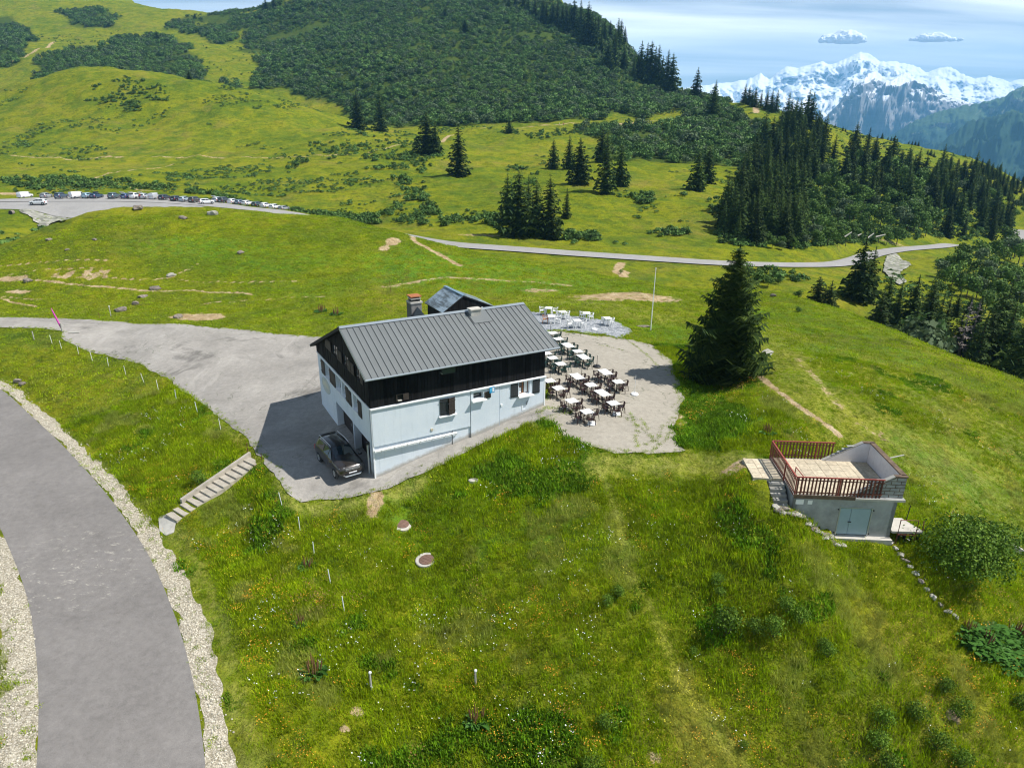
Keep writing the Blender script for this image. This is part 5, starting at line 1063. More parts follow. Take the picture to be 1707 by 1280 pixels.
whites = [(914.8,513.2,'W',[(-.68,.1,0,'left'),(.66,0,math.pi,'right')],'white plastic table at the far left of the gravel'),(919.5,526.9,'O',[(-.60,-.05,0,'left'),(.62,.1,math.pi,'right')],'white plastic table with a brown chair on the gravel'),
          (938.5,519.5,'W',[(-.35,.25,.4,'left'),(.35,-.2,math.pi,'right')],'second white plastic table along the gravel edge'),(978,521.6,'W',[(-.38,.3,.3,'left'),(.4,-.25,math.pi+.3,'right')],'third white plastic table along the gravel edge'),
          (962.3,533.8,'W',[(-.75,-.1,0,'left'),(.62,-.1,math.pi,'right')],'white plastic table in the middle of the gravel'),(1012.9,530,'W',[(-.25,.25,.5,'left'),(.3,-.25,math.pi,'right')],'white plastic table at the far right of the gravel')]
for (u, v, cc, ss_, desc) in whites:
    p = cast(u, v, dz=.75, G=HP)[0]; x, y = p[0], p[1]; rz = random.uniform(-.15, .3); put(tW, x, y, rz, desc, 'white plastic tables on the gravel')
    for sx, sy, r, wd in ss_:
        c = math.cos(rz); s = math.sin(rz); qx, qy = x + c*sx - s*sy, y + s*sx + c*sy
        if cc == 'O' and wd == 'left': put(chO, qx, qy, rz+r, 'orange brown chair beside the white plastic table on the gravel', 'chairs on the gravel')
        else: put(chW, qx, qy, rz+r, f'white plastic armchair to the {wd} of the {desc.replace("white plastic ", "")}', 'white plastic armchairs on the gravel')
# parasol bases and poles
def parasol_stand_(u, v, m, name, label, pole=0.0, pm=None, r=.26, lean=0.0):
    p = cast(u, v, G=HP)[0]; t = empty(name, (p[0], p[1], ground_at(p[0], p[1]))); tag(t, label, 'parasol stand', 'parasol stands on the terrace')
    MB().lathe([(r,0),(r,.06),(r*.85,.12),(r*.25,.15),(.035,.17)], 18).build('base', m, t, smooth=False)
    MB().tube([(0,0,.1),(lean*.3,0,.36)], .03, 8).build('socket', m, t)
    if pole: MB().tube([(0,0,.2),(lean,0,pole)], .018, 6).build('pole', pm or m, t)
parasol_stand_(1057.5,658.5, M['white_p'],'parasol_stand','white round parasol base with thin white pole on open paving', 1.55, M['white_p'], .30)
parasol_stand_(1027,691, M['white_p'],'parasol_stand','white round parasol base between table and open paving', .75, M['white_p'], .30)
parasol_stand_(986.4,707.5, M['white_p'],'parasol_stand','white round parasol base nearest the meadow', .95, M['white_p'], .30)
parasol_stand_(994.8,612.2, M['black_p'],'parasol_stand','dark parasol base with short dark pole near the spruce shadow', 1.0, M['black_p'], .33)
parasol_stand_(990.5,550.2, M['white_p'],'parasol_stand','white round parasol base lying on the grey gravel', 0, None, .30)
for (u, v, lab) in ((969,635,'dark parasol pole standing behind the long table by the brown chairs'),(916.5,642,'dark parasol pole beside the chalet corner'),(917.6,562,'dark parasol pole at the roof edge near the gravel')):
    p = cast(u, v, G=HP)[0]; z = ground_at(p[0], p[1]); t = empty('parasol_pole', (p[0], p[1], z)); tag(t, lab, 'parasol pole', 'dark parasol poles'); MB().tube([(0,0,0),(0,0,1.15)], .02, 6).build('pole', M['black_p'], t); MB().lathe([(.2,0),(.2,.05),(.04,.12)], 12).build('base', M['black_p'], t)

# ------------------------------------------------------------------ flagpole
p = cast(1084.5, 551)[0]; q = rays(1094, 452); hh = None
t = empty('flagpole', (p[0], p[1], hgt(p[0], p[1]))); tag(t, 'tall thin white pole standing at the edge of the gravel terrace', 'flagpole')
MB().tube([(0,0,-.2),(0,0,3.0),(.0,0,6.1)], [.055,.045,.03], 8).build('pole', M['white_p'], t); MB().lathe([(.05,6.1),(.06,6.15),(.03,6.2)], 8).build('finial', M['white_p'], t)
p2 = cast(1072, 545)[0]; o = link('rock', rocks[2], None, (p2[0], p2[1], hgt(p2[0], p2[1])+.05)); o.scale = (.75,.3,.2); tag(o, 'flat grey stone slab lying at the foot of the white pole', 'rock')

# ------------------------------------------------------------------ manhole covers and a pale lid
def manhole(u, v, label, off=(0, 0)):
    p = cast(u, v)[0]; n = Vector((0, 0, 1)); e = .5; gx = (hgt(p[0]+e,p[1],HP)-hgt(p[0]-e,p[1],HP))/(2*e); gy = (hgt(p[0],p[1]+e,HP)-hgt(p[0],p[1]-e,HP))/(2*e); n = Vector((-gx*.35, -gy*.35, 1)).normalized()
    t = empty('manhole', p + [0, 0, .03]); t.rotation_euler = n.to_track_quat('Z', 'Y').to_euler(); tag(t, label, 'manhole', 'manholes in the meadow')
    MB().lathe([(.60,-.3),(.60,.0),(.56,.025)], 28).build('concrete_ring', M['concw'], t); c_ = MB().lathe([(.42,.03),(.42,.055),(.39,.06)], 28).build('cover', M['cover'], t, loc=(off[0], off[1], 0))
    for k in (-.2, 0, .2): MB().box(off[0]-.3, off[0]+.3, off[1]+k-.015, off[1]+k+.015, .06, .072).build('cover_rib', M['cover'], t)
M['cover'] = plain('rusty_iron_cover', (0.16, 0.095, 0.07), 0.8, var=0.25, scale=4)
manhole(670, 873.5, 'rusty round manhole cover in pale concrete nearest the chalet'); manhole(710, 933, 'rusty round manhole cover in pale concrete farther down the meadow', (.07, -.02))
p = cast(790, 802)[0]; o = MB().lathe([(.22,-.1),(.22,.04),(.18,.06)], 16, sx=1.5).build('inspection_lid', M['concw'], None, (p[0], p[1], hgt(p[0], p[1])+.05)); tag(o, 'small pale oval concrete lid in the grass below the chalet wall', 'lid')

# ------------------------------------------------------------------ electric fence posts and wooden posts
fp = [(87,573),(103,582),(131,590),(154,601),(181,611),(210,625),(240,638),(264,650),(294,666),(329,687),(368,716),(470,842),(500,883),(524,925),(551,972),(574,1018)]
stake = None
FPT = []
for k, (u, v) in enumerate(fp):
    p = cast(u, v)[0]; x, y, z = p[0], p[1], hgt(p[0], p[1]); FPT.append((x, y, z))
    top_ = .95 if u < 420 else .85
    if stake is None: 
        stake = MB().tube([(0,0,-.1),(0,0,.9)], .024, 6).mesh('fence_stake', M['white_p'])
    o = link('fence_stake', stake, None, (x, y, z)); o.rotation_euler = (random.uniform(-.06,.06), random.uniform(-.12,.04), 0)
    w = ['just right of the grey post','second along the parking edge','third along the parking edge','fourth along the parking edge','fifth along the parking edge','sixth along the parking edge','seventh along the parking edge','eighth along the parking edge','ninth along the parking edge','tenth along the parking edge','nearest the top of the staircase',
         'at the lower corner of the parking apron','first below the parking corner','second below the parking corner','third below the parking corner','beside the orange flowers, lowest of its row'][k]
    tag(o, f'thin white fence stake {w}', 'fence stake', 'white electric fence stakes')
for (u, v, h_, lab) in ((619,1148,.95,'weathered wooden fence post with pale top in the open meadow'),(793,1140,.8,'weathered wooden fence post with pale top behind dock plants'),(57,566,.85,'short grey wooden post at the left bank of the apron'),(185,527,1.1,'grey wooden post with white top beside the boulders'),
                        (437,768,.55,'rusty iron post at the top of the staircase'),(414,758,.9,'thin rusty rod above the staircase'),(651,487,1.5,'thin dark post in the pasture behind the chalet'),(166,530,.6,'small reddish marker post by the access road')):
    p = cast(u, v)[0]; t = empty('fence_post', (p[0], p[1], hgt(p[0], p[1]))); tag(t, lab, 'post')
    r = .05 if 'wooden' in lab else .022; m_ = M['conc'] if 'wooden' in lab else M['redbrown']; MB().tube([(0,0,-.1),(-.02,0,h_)], r, 7).build('post', m_, t)
    if 'pale top' in lab or 'white top' in lab: MB().lathe([(r*1.3,h_-.02),(r*1.5,h_+.05),(r,h_+.08)], 8).build('insulator', M['white_p'], t)
# pink pole marker
p = cast(104, 553)[0]; t = empty('marker_pole', (p[0], p[1], hgt(p[0], p[1]))); tag(t, 'tall leaning pole wrapped in bright pink tape at the access road corner', 'marker pole')
M['pink'] = plain('magenta_fabric', (0.55, 0.06, 0.36), 0.7, var=.2, scale=6)
MB().tube([(0,0,-.1),(.02,0,.9)], .09, 7).build('post', M['conc'], t); mb = MB(); mb.tube([(-.02,0,.3),(-.25,0,1.2),(-.5,0,2.1),(-.62,.02,2.5)], [.06,.09,.07,.02], 7).build('pink_banner', M['pink'], t)
p = cast(124, 556)[0]; o = MB().box(-.5,.5,-.18,.18,0,.08).build('plank', M['conc'], None, (p[0], p[1], ground_at(p[0], p[1])), rz=.3, bevel=.01); tag(o, 'pale board lying on the apron near the pink marker pole', 'board')
# rope fence line beyond the terrace is a thin wire between stakes
# boulders
bl = [(285,460,.55,'pale pointed boulder highest on the terraced slope'),(259,482,.62,'large brown boulder on the cow path'),(238,496,.55,'brown boulder below the cow path boulder'),(226,507,.50,'small brown boulder third in the descending row'),(202,518,.62,'long flat boulder beside the white topped post'),(48,469,.60,'flat grey boulder at the left end of the cow path'),
      (230,349,1.0,'brown boulder on the hilltop before the car park'),(354,358,.95,'round grey boulder on the hilltop crest'),(306,365,.7,'small grey boulder just below the hilltop crest'),(297,530,.55,'grey boulder beside the bare sandy patch'),(291,466,.01,''),(402,422,.5,'small brown stone on the dome right of the green patch'),(158,400,.35,'small pale stone on the left flank of the dome'),(82,400,.4,'small white stone far left on the dome'),
      (1278,591,.6,'pale boulder half hidden right of the big spruce'),(30,636,.45,'grey stones at the edge of the road verge'),(38,641,.35,'small grey stone beside the verge stones'),(300,528,.4,'small stone at the left end of the sandy patch'),(112,417,.3,'small bluish stone on the dome'),(315,343,.4,'tiny pale stone at the edge of the car park'),(1289,494,.5,'small pale stone on the right hilltop'),(1165,735,.15,'small pale stone beside the terrace edge')]
for k, (u, v, s, lab) in enumerate(bl):
    if s < .05: continue
    p = cast(u, v)[0]; o = link('boulder', (rocks if k % 7 else rocksp)[k % 6], None, (p[0], p[1], hgt(p[0], p[1])+s*.15)); o.scale = (s*1.15, s*.85, s*.85); o.rotation_euler = (random.uniform(-.2,.2), random.uniform(-.2,.2), random.uniform(0,3)); tag(o, lab, 'boulder')

# ------------------------------------------------------------------ vehicles
M['tyre'] = plain('tyre_rubber', (0.015,0.015,0.016), 0.85); M['rim'] = plain('alloy_rim', (0.45,0.46,0.47), 0.35, metal=.7)
M['carglass'] = plain('car_glass', (0.012,0.02,0.025), 0.05, spec=1.0); M['plastic_grey'] = plain('grey_bumper_plastic', (0.05,0.052,0.055), 0.6)
M['lamp_glass'] = plain('headlamp_glass', (0.62,0.66,0.70), 0.15); M['tail'] = plain('tail_lamp_red', (0.45,0.01,0.01), 0.3); M['plate'] = plain('number_plate', (0.75,0.76,0.78), 0.5); M['silver'] = plain('satin_silver', (0.5,0.51,0.52), 0.35, metal=.6)
def paint(name, col, metal=.25):
    m, nt, b = mat(name); b.inputs['Base Color'].default_value = (*col, 1); b.inputs['Roughness'].default_value = .28; b.inputs['Metallic'].default_value = metal; b.inputs['Coat Weight'].default_value = .8; b.inputs['Coat Roughness'].default_value = .06; return m
KIND = {  # half length, half width, stations (x, zbottom, zbelt, wbelt, zroof, wroof)
 'suv': [(-2.17,.50,.80,.76,.92,.66),(-2.12,.36,.93,.84,1.02,.70),(-2.02,.28,1.02,.88,1.20,.68),(-1.86,.26,1.05,.89,1.56,.61),(-1.62,.26,1.05,.90,1.64,.60),(-.5,.24,1.04,.90,1.67,.61),(.28,.24,1.03,.90,1.62,.59),(1.02,.24,1.01,.89,1.09,.70),(1.25,.24,1.00,.89,1.06,.70),(1.75,.25,.96,.88,1.01,.66),(2.02,.32,.88,.83,.95,.60),(2.14,.42,.72,.74,.78,.52)],
 'hatch': [(-2.0,.48,.72,.74,.84,.62),(-1.95,.30,.88,.82,.96,.64),(-1.80,.22,.95,.85,1.28,.58),(-1.5,.20,.95,.86,1.43,.55),(-.4,.18,.94,.87,1.48,.55),(.35,.18,.93,.87,1.42,.54),(1.05,.18,.90,.86,.96,.66),(1.6,.2,.84,.84,.88,.62),(1.92,.28,.74,.78,.80,.54),(2.02,.38,.6,.68,.66,.46)],
 'van': [(-2.45,.45,1.0,.92,1.2,.85),(-2.42,.30,1.1,.95,1.9,.84),(-2.3,.25,1.15,.96,1.98,.82),(-.6,.25,1.15,.96,2.0,.82),(.7,.25,1.12,.96,1.97,.80),(1.2,.25,1.10,.95,1.75,.76),(1.75,.25,1.05,.93,1.12,.80),(2.2,.28,.92,.9,.98,.72),(2.42,.38,.72,.82,.78,.6)]}
def car(kind, pm, detail=True):
    S = KIND[kind]; t = empty('car'); V = []; F = []
    for (x, zb, zs, wb, zr, wr) in S:
        zm = (zb+zs)*.5
        V += [(x,0,zb),(x,wb*.90,zb),(x,wb*1.0,zb+.18),(x,wb*1.02,zm+.05),(x,wb,zs),(x,wr+(wb-wr)*.35,zs+(zr-zs)*.62),(x,wr,zr-.02),(x,wr*.55,zr+.02),(x,0,zr+.03)]
    n = 9; V2 = V + [(x,-y,z) for x, y, z in V]; off = len(V)
    for i in range(len(S)-1):
        for k in range(n-1):
            a = i*n+k; F.append((a, a+1, a+n+1, a+n)); F.append((a+off, a+n+off, a+n+1+off, a+1+off))
    for i in (0, len(S)-1):
        for k in range(n-1): a = i*n+k; F.append((a, a+1, a+1+off, a+off))
    me = bpy.data.meshes.new('body'); me.from_pydata(V2, [], F); bm = bmesh.new(); bm.from_mesh(me); bmesh.ops.remove_doubles(bm, verts=bm.verts[:], dist=1e-4); bmesh.ops.recalc_face_normals(bm, faces=bm.faces[:]); bm.to_mesh(me); bm.free(); me.materials.append(pm)
    me.polygons.foreach_set('use_smooth', np.ones(len(me.polygons), bool)); body = link('body', me, t)
    if detail: md = body.modifiers.new('s', 'SUBSURF'); md.levels = 1; md.render_levels = 1
    # glazing: quads laid 6 mm proud of the shell
    idx = {'suv': (4, 6, 6, 7, 2, 3), 'hatch': (3, 5, 5, 6, 1, 2), 'van': (4, 5, 5, 6, 1, 2)}[kind]; s0, s1, w0, w1, r0, r1 = idx
    def P(i, zf, y=1, o=.006):
        x, zb, zs, wb, zr, wr = S[i]; k = zf; yy = wb+(wr-wb)*min(1, k*.97); return Vector((x, y*(yy+o+.012), zs + (zr-zs)*k))
    for sy in (1, -1):
        for i in range(s0, s1+1):
            if kind == 'van' and i < 4: continue
            a, b = P(i, .14, sy), P(i+1, .16, sy); c, d = P(i+1, .84 if i+1 <= s1 else .5, sy), P(i, .84, sy)
            if i == s1: c = a.lerp(b, .92); c.z += .02; b = a.lerp(b, .92)
            e = (b-a)*.04; MB().poly([a+e, b-e, c-e, d+e] if sy < 0 else [b-e, a+e, d+e, c-e]).build('side_window', M['carglass'], t)
    def across(i0, i1, name, f0, f1):
        A = Vector((S[i0][0], 0, S[i0][4]+.03)); B = Vector((S[i1][0], 0, S[i1][4]+.03)); wa = S[i0][5]; wb_ = S[i1][5]; q0 = A.lerp(B, f0); q1 = A.lerp(B, f1); u0 = wa+(wb_-wa)*f0; u1 = wa+(wb_-wa)*f1; nrm = Vector((-(B-A).z, 0, (B-A).x)); nrm = nrm.normalized()*.014*(1 if nrm.z > 0 else -1)
        mb = MB()
        pts0 = [(q0.x, s*u0*.94, q0.z - .035*abs(s)) for s in (-1,-.5,0,.5,1)]; pts1 = [(q1.x, s*u1*.94, q1.z-.035*abs(s)) for s in (-1,-.5,0,.5,1)]
        for k in range(4): mb.poly([Vector(pts0[k])+nrm, Vector(pts1[k])+nrm, Vector(pts1[k+1])+nrm, Vector(pts0[k+1])+nrm])
        mb.build(name, M['carglass'], t)
    across(w0, w1, 'windscreen', .06, .93); across(r0, r1, 'rear_window', .10, .9)
    L_ = S[-1][0]
    for x in ((-1.36, 1.32) if kind != 'van' else (-1.55, 1.5)):
        for sy in (-1, 1):
            r = .34 if kind == 'suv' else .31; yy = sy*(.84 if kind != 'van' else .90)
            ar = MB().lathe([(r+.06,-.04),(r+.06,.055)], 18); ao = ar.build('wheel_arch', M['plastic_grey'] if kind == 'suv' else M['black_p'], t); ao.matrix_local = Matrix.Translation((x, yy+sy*.01, r+.02)) @ Matrix.Rotation(-sy*math.pi/2, 4, 'X')
            wo = MB().lathe([(r*.92,-.1),(r,-.08),(r,.07),(r*.9,.085)], 18).build('wheel', M['tyre'], t); wo.matrix_local = Matrix.Translation((x, yy+sy*.0, r)) @ Matrix.Rotation(-sy*math.pi/2, 4, 'X')
            rim = MB().lathe([(r*.64,.085),(r*.58,.092)], 10)
            rim.build('rim', M['rim'], wo)
    fx = S[-2][0]; fz = S[-2][2]
    for sy in (-1, 1):
        MB().hexa([(fx-.18,sy*.50,fz-.12),(fx+.07,sy*.48,fz-.12),(fx-.06,sy*.80,fz-.10),(fx-.30,sy*.86,fz-.08),(fx-.20,sy*.50,fz+.035),(fx+.03,sy*.48,fz+.02),(fx-.08,sy*.78,fz+.02),(fx-.30,sy*.85,fz+.03)]).build('headlight', M['lamp_glass'], t)
        rx = S[1][0]; MB().box(rx-.07,rx+.08,sy*.80-.06,sy*.80+.06,S[1][2]-.28,S[1][2]+.02).build('tail_light', M['tail'], t)
        MB().hexa([(S[w1][0]-.12,sy*(S[w1][3]+.02),S[w1][2]+.0),(S[w1][0]+.08,sy*(S[w1][3]+.02),S[w1][2]),(S[w1][0]+.06,sy*(S[w1][3]+.22),S[w1][2]+.03),(S[w1][0]-.08,sy*(S[w1][3]+.22),S[w1][2]+.03),(S[w1][0]-.12,sy*(S[w1][3]+.02),S[w1][2]+.14),(S[w1][0]+.06,sy*(S[w1][3]+.02),S[w1][2]+.14),(S[w1][0]+.04,sy*(S[w1][3]+.22),S[w1][2]+.16),(S[w1][0]-.08,sy*(S[w1][3]+.22),S[w1][2]+.16)]).build('mirror', pm, t)
    MB().box(S[0][0]-.02,S[0][0]+.02,-.26,.26,.62,.73).build('number_plate', M['plate'], t)
    MB().box(L_-.01,L_+.03,-.26,.26,.46,.57).build('number_plate', M['plate'], t)
    return t, body
M['duster'] = paint('brown_metallic_paint', (0.036, 0.031, 0.028), .3)
suv, _b = car('suv', M['duster'])
PW = [cast(535, 771, G=HP)[0], cast(557, 799, G=HP)[0], cast(602, 787, G=HP)[0]]
fw = Vector((PW[1]-PW[0])[:2]).normalized(); ctr = (PW[0]+PW[1])/2; rt = Vector((fw.y, -fw.x)); side = Vector((PW[2]-PW[1])[:2]).dot(rt); rt = rt*(1 if side > 0 else -1)
cxy = Vector(ctr[:2]) + rt*.88
suv.location = (cxy.x, cxy.y, ground_at(cxy.x, cxy.y)-.01); suv.rotation_euler = (0, 0, math.atan2(fw.y, fw.x)); tag(suv, 'brown metallic off-road car with silver roof rails parked beside the garage doors', 'car')
for sy in (-1, 1): MB().tube([(-1.72,sy*.60,1.66),(-1.66,sy*.61,1.72),(-.6,sy*.62,1.745),(.12,sy*.60,1.70),(.22,sy*.60,1.64)], .022, 6).build('roof_rail', M['silver'], suv)
g_ = MB().hexa([(1.98,-.50,.70),(2.15,-.48,.70),(2.15,.48,.70),(1.98,.50,.70),(1.98,-.50,.86),(2.10,-.46,.86),(2.10,.46,.86),(1.98,.50,.86)]).build('grille', M['plastic_grey'], suv)
for z in (.74, .79, .84): MB().box(2.09,2.155,-.46,.46,z-.008,z+.008).build('grille_bar', M['silver'], g_)
MB().lathe([(.05,0),(.05,.02)], 8).build('emblem', M['silver'], g_).matrix_local = Matrix.Translation((2.15,0,.79)) @ Matrix.Rotation(math.pi/2,4,'Y')
MB().hexa([(2.0,-.55,.30),(2.20,-.48,.32),(2.20,.48,.32),(2.0,.55,.30),(2.0,-.64,.40),(2.18,-.56,.40),(2.18,.56,.40),(2.0,.64,.40)]).build('skid_plate', M['silver'], suv); MB().box(2.12,2.19,-.45,.45,.44,.52).build('bumper_intake', M['black_p'], suv)
MB().hexa([(1.05,-.30,1.085),(2.0,-.36,.985),(2.0,-.31,.985),(1.05,-.24,1.085),(1.05,-.30,1.10),(2.0,-.36,1.0),(2.0,-.31,1.0),(1.05,-.24,1.10)]).build('bonnet_crease', M['duster'], suv); MB().hexa([(1.05,.24,1.085),(2.0,.31,.985),(2.0,.36,.985),(1.05,.30,1.085),(1.05,.24,1.10),(2.0,.31,1.0),(2.0,.36,1.0),(1.05,.30,1.10)]).build('bonnet_crease', M['duster'], suv)
MB().tube([(1.0,-.55,1.12),(1.0,0,1.115)], .012, 5).build('wiper', M['black_p'], suv); MB().box(-1.9,-1.70,-.5,.5,1.60,1.66).build('spoiler', M['duster'], suv)
MB().box(.05,1.0,-.70,-.67,1.28,1.31).build('pillar_trim', M['black_p'], suv)

far = [ # u, v(ground contact), kind, colour name, rgb, heading (deg, 90 = pointing away), words
 (43,331,'van','white',(.78,.78,.78),60,'white van at the far left end of the car park'),(78,331,'hatch','grey',(.30,.31,.32),95,'grey hatchback second from the left in the car park'),(103,332,'suv','dark blue',(.06,.09,.14),90,'dark blue car beside the white delivery van'),
 (130,331,'van','white',(.80,.80,.80),35,'large white delivery van in the car park row'),(148,331,'hatch','light blue',(.30,.45,.52),75,'light blue car right of the white delivery van'),(162,331.5,'hatch','navy',(.03,.06,.12),70,'navy car with a roof load in the car park row'),(191,332,'suv','grey blue',(.09,.13,.15),92,'grey blue car standing alone before the navy one'),
 (212,332,'hatch','blue',(.07,.11,.22),88,'blue car left of the car with open tailgate'),(226,332,'suv','white',(.78,.78,.78),92,'white car with open tailgate and person behind it'),(242,332,'hatch','silver',(.50,.53,.56),88,'silver car right of the open tailgate car'),(258,333,'van','silver',(.50,.51,.53),90,'silver van with tall dark rear window'),
 (275,334,'hatch','black',(.03,.03,.04),70,'black hatchback right of the silver van'),(295,336,'hatch','black',(.02,.02,.025),65,'black car touching a silver blue car'),(309,337,'hatch','silver blue',(.36,.43,.48),65,'silver blue car with bright headlamp'),(326,338.5,'suv','dark brown',(.07,.06,.055),60,'dark brown car before the white saloon'),
 (345,341,'hatch','white',(.78,.78,.78),35,'white car seen side on halfway along the row'),(364,343.5,'hatch','silver',(.48,.52,.56),75,'silver car beside a dark car at the crest'),(375,344.5,'suv','dark grey',(.05,.06,.07),60,'dark grey car just above the grassy crest'),(390,348,'hatch','white',(.80,.80,.80),60,'white car partly behind the grassy crest'),
 (402,349.5,'hatch','steel blue',(.15,.20,.26),60,'steel blue car roof behind the crest'),(413.5,351.5,'hatch','white',(.76,.76,.76),60,'small white car roof behind the crest'),(430,353.5,'hatch','dark green',(.05,.08,.08),60,'dark green car roof behind the crest'),(444,355.5,'hatch','white',(.80,.80,.80),55,'white car roof near the end of the row'),
 (459,358,'hatch','white',(.76,.76,.76),55,'last white car roof at the end of the row'),(474,360,'hatch','grey',(.20,.21,.22),55,'last grey car roof at the end of the row')]
protos = {}
def far_car(kind, cname, rgb):
    key = (kind, cname)
    if key in protos: return copy_tree(protos[key])
    t, b = car(kind, paint(cname.replace(' ', '_')+'_paint', rgb, .1), detail=False); protos[key] = t; return t
def ground_px(u, v): return cast(u, v, G=HP)[0]
tc_ = None
for k, (u, v, kind, cn, rgb, hd, lab) in enumerate(far):
    if v < 342: p = ground_px(u, v)
    else: 
        d = rays(u, v - 1.0); p = d*196; 
    t = far_car(kind, cn, rgb); z = float(hgt(p[0], p[1], HP))+.22
    if v >= 342: z = max(z, p[2]-.3)
    s = .95 if kind != 'van' else .84; t.location = (p[0], p[1], z); t.scale = (s, s, s); t.rotation_euler = (0, 0, math.radians(hd if k == 15 else 90-(90-hd)*.45)); tag(t, lab, 'van' if kind == 'van' else 'car', 'vehicles parked along the far car park')
    if 'open tailgate' in lab:
        tc_ = t; g = MB().hexa([(-1.75,-.65,1.66),(-2.5,-.6,2.0),(-2.5,.6,2.0),(-1.75,.65,1.66),(-1.75,-.65,1.70),(-2.5,-.6,2.05),(-2.5,.6,2.05),(-1.75,.65,1.70)]).build('tailgate', M['white_p'], t)
    if 'roof load' in lab: MB().box(-1.0,.6,-.35,.35,1.50,1.80).build('roof_box', M['black_p'], t, bevel=.08)
t = far_car('hatch', 'white', (.78,.78,.78)); p = ground_px(65, 342); t.location = (p[0], p[1], float(hgt(p[0], p[1], HP))+.15); t.scale = (.97,)*3; t.rotation_euler = (0, 0, math.radians(188)); tag(t, 'white car driving along the road in front of the parked row', 'car', 'vehicles parked along the far car park')
t = far_car('van', 'white', (.8,.8,.8)); p = rays(1681, 398)*292; t.location = (p[0], p[1], float(hgt(p[0], p[1], HP))+.25); t.rotation_euler = (0, 0, math.radians(200)); tag(t, 'white vehicle on the bend of the road at the far right', 'van')

# ------------------------------------------------------------------ people (far away, a few pixels tall)
def person(x, y, z, rz, shirt, legs, label, bag=None):
    J = [(0,0,.95),(0,0,1.18),(0,0,1.42),(0,0,1.52),(0.02,0,1.66),(0,.10,.92),(.08,.11,.50),(-.02,.11,.08),(.12,.12,.04),(0,-.10,.92),(-.10,-.11,.50),(-.20,-.11,.10),(-.06,-.12,.05),(0,.20,1.40),(.02,.26,1.12),(.14,.24,.90),(0,-.20,1.40),(-.04,-.26,1.12),(.08,-.25,.92)]
    Ed = [(0,1),(1,2),(2,3),(3,4),(0,5),(5,6),(6,7),(7,8),(0,9),(9,10),(10,11),(11,12),(2,13),(13,14),(14,15),(2,16),(16,17),(17,18)]
    Rd = [.15,.14,.15,.06,.11,.09,.065,.045,.05,.09,.065,.045,.05,.065,.045,.035,.065,.045,.035]
    t = empty('person', (x, y, z), rz); me = bpy.data.meshes.new('body'); me.from_pydata(J, Ed, []); o = link('body', me, t); md = o.modifiers.new('skin', 'SKIN'); sl = me.skin_vertices[0].data if me.skin_vertices else None
    if sl is None: 
        bm = bmesh.new(); bm.from_mesh(me); bm.verts.layers.skin.verify(); bm.to_mesh(me); bm.free(); sl = me.skin_vertices[0].data
    for k, r in enumerate(Rd): sl[k].radius = (r, r)
    sl[0].use_root = True; o.modifiers.new('sub', 'SUBSURF').render_levels = 1
    m, nt, b = mat('clothes'); tcn = N(nt, 'ShaderNodeTexCoord'); sp = N(nt, 'ShaderNodeSeparateXYZ'); L(nt, tcn.outputs['Object'], sp.inputs[0])
    r_ = ramp(nt, math_(nt, 'DIVIDE', sp.outputs['Z'], 1.8), [(0.0, (.05,.04,.035)), (0.08, legs), (0.53, shirt), (0.84, (.42,.26,.18)), (0.955, (.06,.035,.02))]); nt.nodes[-1]
    for n in nt.nodes:
        if n.type == 'VALTORGB': n.color_ramp.interpolation = 'CONSTANT'
    L(nt, r_, b.inputs['Base Color']); b.inputs['Roughness'].default_value = .8; me.materials.append(m)
    if bag: MB().box(-.28,-.12,-.13,.13,1.0,1.42).build('backpack', plain('backpack_fabric', bag, .8), t, bevel=.04)
    tag(t, label, 'person'); return t
for (u, v, sh, lg, lab, bag) in ((932.5,208.5,(.75,.72,.70),(.45,.30,.22),'hiker in a white top walking on the mountain path',None),(939,208.5,(.62,.06,.12),(.10,.08,.10),'hiker in a red top walking on the mountain path',(.5,.05,.1))):
    p = cast(u, v+1.5)[0]; person(p[0], p[1], float(hgt(p[0], p[1]))+.1, 2.9, sh, lg, lab, bag)
if tc_: person(tc_.location.x+.1, tc_.location.y-2.9, tc_.location.z-.05, 1.4, (.55,.10,.08), (.05,.05,.07), 'person in a red top standing behind the open tailgate')
# culvert pipe and drain in the left valley
p = cast(19, 357)[0]; t = empty('culvert_pipe', (p[0], p[1], hgt(p[0], p[1]))); t.scale = (.55, .55, .55); tag(t, 'dark round culvert pipe mouth below the car park', 'pipe'); MB().lathe([(1.0,0),(1.0,1.6),(.8,1.6)], 16).build('pipe', M['rock'], t).matrix_local = Matrix.Translation((0,1.2,.6)) @ Matrix.Rotation(math.pi/2,4,'X'); MB().lathe([(.8,0),(.8,.02)], 16).build('pipe_mouth', M['black_p'], t).matrix_local = Matrix.Translation((0,-.42,.6)) @ Matrix.Rotation(math.pi/2,4,'X')
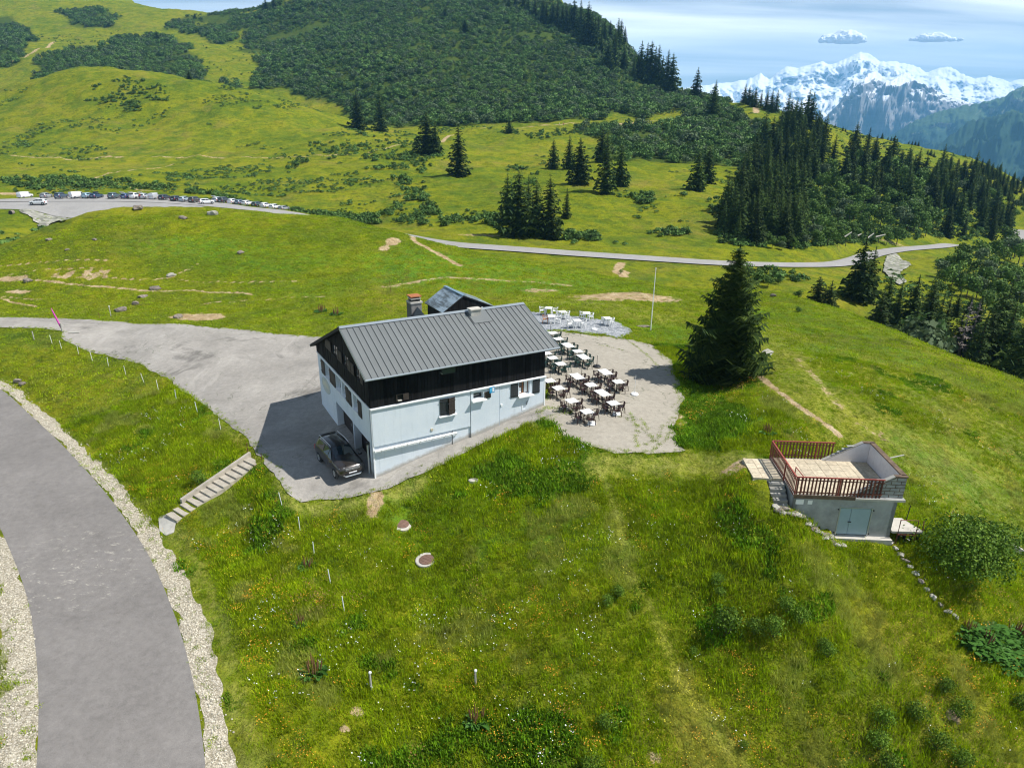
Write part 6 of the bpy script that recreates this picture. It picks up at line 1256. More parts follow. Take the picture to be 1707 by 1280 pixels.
# ------------------------------------------------------------------ vegetation
M['needle'] = leaf_mat('spruce_needles', [(0.25,(0.020,0.042,0.012)),(0.5,(0.044,0.082,0.017)),(0.75,(0.098,0.142,0.025))], 0.8, 0.40, 0.0, 0.35)
M['needle_hero'] = leaf_mat('spruce_needles_near', [(0.25,(0.016,0.034,0.009)),(0.5,(0.040,0.074,0.014)),(0.8,(0.100,0.145,0.024))], 0.8, 0.1, 0.0, 0.6)
M['bark'] = plain('tree_bark', (0.085, 0.065, 0.05), 0.95, var=.3, scale=3)
M['deadwood'] = plain('bare_dead_wood', (0.16, 0.14, 0.125), 0.95, var=.2)
M['leaf'] = leaf_mat('deciduous_leaves', [(0.2,(0.035,0.078,0.014)),(0.5,(0.075,0.145,0.024)),(0.8,(0.14,0.22,0.042))], 0.7, 0.28, 0.15, 0.4)
M['leaf_grey'] = leaf_mat('grey_green_leaves', [(0.2,(0.045,0.075,0.035)),(0.5,(0.085,0.13,0.055)),(0.8,(0.15,0.20,0.10))], 0.7, 0.2, 0.15, 0.5)
M['alder'] = leaf_mat('green_alder_leaves', [(0.2,(0.040,0.090,0.020)),(0.5,(0.078,0.150,0.034)),(0.8,(0.15,0.24,0.06))], 0.7, 0.45, 0.1, 0.3)
def spruce_np(seed, H=10.0, R=2.6, tiers=17, nb=10, K=5, droop=.30, crown0=.04, dens=1.0, ex=.76):
    r = np.random.default_rng(seed); V = []
    for i in range(tiers):
        f = (i+r.uniform(-.25,.25))/tiers; f = min(max(f, 0), .985); z0 = H*(crown0+(1-crown0)*f); rad = R*(1-f)**ex*(.92+.16*math.sin(i*2.3+seed)) + .06
        if f < .10: rad *= .78+2*f
        n = max(int(nb*(1-.45*f)*dens), 4); ph = r.uniform(0, 6.28)
        for b in range(n):
            a = ph + 6.283*b/n + r.normal(0, .22); l = rad*r.uniform(.62, 1.10); d = np.array([math.cos(a), math.sin(a), 0]); s = np.array([-d[1], d[0], 0])
            kk = max(int(K*(1-.4*f)), 3); zz = z0 + r.uniform(-.5,.5)*H/tiers
            for k in range(kk):
                t0, t1 = k/kk, (k+1)/kk; dz = lambda t: (-droop*l*math.sin(t*2.3)*.9 + .10*l*t*t)
                p0 = d*l*t0 + [0,0,zz+dz(t0)]; p1 = d*l*t1 + [0,0,zz+dz(t1)]
                w = l*(.40*(1-t0*.60))*r.uniform(.7,1.3) + .10
                for sd in (-1, 1):
                    tip = p0 + d*(l/kk*1.3) + s*sd*w*r.uniform(.75,1.2) + [0,0,-w*r.uniform(.15,.65)]
                    V += [p0, p1, tip]
                if k == kk-1: V += [p0 + s*.05*l, p0 - s*.05*l, p1 + d*l*.12 + [0,0,.03*l]]
    V += [np.array([.12,0,H*.93]), np.array([-.12,.05,H*.93]), np.array([0,0,H*1.01])]
    V = np.array(V); return V, np.arange(len(V)).reshape(-1, 3)
def trunk_mesh(H, r0, m, name='trunk'): return MB().tube([(0,0,-.6),(0,0,H*.3),(0,0,H*.65),(0,0,H*.95)], [r0,r0*.8,r0*.45,r0*.08], 7).mesh(name, m)
def blob_np(seed, n, rx, ry, rz, cz, size, lobes=6, lo=-0.35, rag=0.0):
    r = np.random.default_rng(seed); C = []
    for k in range(lobes): a = r.uniform(0, 6.28); q = r.uniform(.15, .62); C.append((math.cos(a)*rx*q, math.sin(a)*ry*q, cz+r.uniform(-.35,.5)*rz, r.uniform(.42,.66)))
    C.append((0,0,cz+rz*.15,.72)); V = []
    for i in range(n):
        c = C[r.integers(len(C))]; d = r.normal(size=3); d /= np.linalg.norm(d); d[2] = d[2] if d[2] > lo else -d[2]
        rr = r.uniform(.72, 1.06) if r.uniform() > rag else r.uniform(1.0, 1.45); p = np.array(c[:3]) + d*np.array([rx, ry, rz])*c[3]*rr
        nrm = d + r.normal(size=3)*.55; nrm /= np.linalg.norm(nrm); u = np.cross(nrm, r.normal(size=3)); u /= np.linalg.norm(u); v = np.cross(nrm, u); s = size*r.uniform(.55, 1.3)
        V += [p-u*s*.5, p+v*s*.42, p+u*s*.5, p-v*s*.42]
    V = np.array(V); V[:, 2] = np.maximum(V[:, 2], 0.02); return V, np.arange(len(V)).reshape(-1, 4)
SP = []
for s, (R, ti, nb) in enumerate(((2.9,20,14),(2.5,20,13),(3.3,18,15),(2.1,22,12),(2.7,19,14))):
    v, f = spruce_np(100+s, 10.0, R, ti, nb, 4)
    v2, f2 = spruce_np(150+s, 9.6, R*.62, 14, 9, 3, .5, .05); v = np.vstack([v, v2]); f = np.arange(len(v)).reshape(-1, 3); SP.append((np_mesh('crown', v, f, M['needle']), trunk_mesh(10, .22, M['bark'])))
DE = []
v, f = spruce_np(160, 10.0, 1.2, 15, 5, 3, .2, .2, .6); DE = (np_mesh('crown', v*[1,1,1], f, M['deadwood']), trunk_mesh(10, .18, M['deadwood']))
BL = []
for s in range(4):
    v, f = blob_np(200+s, 520, 3.6, 3.6, 3.9, 5.6, .85, 8, -.6); BL.append((np_mesh('crown', v, f, M['leaf'] if s != 3 else M['leaf_grey']), trunk_mesh(6, .22, M['bark'])))
SH = []
for s in range(4):
    v, f = blob_np(300+s, 420, 5.0, 5.0, 4.6, 4.2, 1.0, 8, -.2); SH.append(np_mesh('foliage', v, f, M['alder'] if s != 3 else M['leaf_grey']))
def tree(kind, name, x, y, h, label, group, cat='tree', aspect=1.0, parts=True, sink=0.3):
    """one tree: an Empty at the foot with trunk and crown"""
    z = float(hgt(x, y)) - sink; cm, tm = kind; s = h/10.0
    if cat == 'bush': s = h/9.0
    t = empty(name, (x, y, z), random.uniform(0, 6.28)); t.scale = (s*aspect, s*aspect, s)
    link('trunk', tm, t); link('crown', cm, t); tag(t, label, cat, group); return t
def tree_top(kind, name, u, v, t, label, group, cat='tree', aspect=1.0):
    P = rays(u, v)*t; h = P[2] - float(hgt(P[0], P[1])) + .3
    return tree(kind, name, P[0], P[1], max(h, 1.5), label, group, cat, aspect)
def tree_base(kind, name, u, v, hpx, label, group, cat='tree', aspect=1.0, tmin=15):
    p = cast(u, v, tmin=tmin)[0]; dep = p[1]*math.cos(PT) - p[2]*math.sin(PT); h = hpx*dep/(FPX*.97); return tree(kind, name, p[0], p[1], h, label, group, cat, aspect)
ORDW = lambda k: ['first','second','third','fourth','fifth','sixth','seventh','eighth','ninth','tenth','eleventh','twelfth','thirteenth','fourteenth','fifteenth','sixteenth','seventeenth','eighteenth','nineteenth'][k] if k < 19 else ['twenty','thirty','forty','fifty','sixty'][(k+1)//10-2] + ['th' if 0 else '-'+w for w in ('zeroth','first','second','third','fourth','fifth','sixth','seventh','eighth','ninth')][(k+1) % 10].replace('-zeroth',' exactly')
# the big spruce at the terrace edge
p = cast(1206, 632)[0]; hx, hy = p[0], p[1]; ztop = (rays(1226, 400)*math.hypot(hx, hy)/math.hypot(*rays(1226, 400)[:2]))[2]; hz = float(hgt(hx, hy)); Hh = ztop-hz
ht = empty('spruce_tree', (hx, hy, hz-.2)); tag(ht, 'big dark spruce standing alone at the right edge of the terrace', 'tree')
v, f = spruce_np(77, Hh, 3.95, 26, 17, 16, .24, .03, 1.0, .64); v2, f2 = spruce_np(78, Hh*.97, 3.3, 34, 18, 11, .40, .05, 1.0, .66); v = np.vstack([v, v2]); 
link('crown', np_mesh('crown', v, np.arange(len(v)).reshape(-1, 3), M['needle_hero']), ht); link('trunk', trunk_mesh(Hh, .28, M['bark']), ht)
# single trees one can point at
iso = [(597,217,60,0,.95,'dark spruce on the knoll, left of a pair above the footpath'),(635,219,62,1,.9,'slim spruce on the knoll, right of a pair above the footpath'),(712,256,64,2,1.15,'broad spruce where the footpath meets the knoll'),(726,256,52,4,.9,'spruce leaning on the broad spruce at the footpath'),(765,292,82,1,1.05,'single pointed spruce on the slope below the footpath'),
 (849,222,26,2,1.0,'small bushy spruce on the mountain path edge'),(922,281,48,0,.9,'small spruce at the left of the loose group on the green slope'),(948,281,54,4,.85,'spruce second from the left in the loose slope group'),(965,307,74,2,.9,'dense spruce nearest in the loose slope group'),(1002,272,58,0,.9,'spruce behind the tallest one on the green slope'),(1008,323,100,3,1.0,'tallest spruce of the loose slope group'),(1033,309,66,2,.85,'spruce right of the tallest one on the slope'),
 (1160,318,66,2,.9,'dark spruce left of the wooded ridge, left of a pair'),(1178,306,62,0,.95,'dark spruce left of the wooded ridge, right of a pair'),(846,371,80,0,.95,'spruce at the left end of the roadside clump'),(864,393,108,2,1.05,'tallest spruce of the roadside clump'),(893,390,92,4,.85,'spruce in the middle of the roadside clump'),(915,398,104,0,.9,'spruce at the right of the roadside clump'),(880,380,84,3,.9,'slim spruce inside the roadside clump'),(944,364,50,3,.9,'thin small spruce right of the roadside clump'),
 (1228,405,52,3,.8,'pale green young conifer by the road below the wood')]
for k, (u, v_, h, q, a, lab) in enumerate(iso): tree_base(SP[q], 'spruce_tree', u, v_, h, lab, 'single spruces on the pasture', aspect=a*1.05)
# spruces standing behind the right hill
beh = [(1447,392,118,2,1.0,'tall spruce with its top over the road behind the right hill'),(1462,409,120,0,.9,'spruce touching the tall one behind the right hill'),(1369,458,110,2,1.3,'small spruce peeping over the right hilltop, left of two'),(1389,466,110,0,1.2,'small spruce peeping over the right hilltop, right of two'),(1490,452,112,0,.95,'spruce behind the right hill below the stone slab slope'),
 (1508,462,110,3,1.0,'slim spruce behind the right hill beside the stone slope'),(1535,457,108,2,.95,'dense spruce in the row behind the right hill'),(1562,470,104,0,.95,'brownish spruce in the row behind the right hill'),(1578,484,100,1,.9,'lower brownish spruce above the grey bush'),(1680,478,92,2,1.0,'large dark spruce at the right edge behind the hill'),(1664,505,90,0,.9,'spruce left of the large dark one behind the hill'),(1699,497,90,4,1.0,'dark spruce at the frame edge behind the hill'),
 (1690,470,112,0,.9,'spruce farther back at the right edge'),(1650,520,86,1,.9,'low dark spruce beside the bare trees'),(1720,520,82,2,1.0,'dark spruce partly outside the right edge')]
for (u, v_, t, q, a, lab) in beh: tree_top(SP[q], 'spruce_tree', u, v_, t, lab, 'spruces behind the right hill', aspect=a*.92)
for (u, v_, t, lab) in ((1622,498,92,'bare grey dead spruce behind the right hill, taller of two'),(1636,500,94,'bare grey dead spruce behind the right hill, right of two')): tree_top(DE, 'dead_spruce', u, v_, t, lab, 'bare dead spruces')
crest_v = lambda u: float(np.interp(u, [1400,1500,1600,1707,1760], [522,558,600,640,665])); b2 = []
r_b = random.Random(21)
for k in range(30): u = 1475+(k+.5)*8.6+r_b.uniform(-4,4); b2.append((u, crest_v(u)-r_b.uniform(45, 120)*(.7 if u < 1540 else 1.05), r_b.uniform(98, 128) if k % 3 else r_b.uniform(86, 98)))
b2.sort()
for k, (u, v_, t) in enumerate(b2): tree_top(SP[k % 5], 'spruce_tree', u, v_, t, f'spruce {ORDW(k)} from the left in the dark wood behind the right hill', 'dark wood behind the right hill', aspect=r_b.uniform(.85, 1.1))
def bush(u, v_, t, lab, group, m=0, asp=1.0):
    P = rays(u, v_)*t; h = P[2]-float(hgt(P[0], P[1])); o = empty('bush', (P[0], P[1], float(hgt(P[0], P[1]))-.2), random.uniform(0, 6)); s = max(h, .8)/8.5; o.scale = (s*asp, s*asp, s); tag(o, lab, 'bush', group); link('foliage', SH[m], o); return o
bush(1535,530,88,'round grey green bush behind the right hill below the spruces','bushes behind the right hill',3,.9); bush(1556,548,86,'grey green bush touching the hill line','bushes behind the right hill',3,.8); bush(1519,522,92,'leafy bush at the left of the grey green one','bushes behind the right hill',0,.8)
FAR_SPR = []
def stuff_tree(u, v_, hpx, aspect=.95, tmin=100):
    p = cast(u, v_, tmin=tmin)[0]; dep = p[1]*math.cos(PT) - p[2]*math.sin(PT); FAR_SPR.append((p[0], p[1], float(hgt(p[0], p[1]))-.3, hpx*dep/(FPX*.97)/10.0*1.03))
# skyline conifers on the mountain shoulder: (u, v base, height)
k37 = lambda x, y: (840+x/3.711, y/3.711)
sky_t = [(30,40,60),(70,60,75),(120,75,100),(150,85,90),(190,115,110),(240,140,135),(262,150,130),(300,155,125),(330,170,150),(360,185,140),(385,200,150),(410,190,140),(430,200,180),(470,240,210),(490,270,160),(515,300,250),(540,300,200),(560,300,150),(580,240,120),(620,260,130),(600,330,110),(655,250,110),(640,440,180),(680,440,230),(700,330,190),(720,290,150),(745,290,110),(740,430,130),
 (800,500,130),(825,505,150),(840,505,220),(875,515,220),(900,525,240),(925,540,220),(945,540,230),(970,560,190),(1000,580,240),(1030,590,230),(1045,500,150),(1093,505,132),(1185,625,185),(1238,558,112),(1285,740,200),(1300,660,150),(1322,600,105),(1352,612,130),(1384,614,125),(1440,620,85),(1460,630,80),(1485,640,110),(1510,650,110),(1530,655,90),(1548,665,110),(1585,668,100),(1620,680,110),(1650,690,120),(1680,700,130)]
sky_t = [(*k37(a, b), c/3.711) for a, b, c in sky_t]
SPEC = {39: 'lone pointed spruce on the bright green spur of the skyline', 40: 'spruce in front of the bright green spur', 41: 'lone spruce on the skyline right of the green spur', 42: 'large spruce below the gap in the skyline'}
for k, (u, v_, h) in enumerate(sky_t):
    if h < 26 and k not in SPEC: stuff_tree(u, v_, h*1.02, tmin=250); continue
    tree_base(SP[k % 5], 'spruce_tree', u, v_, h*1.02, SPEC.get(k, f'spruce {ORDW(k)} from the left along the mountain shoulder skyline'), 'spruces along the mountain shoulder', aspect=.92, tmin=250)
for (u, v_, h, lab) in ((444,17,16,'small dark spruce on the upper left skyline, left of two'),(457,12,14,'small dark spruce on the upper left skyline, right of two'),(325,27,7,'tiny conifer on the saddle skyline'),(263,66,14,'dark round tree at the top of the valley shrubs'),(985,60,14,'dark spruce among the shrubs near the belt'),(613,92,16,'dark tree standing in the shrub covered slope'),(316,128,12,'small dark tree at the lower edge of the valley shrubs'),(775,50,18,'small dark tree on the upper shrub slope'),(742,28,14,'tiny dark tree high on the shrub slope')):
    tree_base(SP[2], 'spruce_tree', u, v_+5, h*1.3, lab, 'small far trees', aspect=1.2, tmin=300)
# wooded slope above the road
def fill(poly, n, dmin, seed):
    r = random.Random(seed); xs = [p[0] for p in poly]; ys = [p[1] for p in poly]; out_ = []; tries = 0
    while len(out_) < n and tries < n*60:
        tries += 1; u, v_ = r.uniform(min(xs), max(xs)), r.uniform(min(ys), max(ys))
        if inpoly(np.array([u]), np.array([v_]), poly)[0] and all((u-a)**2+(1.6*(v_-b))**2 > dmin**2 for a, b in out_): out_.append((u, v_))
    return sorted(out_, key=lambda p: p[1])
ORD = ['first','second','third','fourth','fifth','sixth','seventh','eighth','ninth','tenth','eleventh','twelfth','thirteenth','fourteenth','fifteenth','sixteenth']
def ordered(pts, per, what, where):
    # pts sorted far to near; rows are counted from the road side
    out_ = []; P_ = pts[::-1]
    for r_ in range(0, len(P_), per):
        row = sorted(P_[r_:r_+per]); nm = 'front row' if r_ == 0 else (ORD[r_//per]+' row' if r_//per < len(ORD) else 'last row')
        for j_, (a_, b_) in enumerate(row): out_.append((a_, b_, f'{ORD[j_]} {what} from the left in the {nm} {where}'))
    return out_
W1 = [(1196,398),(1204,350),(1232,300),(1262,262),(1290,212),(1345,205),(1385,238),(1368,290),(1338,320),(1345,400),(1298,416),(1240,408)]
W1P = fill(W1, 125, 8.2, 3)
for u, v_ in W1P[:47]: stuff_tree(u, v_, random.uniform(50, 84)*(.62+.38*(v_-200)/210))
for k, (u, v_, lb) in enumerate(ordered(W1P[47:], 13, 'spruce', 'of the dense stand')): tree_base(SP[k % 5], 'spruce_tree', u, v_, random.uniform(50, 84)*(.62+.38*(v_-200)/210), lb, 'dense spruce stand above the road', aspect=random.uniform(.82,1.08), tmin=100)
W2 = [(1545,322),(1570,290),(1612,298),(1650,345),(1690,372),(1684,395),(1640,402),(1590,402),(1560,385)]
for k, (u, v_, lb) in enumerate(ordered(fill(W2, 42, 9, 4), 12, 'spruce', 'above the road bend')): tree_base(SP[k % 5], 'spruce_tree', u, v_, random.uniform(36, 58), lb, 'spruce stand above the road bend', aspect=random.uniform(.75,.95), tmin=100)
W3 = [(1600,292),(1630,276),(1707,308),(1707,345),(1660,335)]
for u, v_ in fill(W3, 60, 5.0, 5): stuff_tree(u, v_, random.uniform(15, 24), tmin=200)
W4 = [(1370,270),(1420,262),(1500,275),(1545,310),(1540,345),(1470,345),(1400,330)]
for k, (u, v_, lb) in enumerate(ordered(fill(W4, 26, 14, 6), 13, 'spruce', 'scattered among leafy trees')): tree_base(SP[k % 5], 'spruce_tree', u, v_, random.uniform(38, 58), lb, 'spruces scattered in the leafy wood', aspect=random.uniform(.9,1.15), tmin=100)
k46 = lambda x, y: (1340+x/4.651, 180+y/4.651)
ridge_t = [(240,160,36),(300,178,38),(322,184,34),(385,265,75),(400,262,60),(430,195,50),(450,198,52),(470,204,46),(490,208,50),(510,214,48),(530,220,52),(548,224,54),(565,228,50),(585,234,52),(605,240,50),(650,252,30),(675,258,38),(700,260,42),(722,266,38),(755,268,22),(785,276,34),(812,282,30),(838,288,34),(862,292,42),(886,296,42),(934,308,55),(958,360,40),(982,368,50),(1006,380,42),(1082,388,42),(1136,420,52),(1198,440,52),(1240,450,50),(1248,384,34),(1290,470,80),(1330,470,85),(1370,480,90),(1420,490,95),(1520,500,80),(460,495,235),(735,480,150),(800,505,185),(845,500,120),(635,460,165),(665,470,150),(740,640,130),(1010,560,150),(1040,590,200),(560,560,130),(360,430,150),(120,175,100)]
for k, (a, b, c) in enumerate(ridge_t):
    u, v_ = k46(a, b); sp_ = {25: 'lone spruce at the end of the row on the far meadow ridge', 33: 'tiny lone spruce on the outermost ridge line', 39: 'broad tall spruce in the middle of the leafy slope'}
    if c < 45 and k not in sp_: stuff_tree(u, v_, c/4.651, tmin=120); continue
    tree_base(SP[k % 5], 'spruce_tree', u, v_, c/4.651, sp_.get(k, f'small spruce {ORDW(k)} from the left along the sunny ridge'), 'spruces along the sunny ridge', aspect=1.05, tmin=120)
# leafy trees on the slope and in the hollow on the right
B1 = [(1345,330),(1380,285),(1440,275),(1545,310),(1560,395),(1500,408),(1420,412),(1350,414),(1340,380)]
for k, (u, v_, lb) in enumerate(ordered(fill(B1, 104, 10, 8), 13, 'leafy tree', 'of the slope wood')): tree_base(BL[k % 3 if k % 7 else 3], 'leafy_tree', u, v_, random.uniform(20, 36), lb, 'leafy trees above the road', 'tree', random.uniform(.95,1.3), 100)
B2 = [(1570,275),(1650,330),(1707,350),(1707,372),(1640,350),(1560,310)]
for k, (u, v_, lb) in enumerate(ordered(fill(B2, 26, 9, 9), 9, 'leafy tree', 'below the far ridge')): tree_base(BL[k % 4], 'leafy_tree', u, v_, random.uniform(14, 22), lb, 'leafy trees below the far right ridge', 'tree', 1.15, 150)
B3 = [(1560,470),(1590,440),(1640,432),(1707,420),(1720,520),(1680,560),(1620,500),(1560,500)]
for k, (u, v_, lb) in enumerate(ordered(fill(B3, 46, 13, 10), 9, 'leafy tree', 'of the hollow')): tree_base(BL[k % 4], 'leafy_tree', u, v_, random.uniform(26, 44), lb, 'leafy trees in the hollow', 'tree', random.uniform(1.0,1.3), 95)
for (u, v_, h, lab) in ((1628,440,42,'rounded leafy tree in front of the road bend'),(1673,415,40,'dark leafy tree hiding the road bend'),(1690,430,36,'leafy tree at the right of the road bend'),(1280,478,22,'low leafy bush right of the spruce top, left of two'),(1262,470,24,'leafy bush close beside the spruce'),(1298,474,14,'low leafy bush right of the spruce top, right of two'),(1330,500,20,'small bushes at the foot of the right hill'),(1330,520,14,'dark round bush on the crest of the right hill')):
    tree_base(BL[1], 'leafy_tree', u, v_, h, lab, 'leafy trees near the road', 'tree', 1.2, 60 if v_ > 500 else 100)
B4 = [(1215,412),(1240,405),(1300,418),(1350,414),(1400,412),(1400,400),(1340,398),(1250,398)]
for k, (u, v_, lb) in enumerate(ordered(fill(B4, 20, 9, 12), 10, 'low leafy tree', 'below the spruce stand')): tree_base(BL[k % 4], 'leafy_tree', u, v_, random.uniform(13, 24), lb, 'leafy trees at the foot of the stand', 'tree', 1.2, 100)

# ------------------------------------------------------------------ scattered plants: one object per kind, its points carry copies of its own clump
def scatter(name, V, F, m, P, rot, scl, label, nz=None, kind='stuff'):
    P = np.asarray(P, np.float32); nS = len(V); me = bpy.data.meshes.new(name)
    me.vertices.add(nS+len(P)); me.vertices.foreach_set('co', np.vstack([np.asarray(V, np.float32), P]).ravel())
    F = np.asarray(F, np.int32); k = F.shape[1]; me.loops.add(F.size); me.loops.foreach_set('vertex_index', F.ravel()); me.polygons.add(len(F))
    me.polygons.foreach_set('loop_start', np.arange(0, F.size, k, dtype=np.int32)); me.polygons.foreach_set('loop_total', np.full(len(F), k, np.int32)); me.update(calc_edges=True); me.materials.append(m)
    a = me.attributes.new('is_point', 'BOOLEAN', 'POINT'); a.data.foreach_set('value', np.concatenate([np.zeros(nS, bool), np.ones(len(P), bool)]))
    a = me.attributes.new('turn', 'FLOAT_VECTOR', 'POINT'); a.data.foreach_set('vector', np.vstack([np.zeros((nS, 3)), rot]).astype(np.float32).ravel())
    a = me.attributes.new('size', 'FLOAT', 'POINT'); a.data.foreach_set('value', np.concatenate([np.ones(nS), scl]).astype(np.float32))
    o = link(name, me); ng = bpy.data.node_groups.new(name+'_spread', 'GeometryNodeTree'); ng.interface.new_socket('Geometry', in_out='INPUT', socket_type='NodeSocketGeometry'); ng.interface.new_socket('Geometry', in_out='OUTPUT', socket_type='NodeSocketGeometry')
    gi = ng.nodes.new('NodeGroupInput'); go = ng.nodes.new('NodeGroupOutput'); sg_ = ng.nodes.new('GeometryNodeSeparateGeometry'); sg_.domain = 'POINT'
    na = ng.nodes.new('GeometryNodeInputNamedAttribute'); na.data_type = 'BOOLEAN'; na.inputs['Name'].default_value = 'is_point'
    nr = ng.nodes.new('GeometryNodeInputNamedAttribute'); nr.data_type = 'FLOAT_VECTOR'; nr.inputs['Name'].default_value = 'turn'
    ns = ng.nodes.new('GeometryNodeInputNamedAttribute'); ns.data_type = 'FLOAT'; ns.inputs['Name'].default_value = 'size'; ip = ng.nodes.new('GeometryNodeInstanceOnPoints')
    lk = ng.links.new; lk(gi.outputs[0], sg_.inputs['Geometry']); lk(na.outputs['Attribute'], sg_.inputs['Selection']); lk(sg_.outputs['Selection'], ip.inputs['Points']); lk(sg_.outputs['Inverted'], ip.inputs['Instance'])
    lk(nr.outputs['Attribute'], ip.inputs['Rotation']); lk(ns.outputs['Attribute'], ip.inputs['Scale']); lk(ip.outputs[0], go.inputs[0]); md = o.modifiers.new('spread', 'NODES'); md.node_group = ng
    tag(o, label, None, None, kind); return o
def sector(n, a0, a1, r0, r1):
    a = np.radians(rng.uniform(a0, a1, n)); r = np.sqrt(rng.uniform(r0*r0, r1*r1, n)); return np.sin(a)*r, np.cos(a)*r
def rots(n, tilt=.15): return np.column_stack([rng.uniform(-tilt, tilt, n), rng.uniform(-tilt, tilt, n), rng.uniform(0, 6.283, n)])
def maskat(x, y):
    fi, fj = gidx(x, y); i = np.clip(np.rint(fi).astype(int), 0, len(AZ)-1); j = np.clip(np.rint(fj).astype(int), 0, len(LR)-1); return MASK[i, j], pave[i, j], roadk[i, j]
fs = np.array(FAR_SPR); me_ = SP[1][0]; V_ = np.empty(len(me_.vertices)*3, np.float32); me_.vertices.foreach_get('co', V_); V_ = V_.reshape(-1, 3); F_ = np.arange(len(V_)).reshape(-1, 3)
scatter('distant_spruces', V_*[1.05, 1.05, 1], F_, M['needle'], fs[:, :3], np.column_stack([np.zeros((len(fs), 2)), rng.uniform(0, 6.28, len(fs))]), fs[:, 3], 'small dark spruces at the back of the woods and along the far ridges')
# tussocks and dwarf shrubs over the far pasture
x, y = sector(60000, -40, 34, 128, 620); mk, pv_, rk = maskat(x, y); nn = fbm(x*.035+5, y*.035, 4) + .5*fbm(x*.15, y*.15, 3); keep = (nn > .62) & (mk[:, 3] < .3) & (mk[:, 0] < .2) & (pv_ < .2) & (rk < .1); x, y = x[keep][:9000], y[keep][:9000]
V_, F_ = blob_np(450, 60, .75, .75, .38, .22, .34, 4, 0.0); scatter('pasture_tussocks', V_, F_, M['alder'], np.column_stack([x, y, hgt(x, y)-.05]), rots(len(x)), rng.uniform(.4, 1.5, len(x)), 'small dark tussocks and dwarf shrubs dotted over the far pasture'); print('tussocks', len(x))
# alder thicket on the mountain
x, y = sector(330000, -40, 24, 300, 1250); mk, pv_, rk = maskat(x, y); nn = fbm(x*.018, y*.018, 4)
keep = (mk[:, 3] > .5) & (mk[:, 0] < .3) & (nn > -.75); x, y, nn = x[keep], y[keep], nn[keep]; sel = rng.permutation(len(x))[:30000]; x, y, nn = x[sel], y[sel], nn[sel]
z = hgt(x, y); nv = 4
for k in range(nv):
    q = slice(k, None, nv); V_, F_ = blob_np(400+k, 170, 2.5, 2.5, 2.1, 1.5, .70, 5, -.1)
    scatter('alder_thicket', V_, F_, M['alder'] if k != 3 else M['leaf_grey'], np.column_stack([x[q], y[q], z[q]-.2]), rots(len(x[q])), rng.uniform(.4, 1.5, len(x[q]))*(1+.35*nn[q]), 'dense dark green alder thicket covering the mountain side')
print('alders', len(x))
# loose shrubs on the pastures, by outline
LOOSE = [([(540,232),(600,222),(690,230),(740,262),(700,300),(720,330),(740,372),(700,378),(610,365),(680,330),(640,290),(560,270),(480,285),(470,262)], .42, 900),
 ([(170,140),(230,125),(285,150),(280,185),(225,190),(120,165)], .5, 320),([(0,300),(80,296),(200,300),(330,318),(400,335),(480,350),(620,362),(640,380),(560,372),(470,357),(400,345),(330,325),(240,318),(100,312),(30,322)], .75, 1500),
 ([(830,222),(940,214),(1000,214),(990,230),(900,234)], .6, 200),([(810,300),(850,270),(900,290),(890,310),(840,300)], .5, 120),([(950,390),(1000,395),(1010,410),(970,415),(940,405)], .8, 120),([(1020,330),(1090,320),(1090,340),(1030,345)], .6, 80),([(1070,380),(1150,385),(1150,395),(1080,395)], .5, 60),
 ([(700,365),(760,350),(830,360),(830,385),(780,380),(710,378)], .7, 160),([(1100,330),(1140,325),(1140,345),(1110,345)], .6, 40),([(1180,330),(1215,320),(1220,400),(1185,395)], .55, 90),([(390,90),(560,40),(620,20),(600,100),(500,110)], .0, 1),([(1230,440),(1340,450),(1330,480),(1250,470)], .6, 70),
 ([(1340,300),(1400,280),(1560,300),(1690,370),(1690,402),(1500,410),(1340,412)], 1.15, 2200),([(1560,440),(1707,420),(1707,600),(1620,520)], .6, 260),([(60,60),(200,52),(240,70),(120,86)], .5, 250),([(340,60),(430,50),(425,150),(330,130)], .22, 160),([(1380,215),(1560,262),(1540,300),(1400,262)], .3, 320),([(1200,395),(1340,395),(1340,418),(1200,410)], .8, 160)]
PX_, PY_ = [], []
for k, (poly, thr, n) in enumerate(LOOSE):
    r = np.random.default_rng(50+k); xs = [p[0] for p in poly]; ys = [p[1] for p in poly]; u = r.uniform(min(xs), max(xs), n*4); v_ = r.uniform(min(ys), max(ys), n*4); ok = inpoly(u, v_, poly); u, v_ = u[ok][:n], v_[ok][:n]
    if len(u) == 0: continue
    t = np.geomspace(165 if k == 2 else 60, 1100, 500); d = rays(u, v_); P = d[:, None, :]*t[None, :, None]; below = P[..., 2] < hgt(P[..., 0], P[..., 1]); i = np.argmax(below, 1); ok = below.any(1); P = P[np.arange(len(u)), i][ok]
    nz_ = fbm(P[:, 0]*.10+k, P[:, 1]*.10, 4); kp = nz_ > (.75-thr)*1.1 - .35; PX_.append(P[kp, 0]); PY_.append(P[kp, 1])
x = np.concatenate(PX_); y = np.concatenate(PY_); mk, pv_, rk = maskat(x, y); kp = (rk < .2) & (pv_ < .2) & (mk[:, 0] < .4)
for c_ in [o_ for o_ in COL.objects if o_.get('group') == 'vehicles parked along the far car park']:      # no shrub on or just in front of a parked car
    kp &= ~((np.abs(x-c_.location.x) < 4.0) & (y < c_.location.y+3.0) & (y > c_.location.y-14.0))
x, y = x[kp], y[kp]; z = hgt(x, y)
for k in range(3):
    q = slice(k, None, 3); V_, F_ = blob_np(420+k, 90, 1.5, 1.5, 1.0, .7, .62, 5, -.1)
    scatter('low_shrubs', V_, F_, M['alder'] if k else M['leaf'], np.column_stack([x[q], y[q], z[q]-.12]), rots(len(x[q])), rng.uniform(.25, 1.0, len(x[q])), 'low dark green shrubs scattered over the pasture')
print('shrubs', len(x))
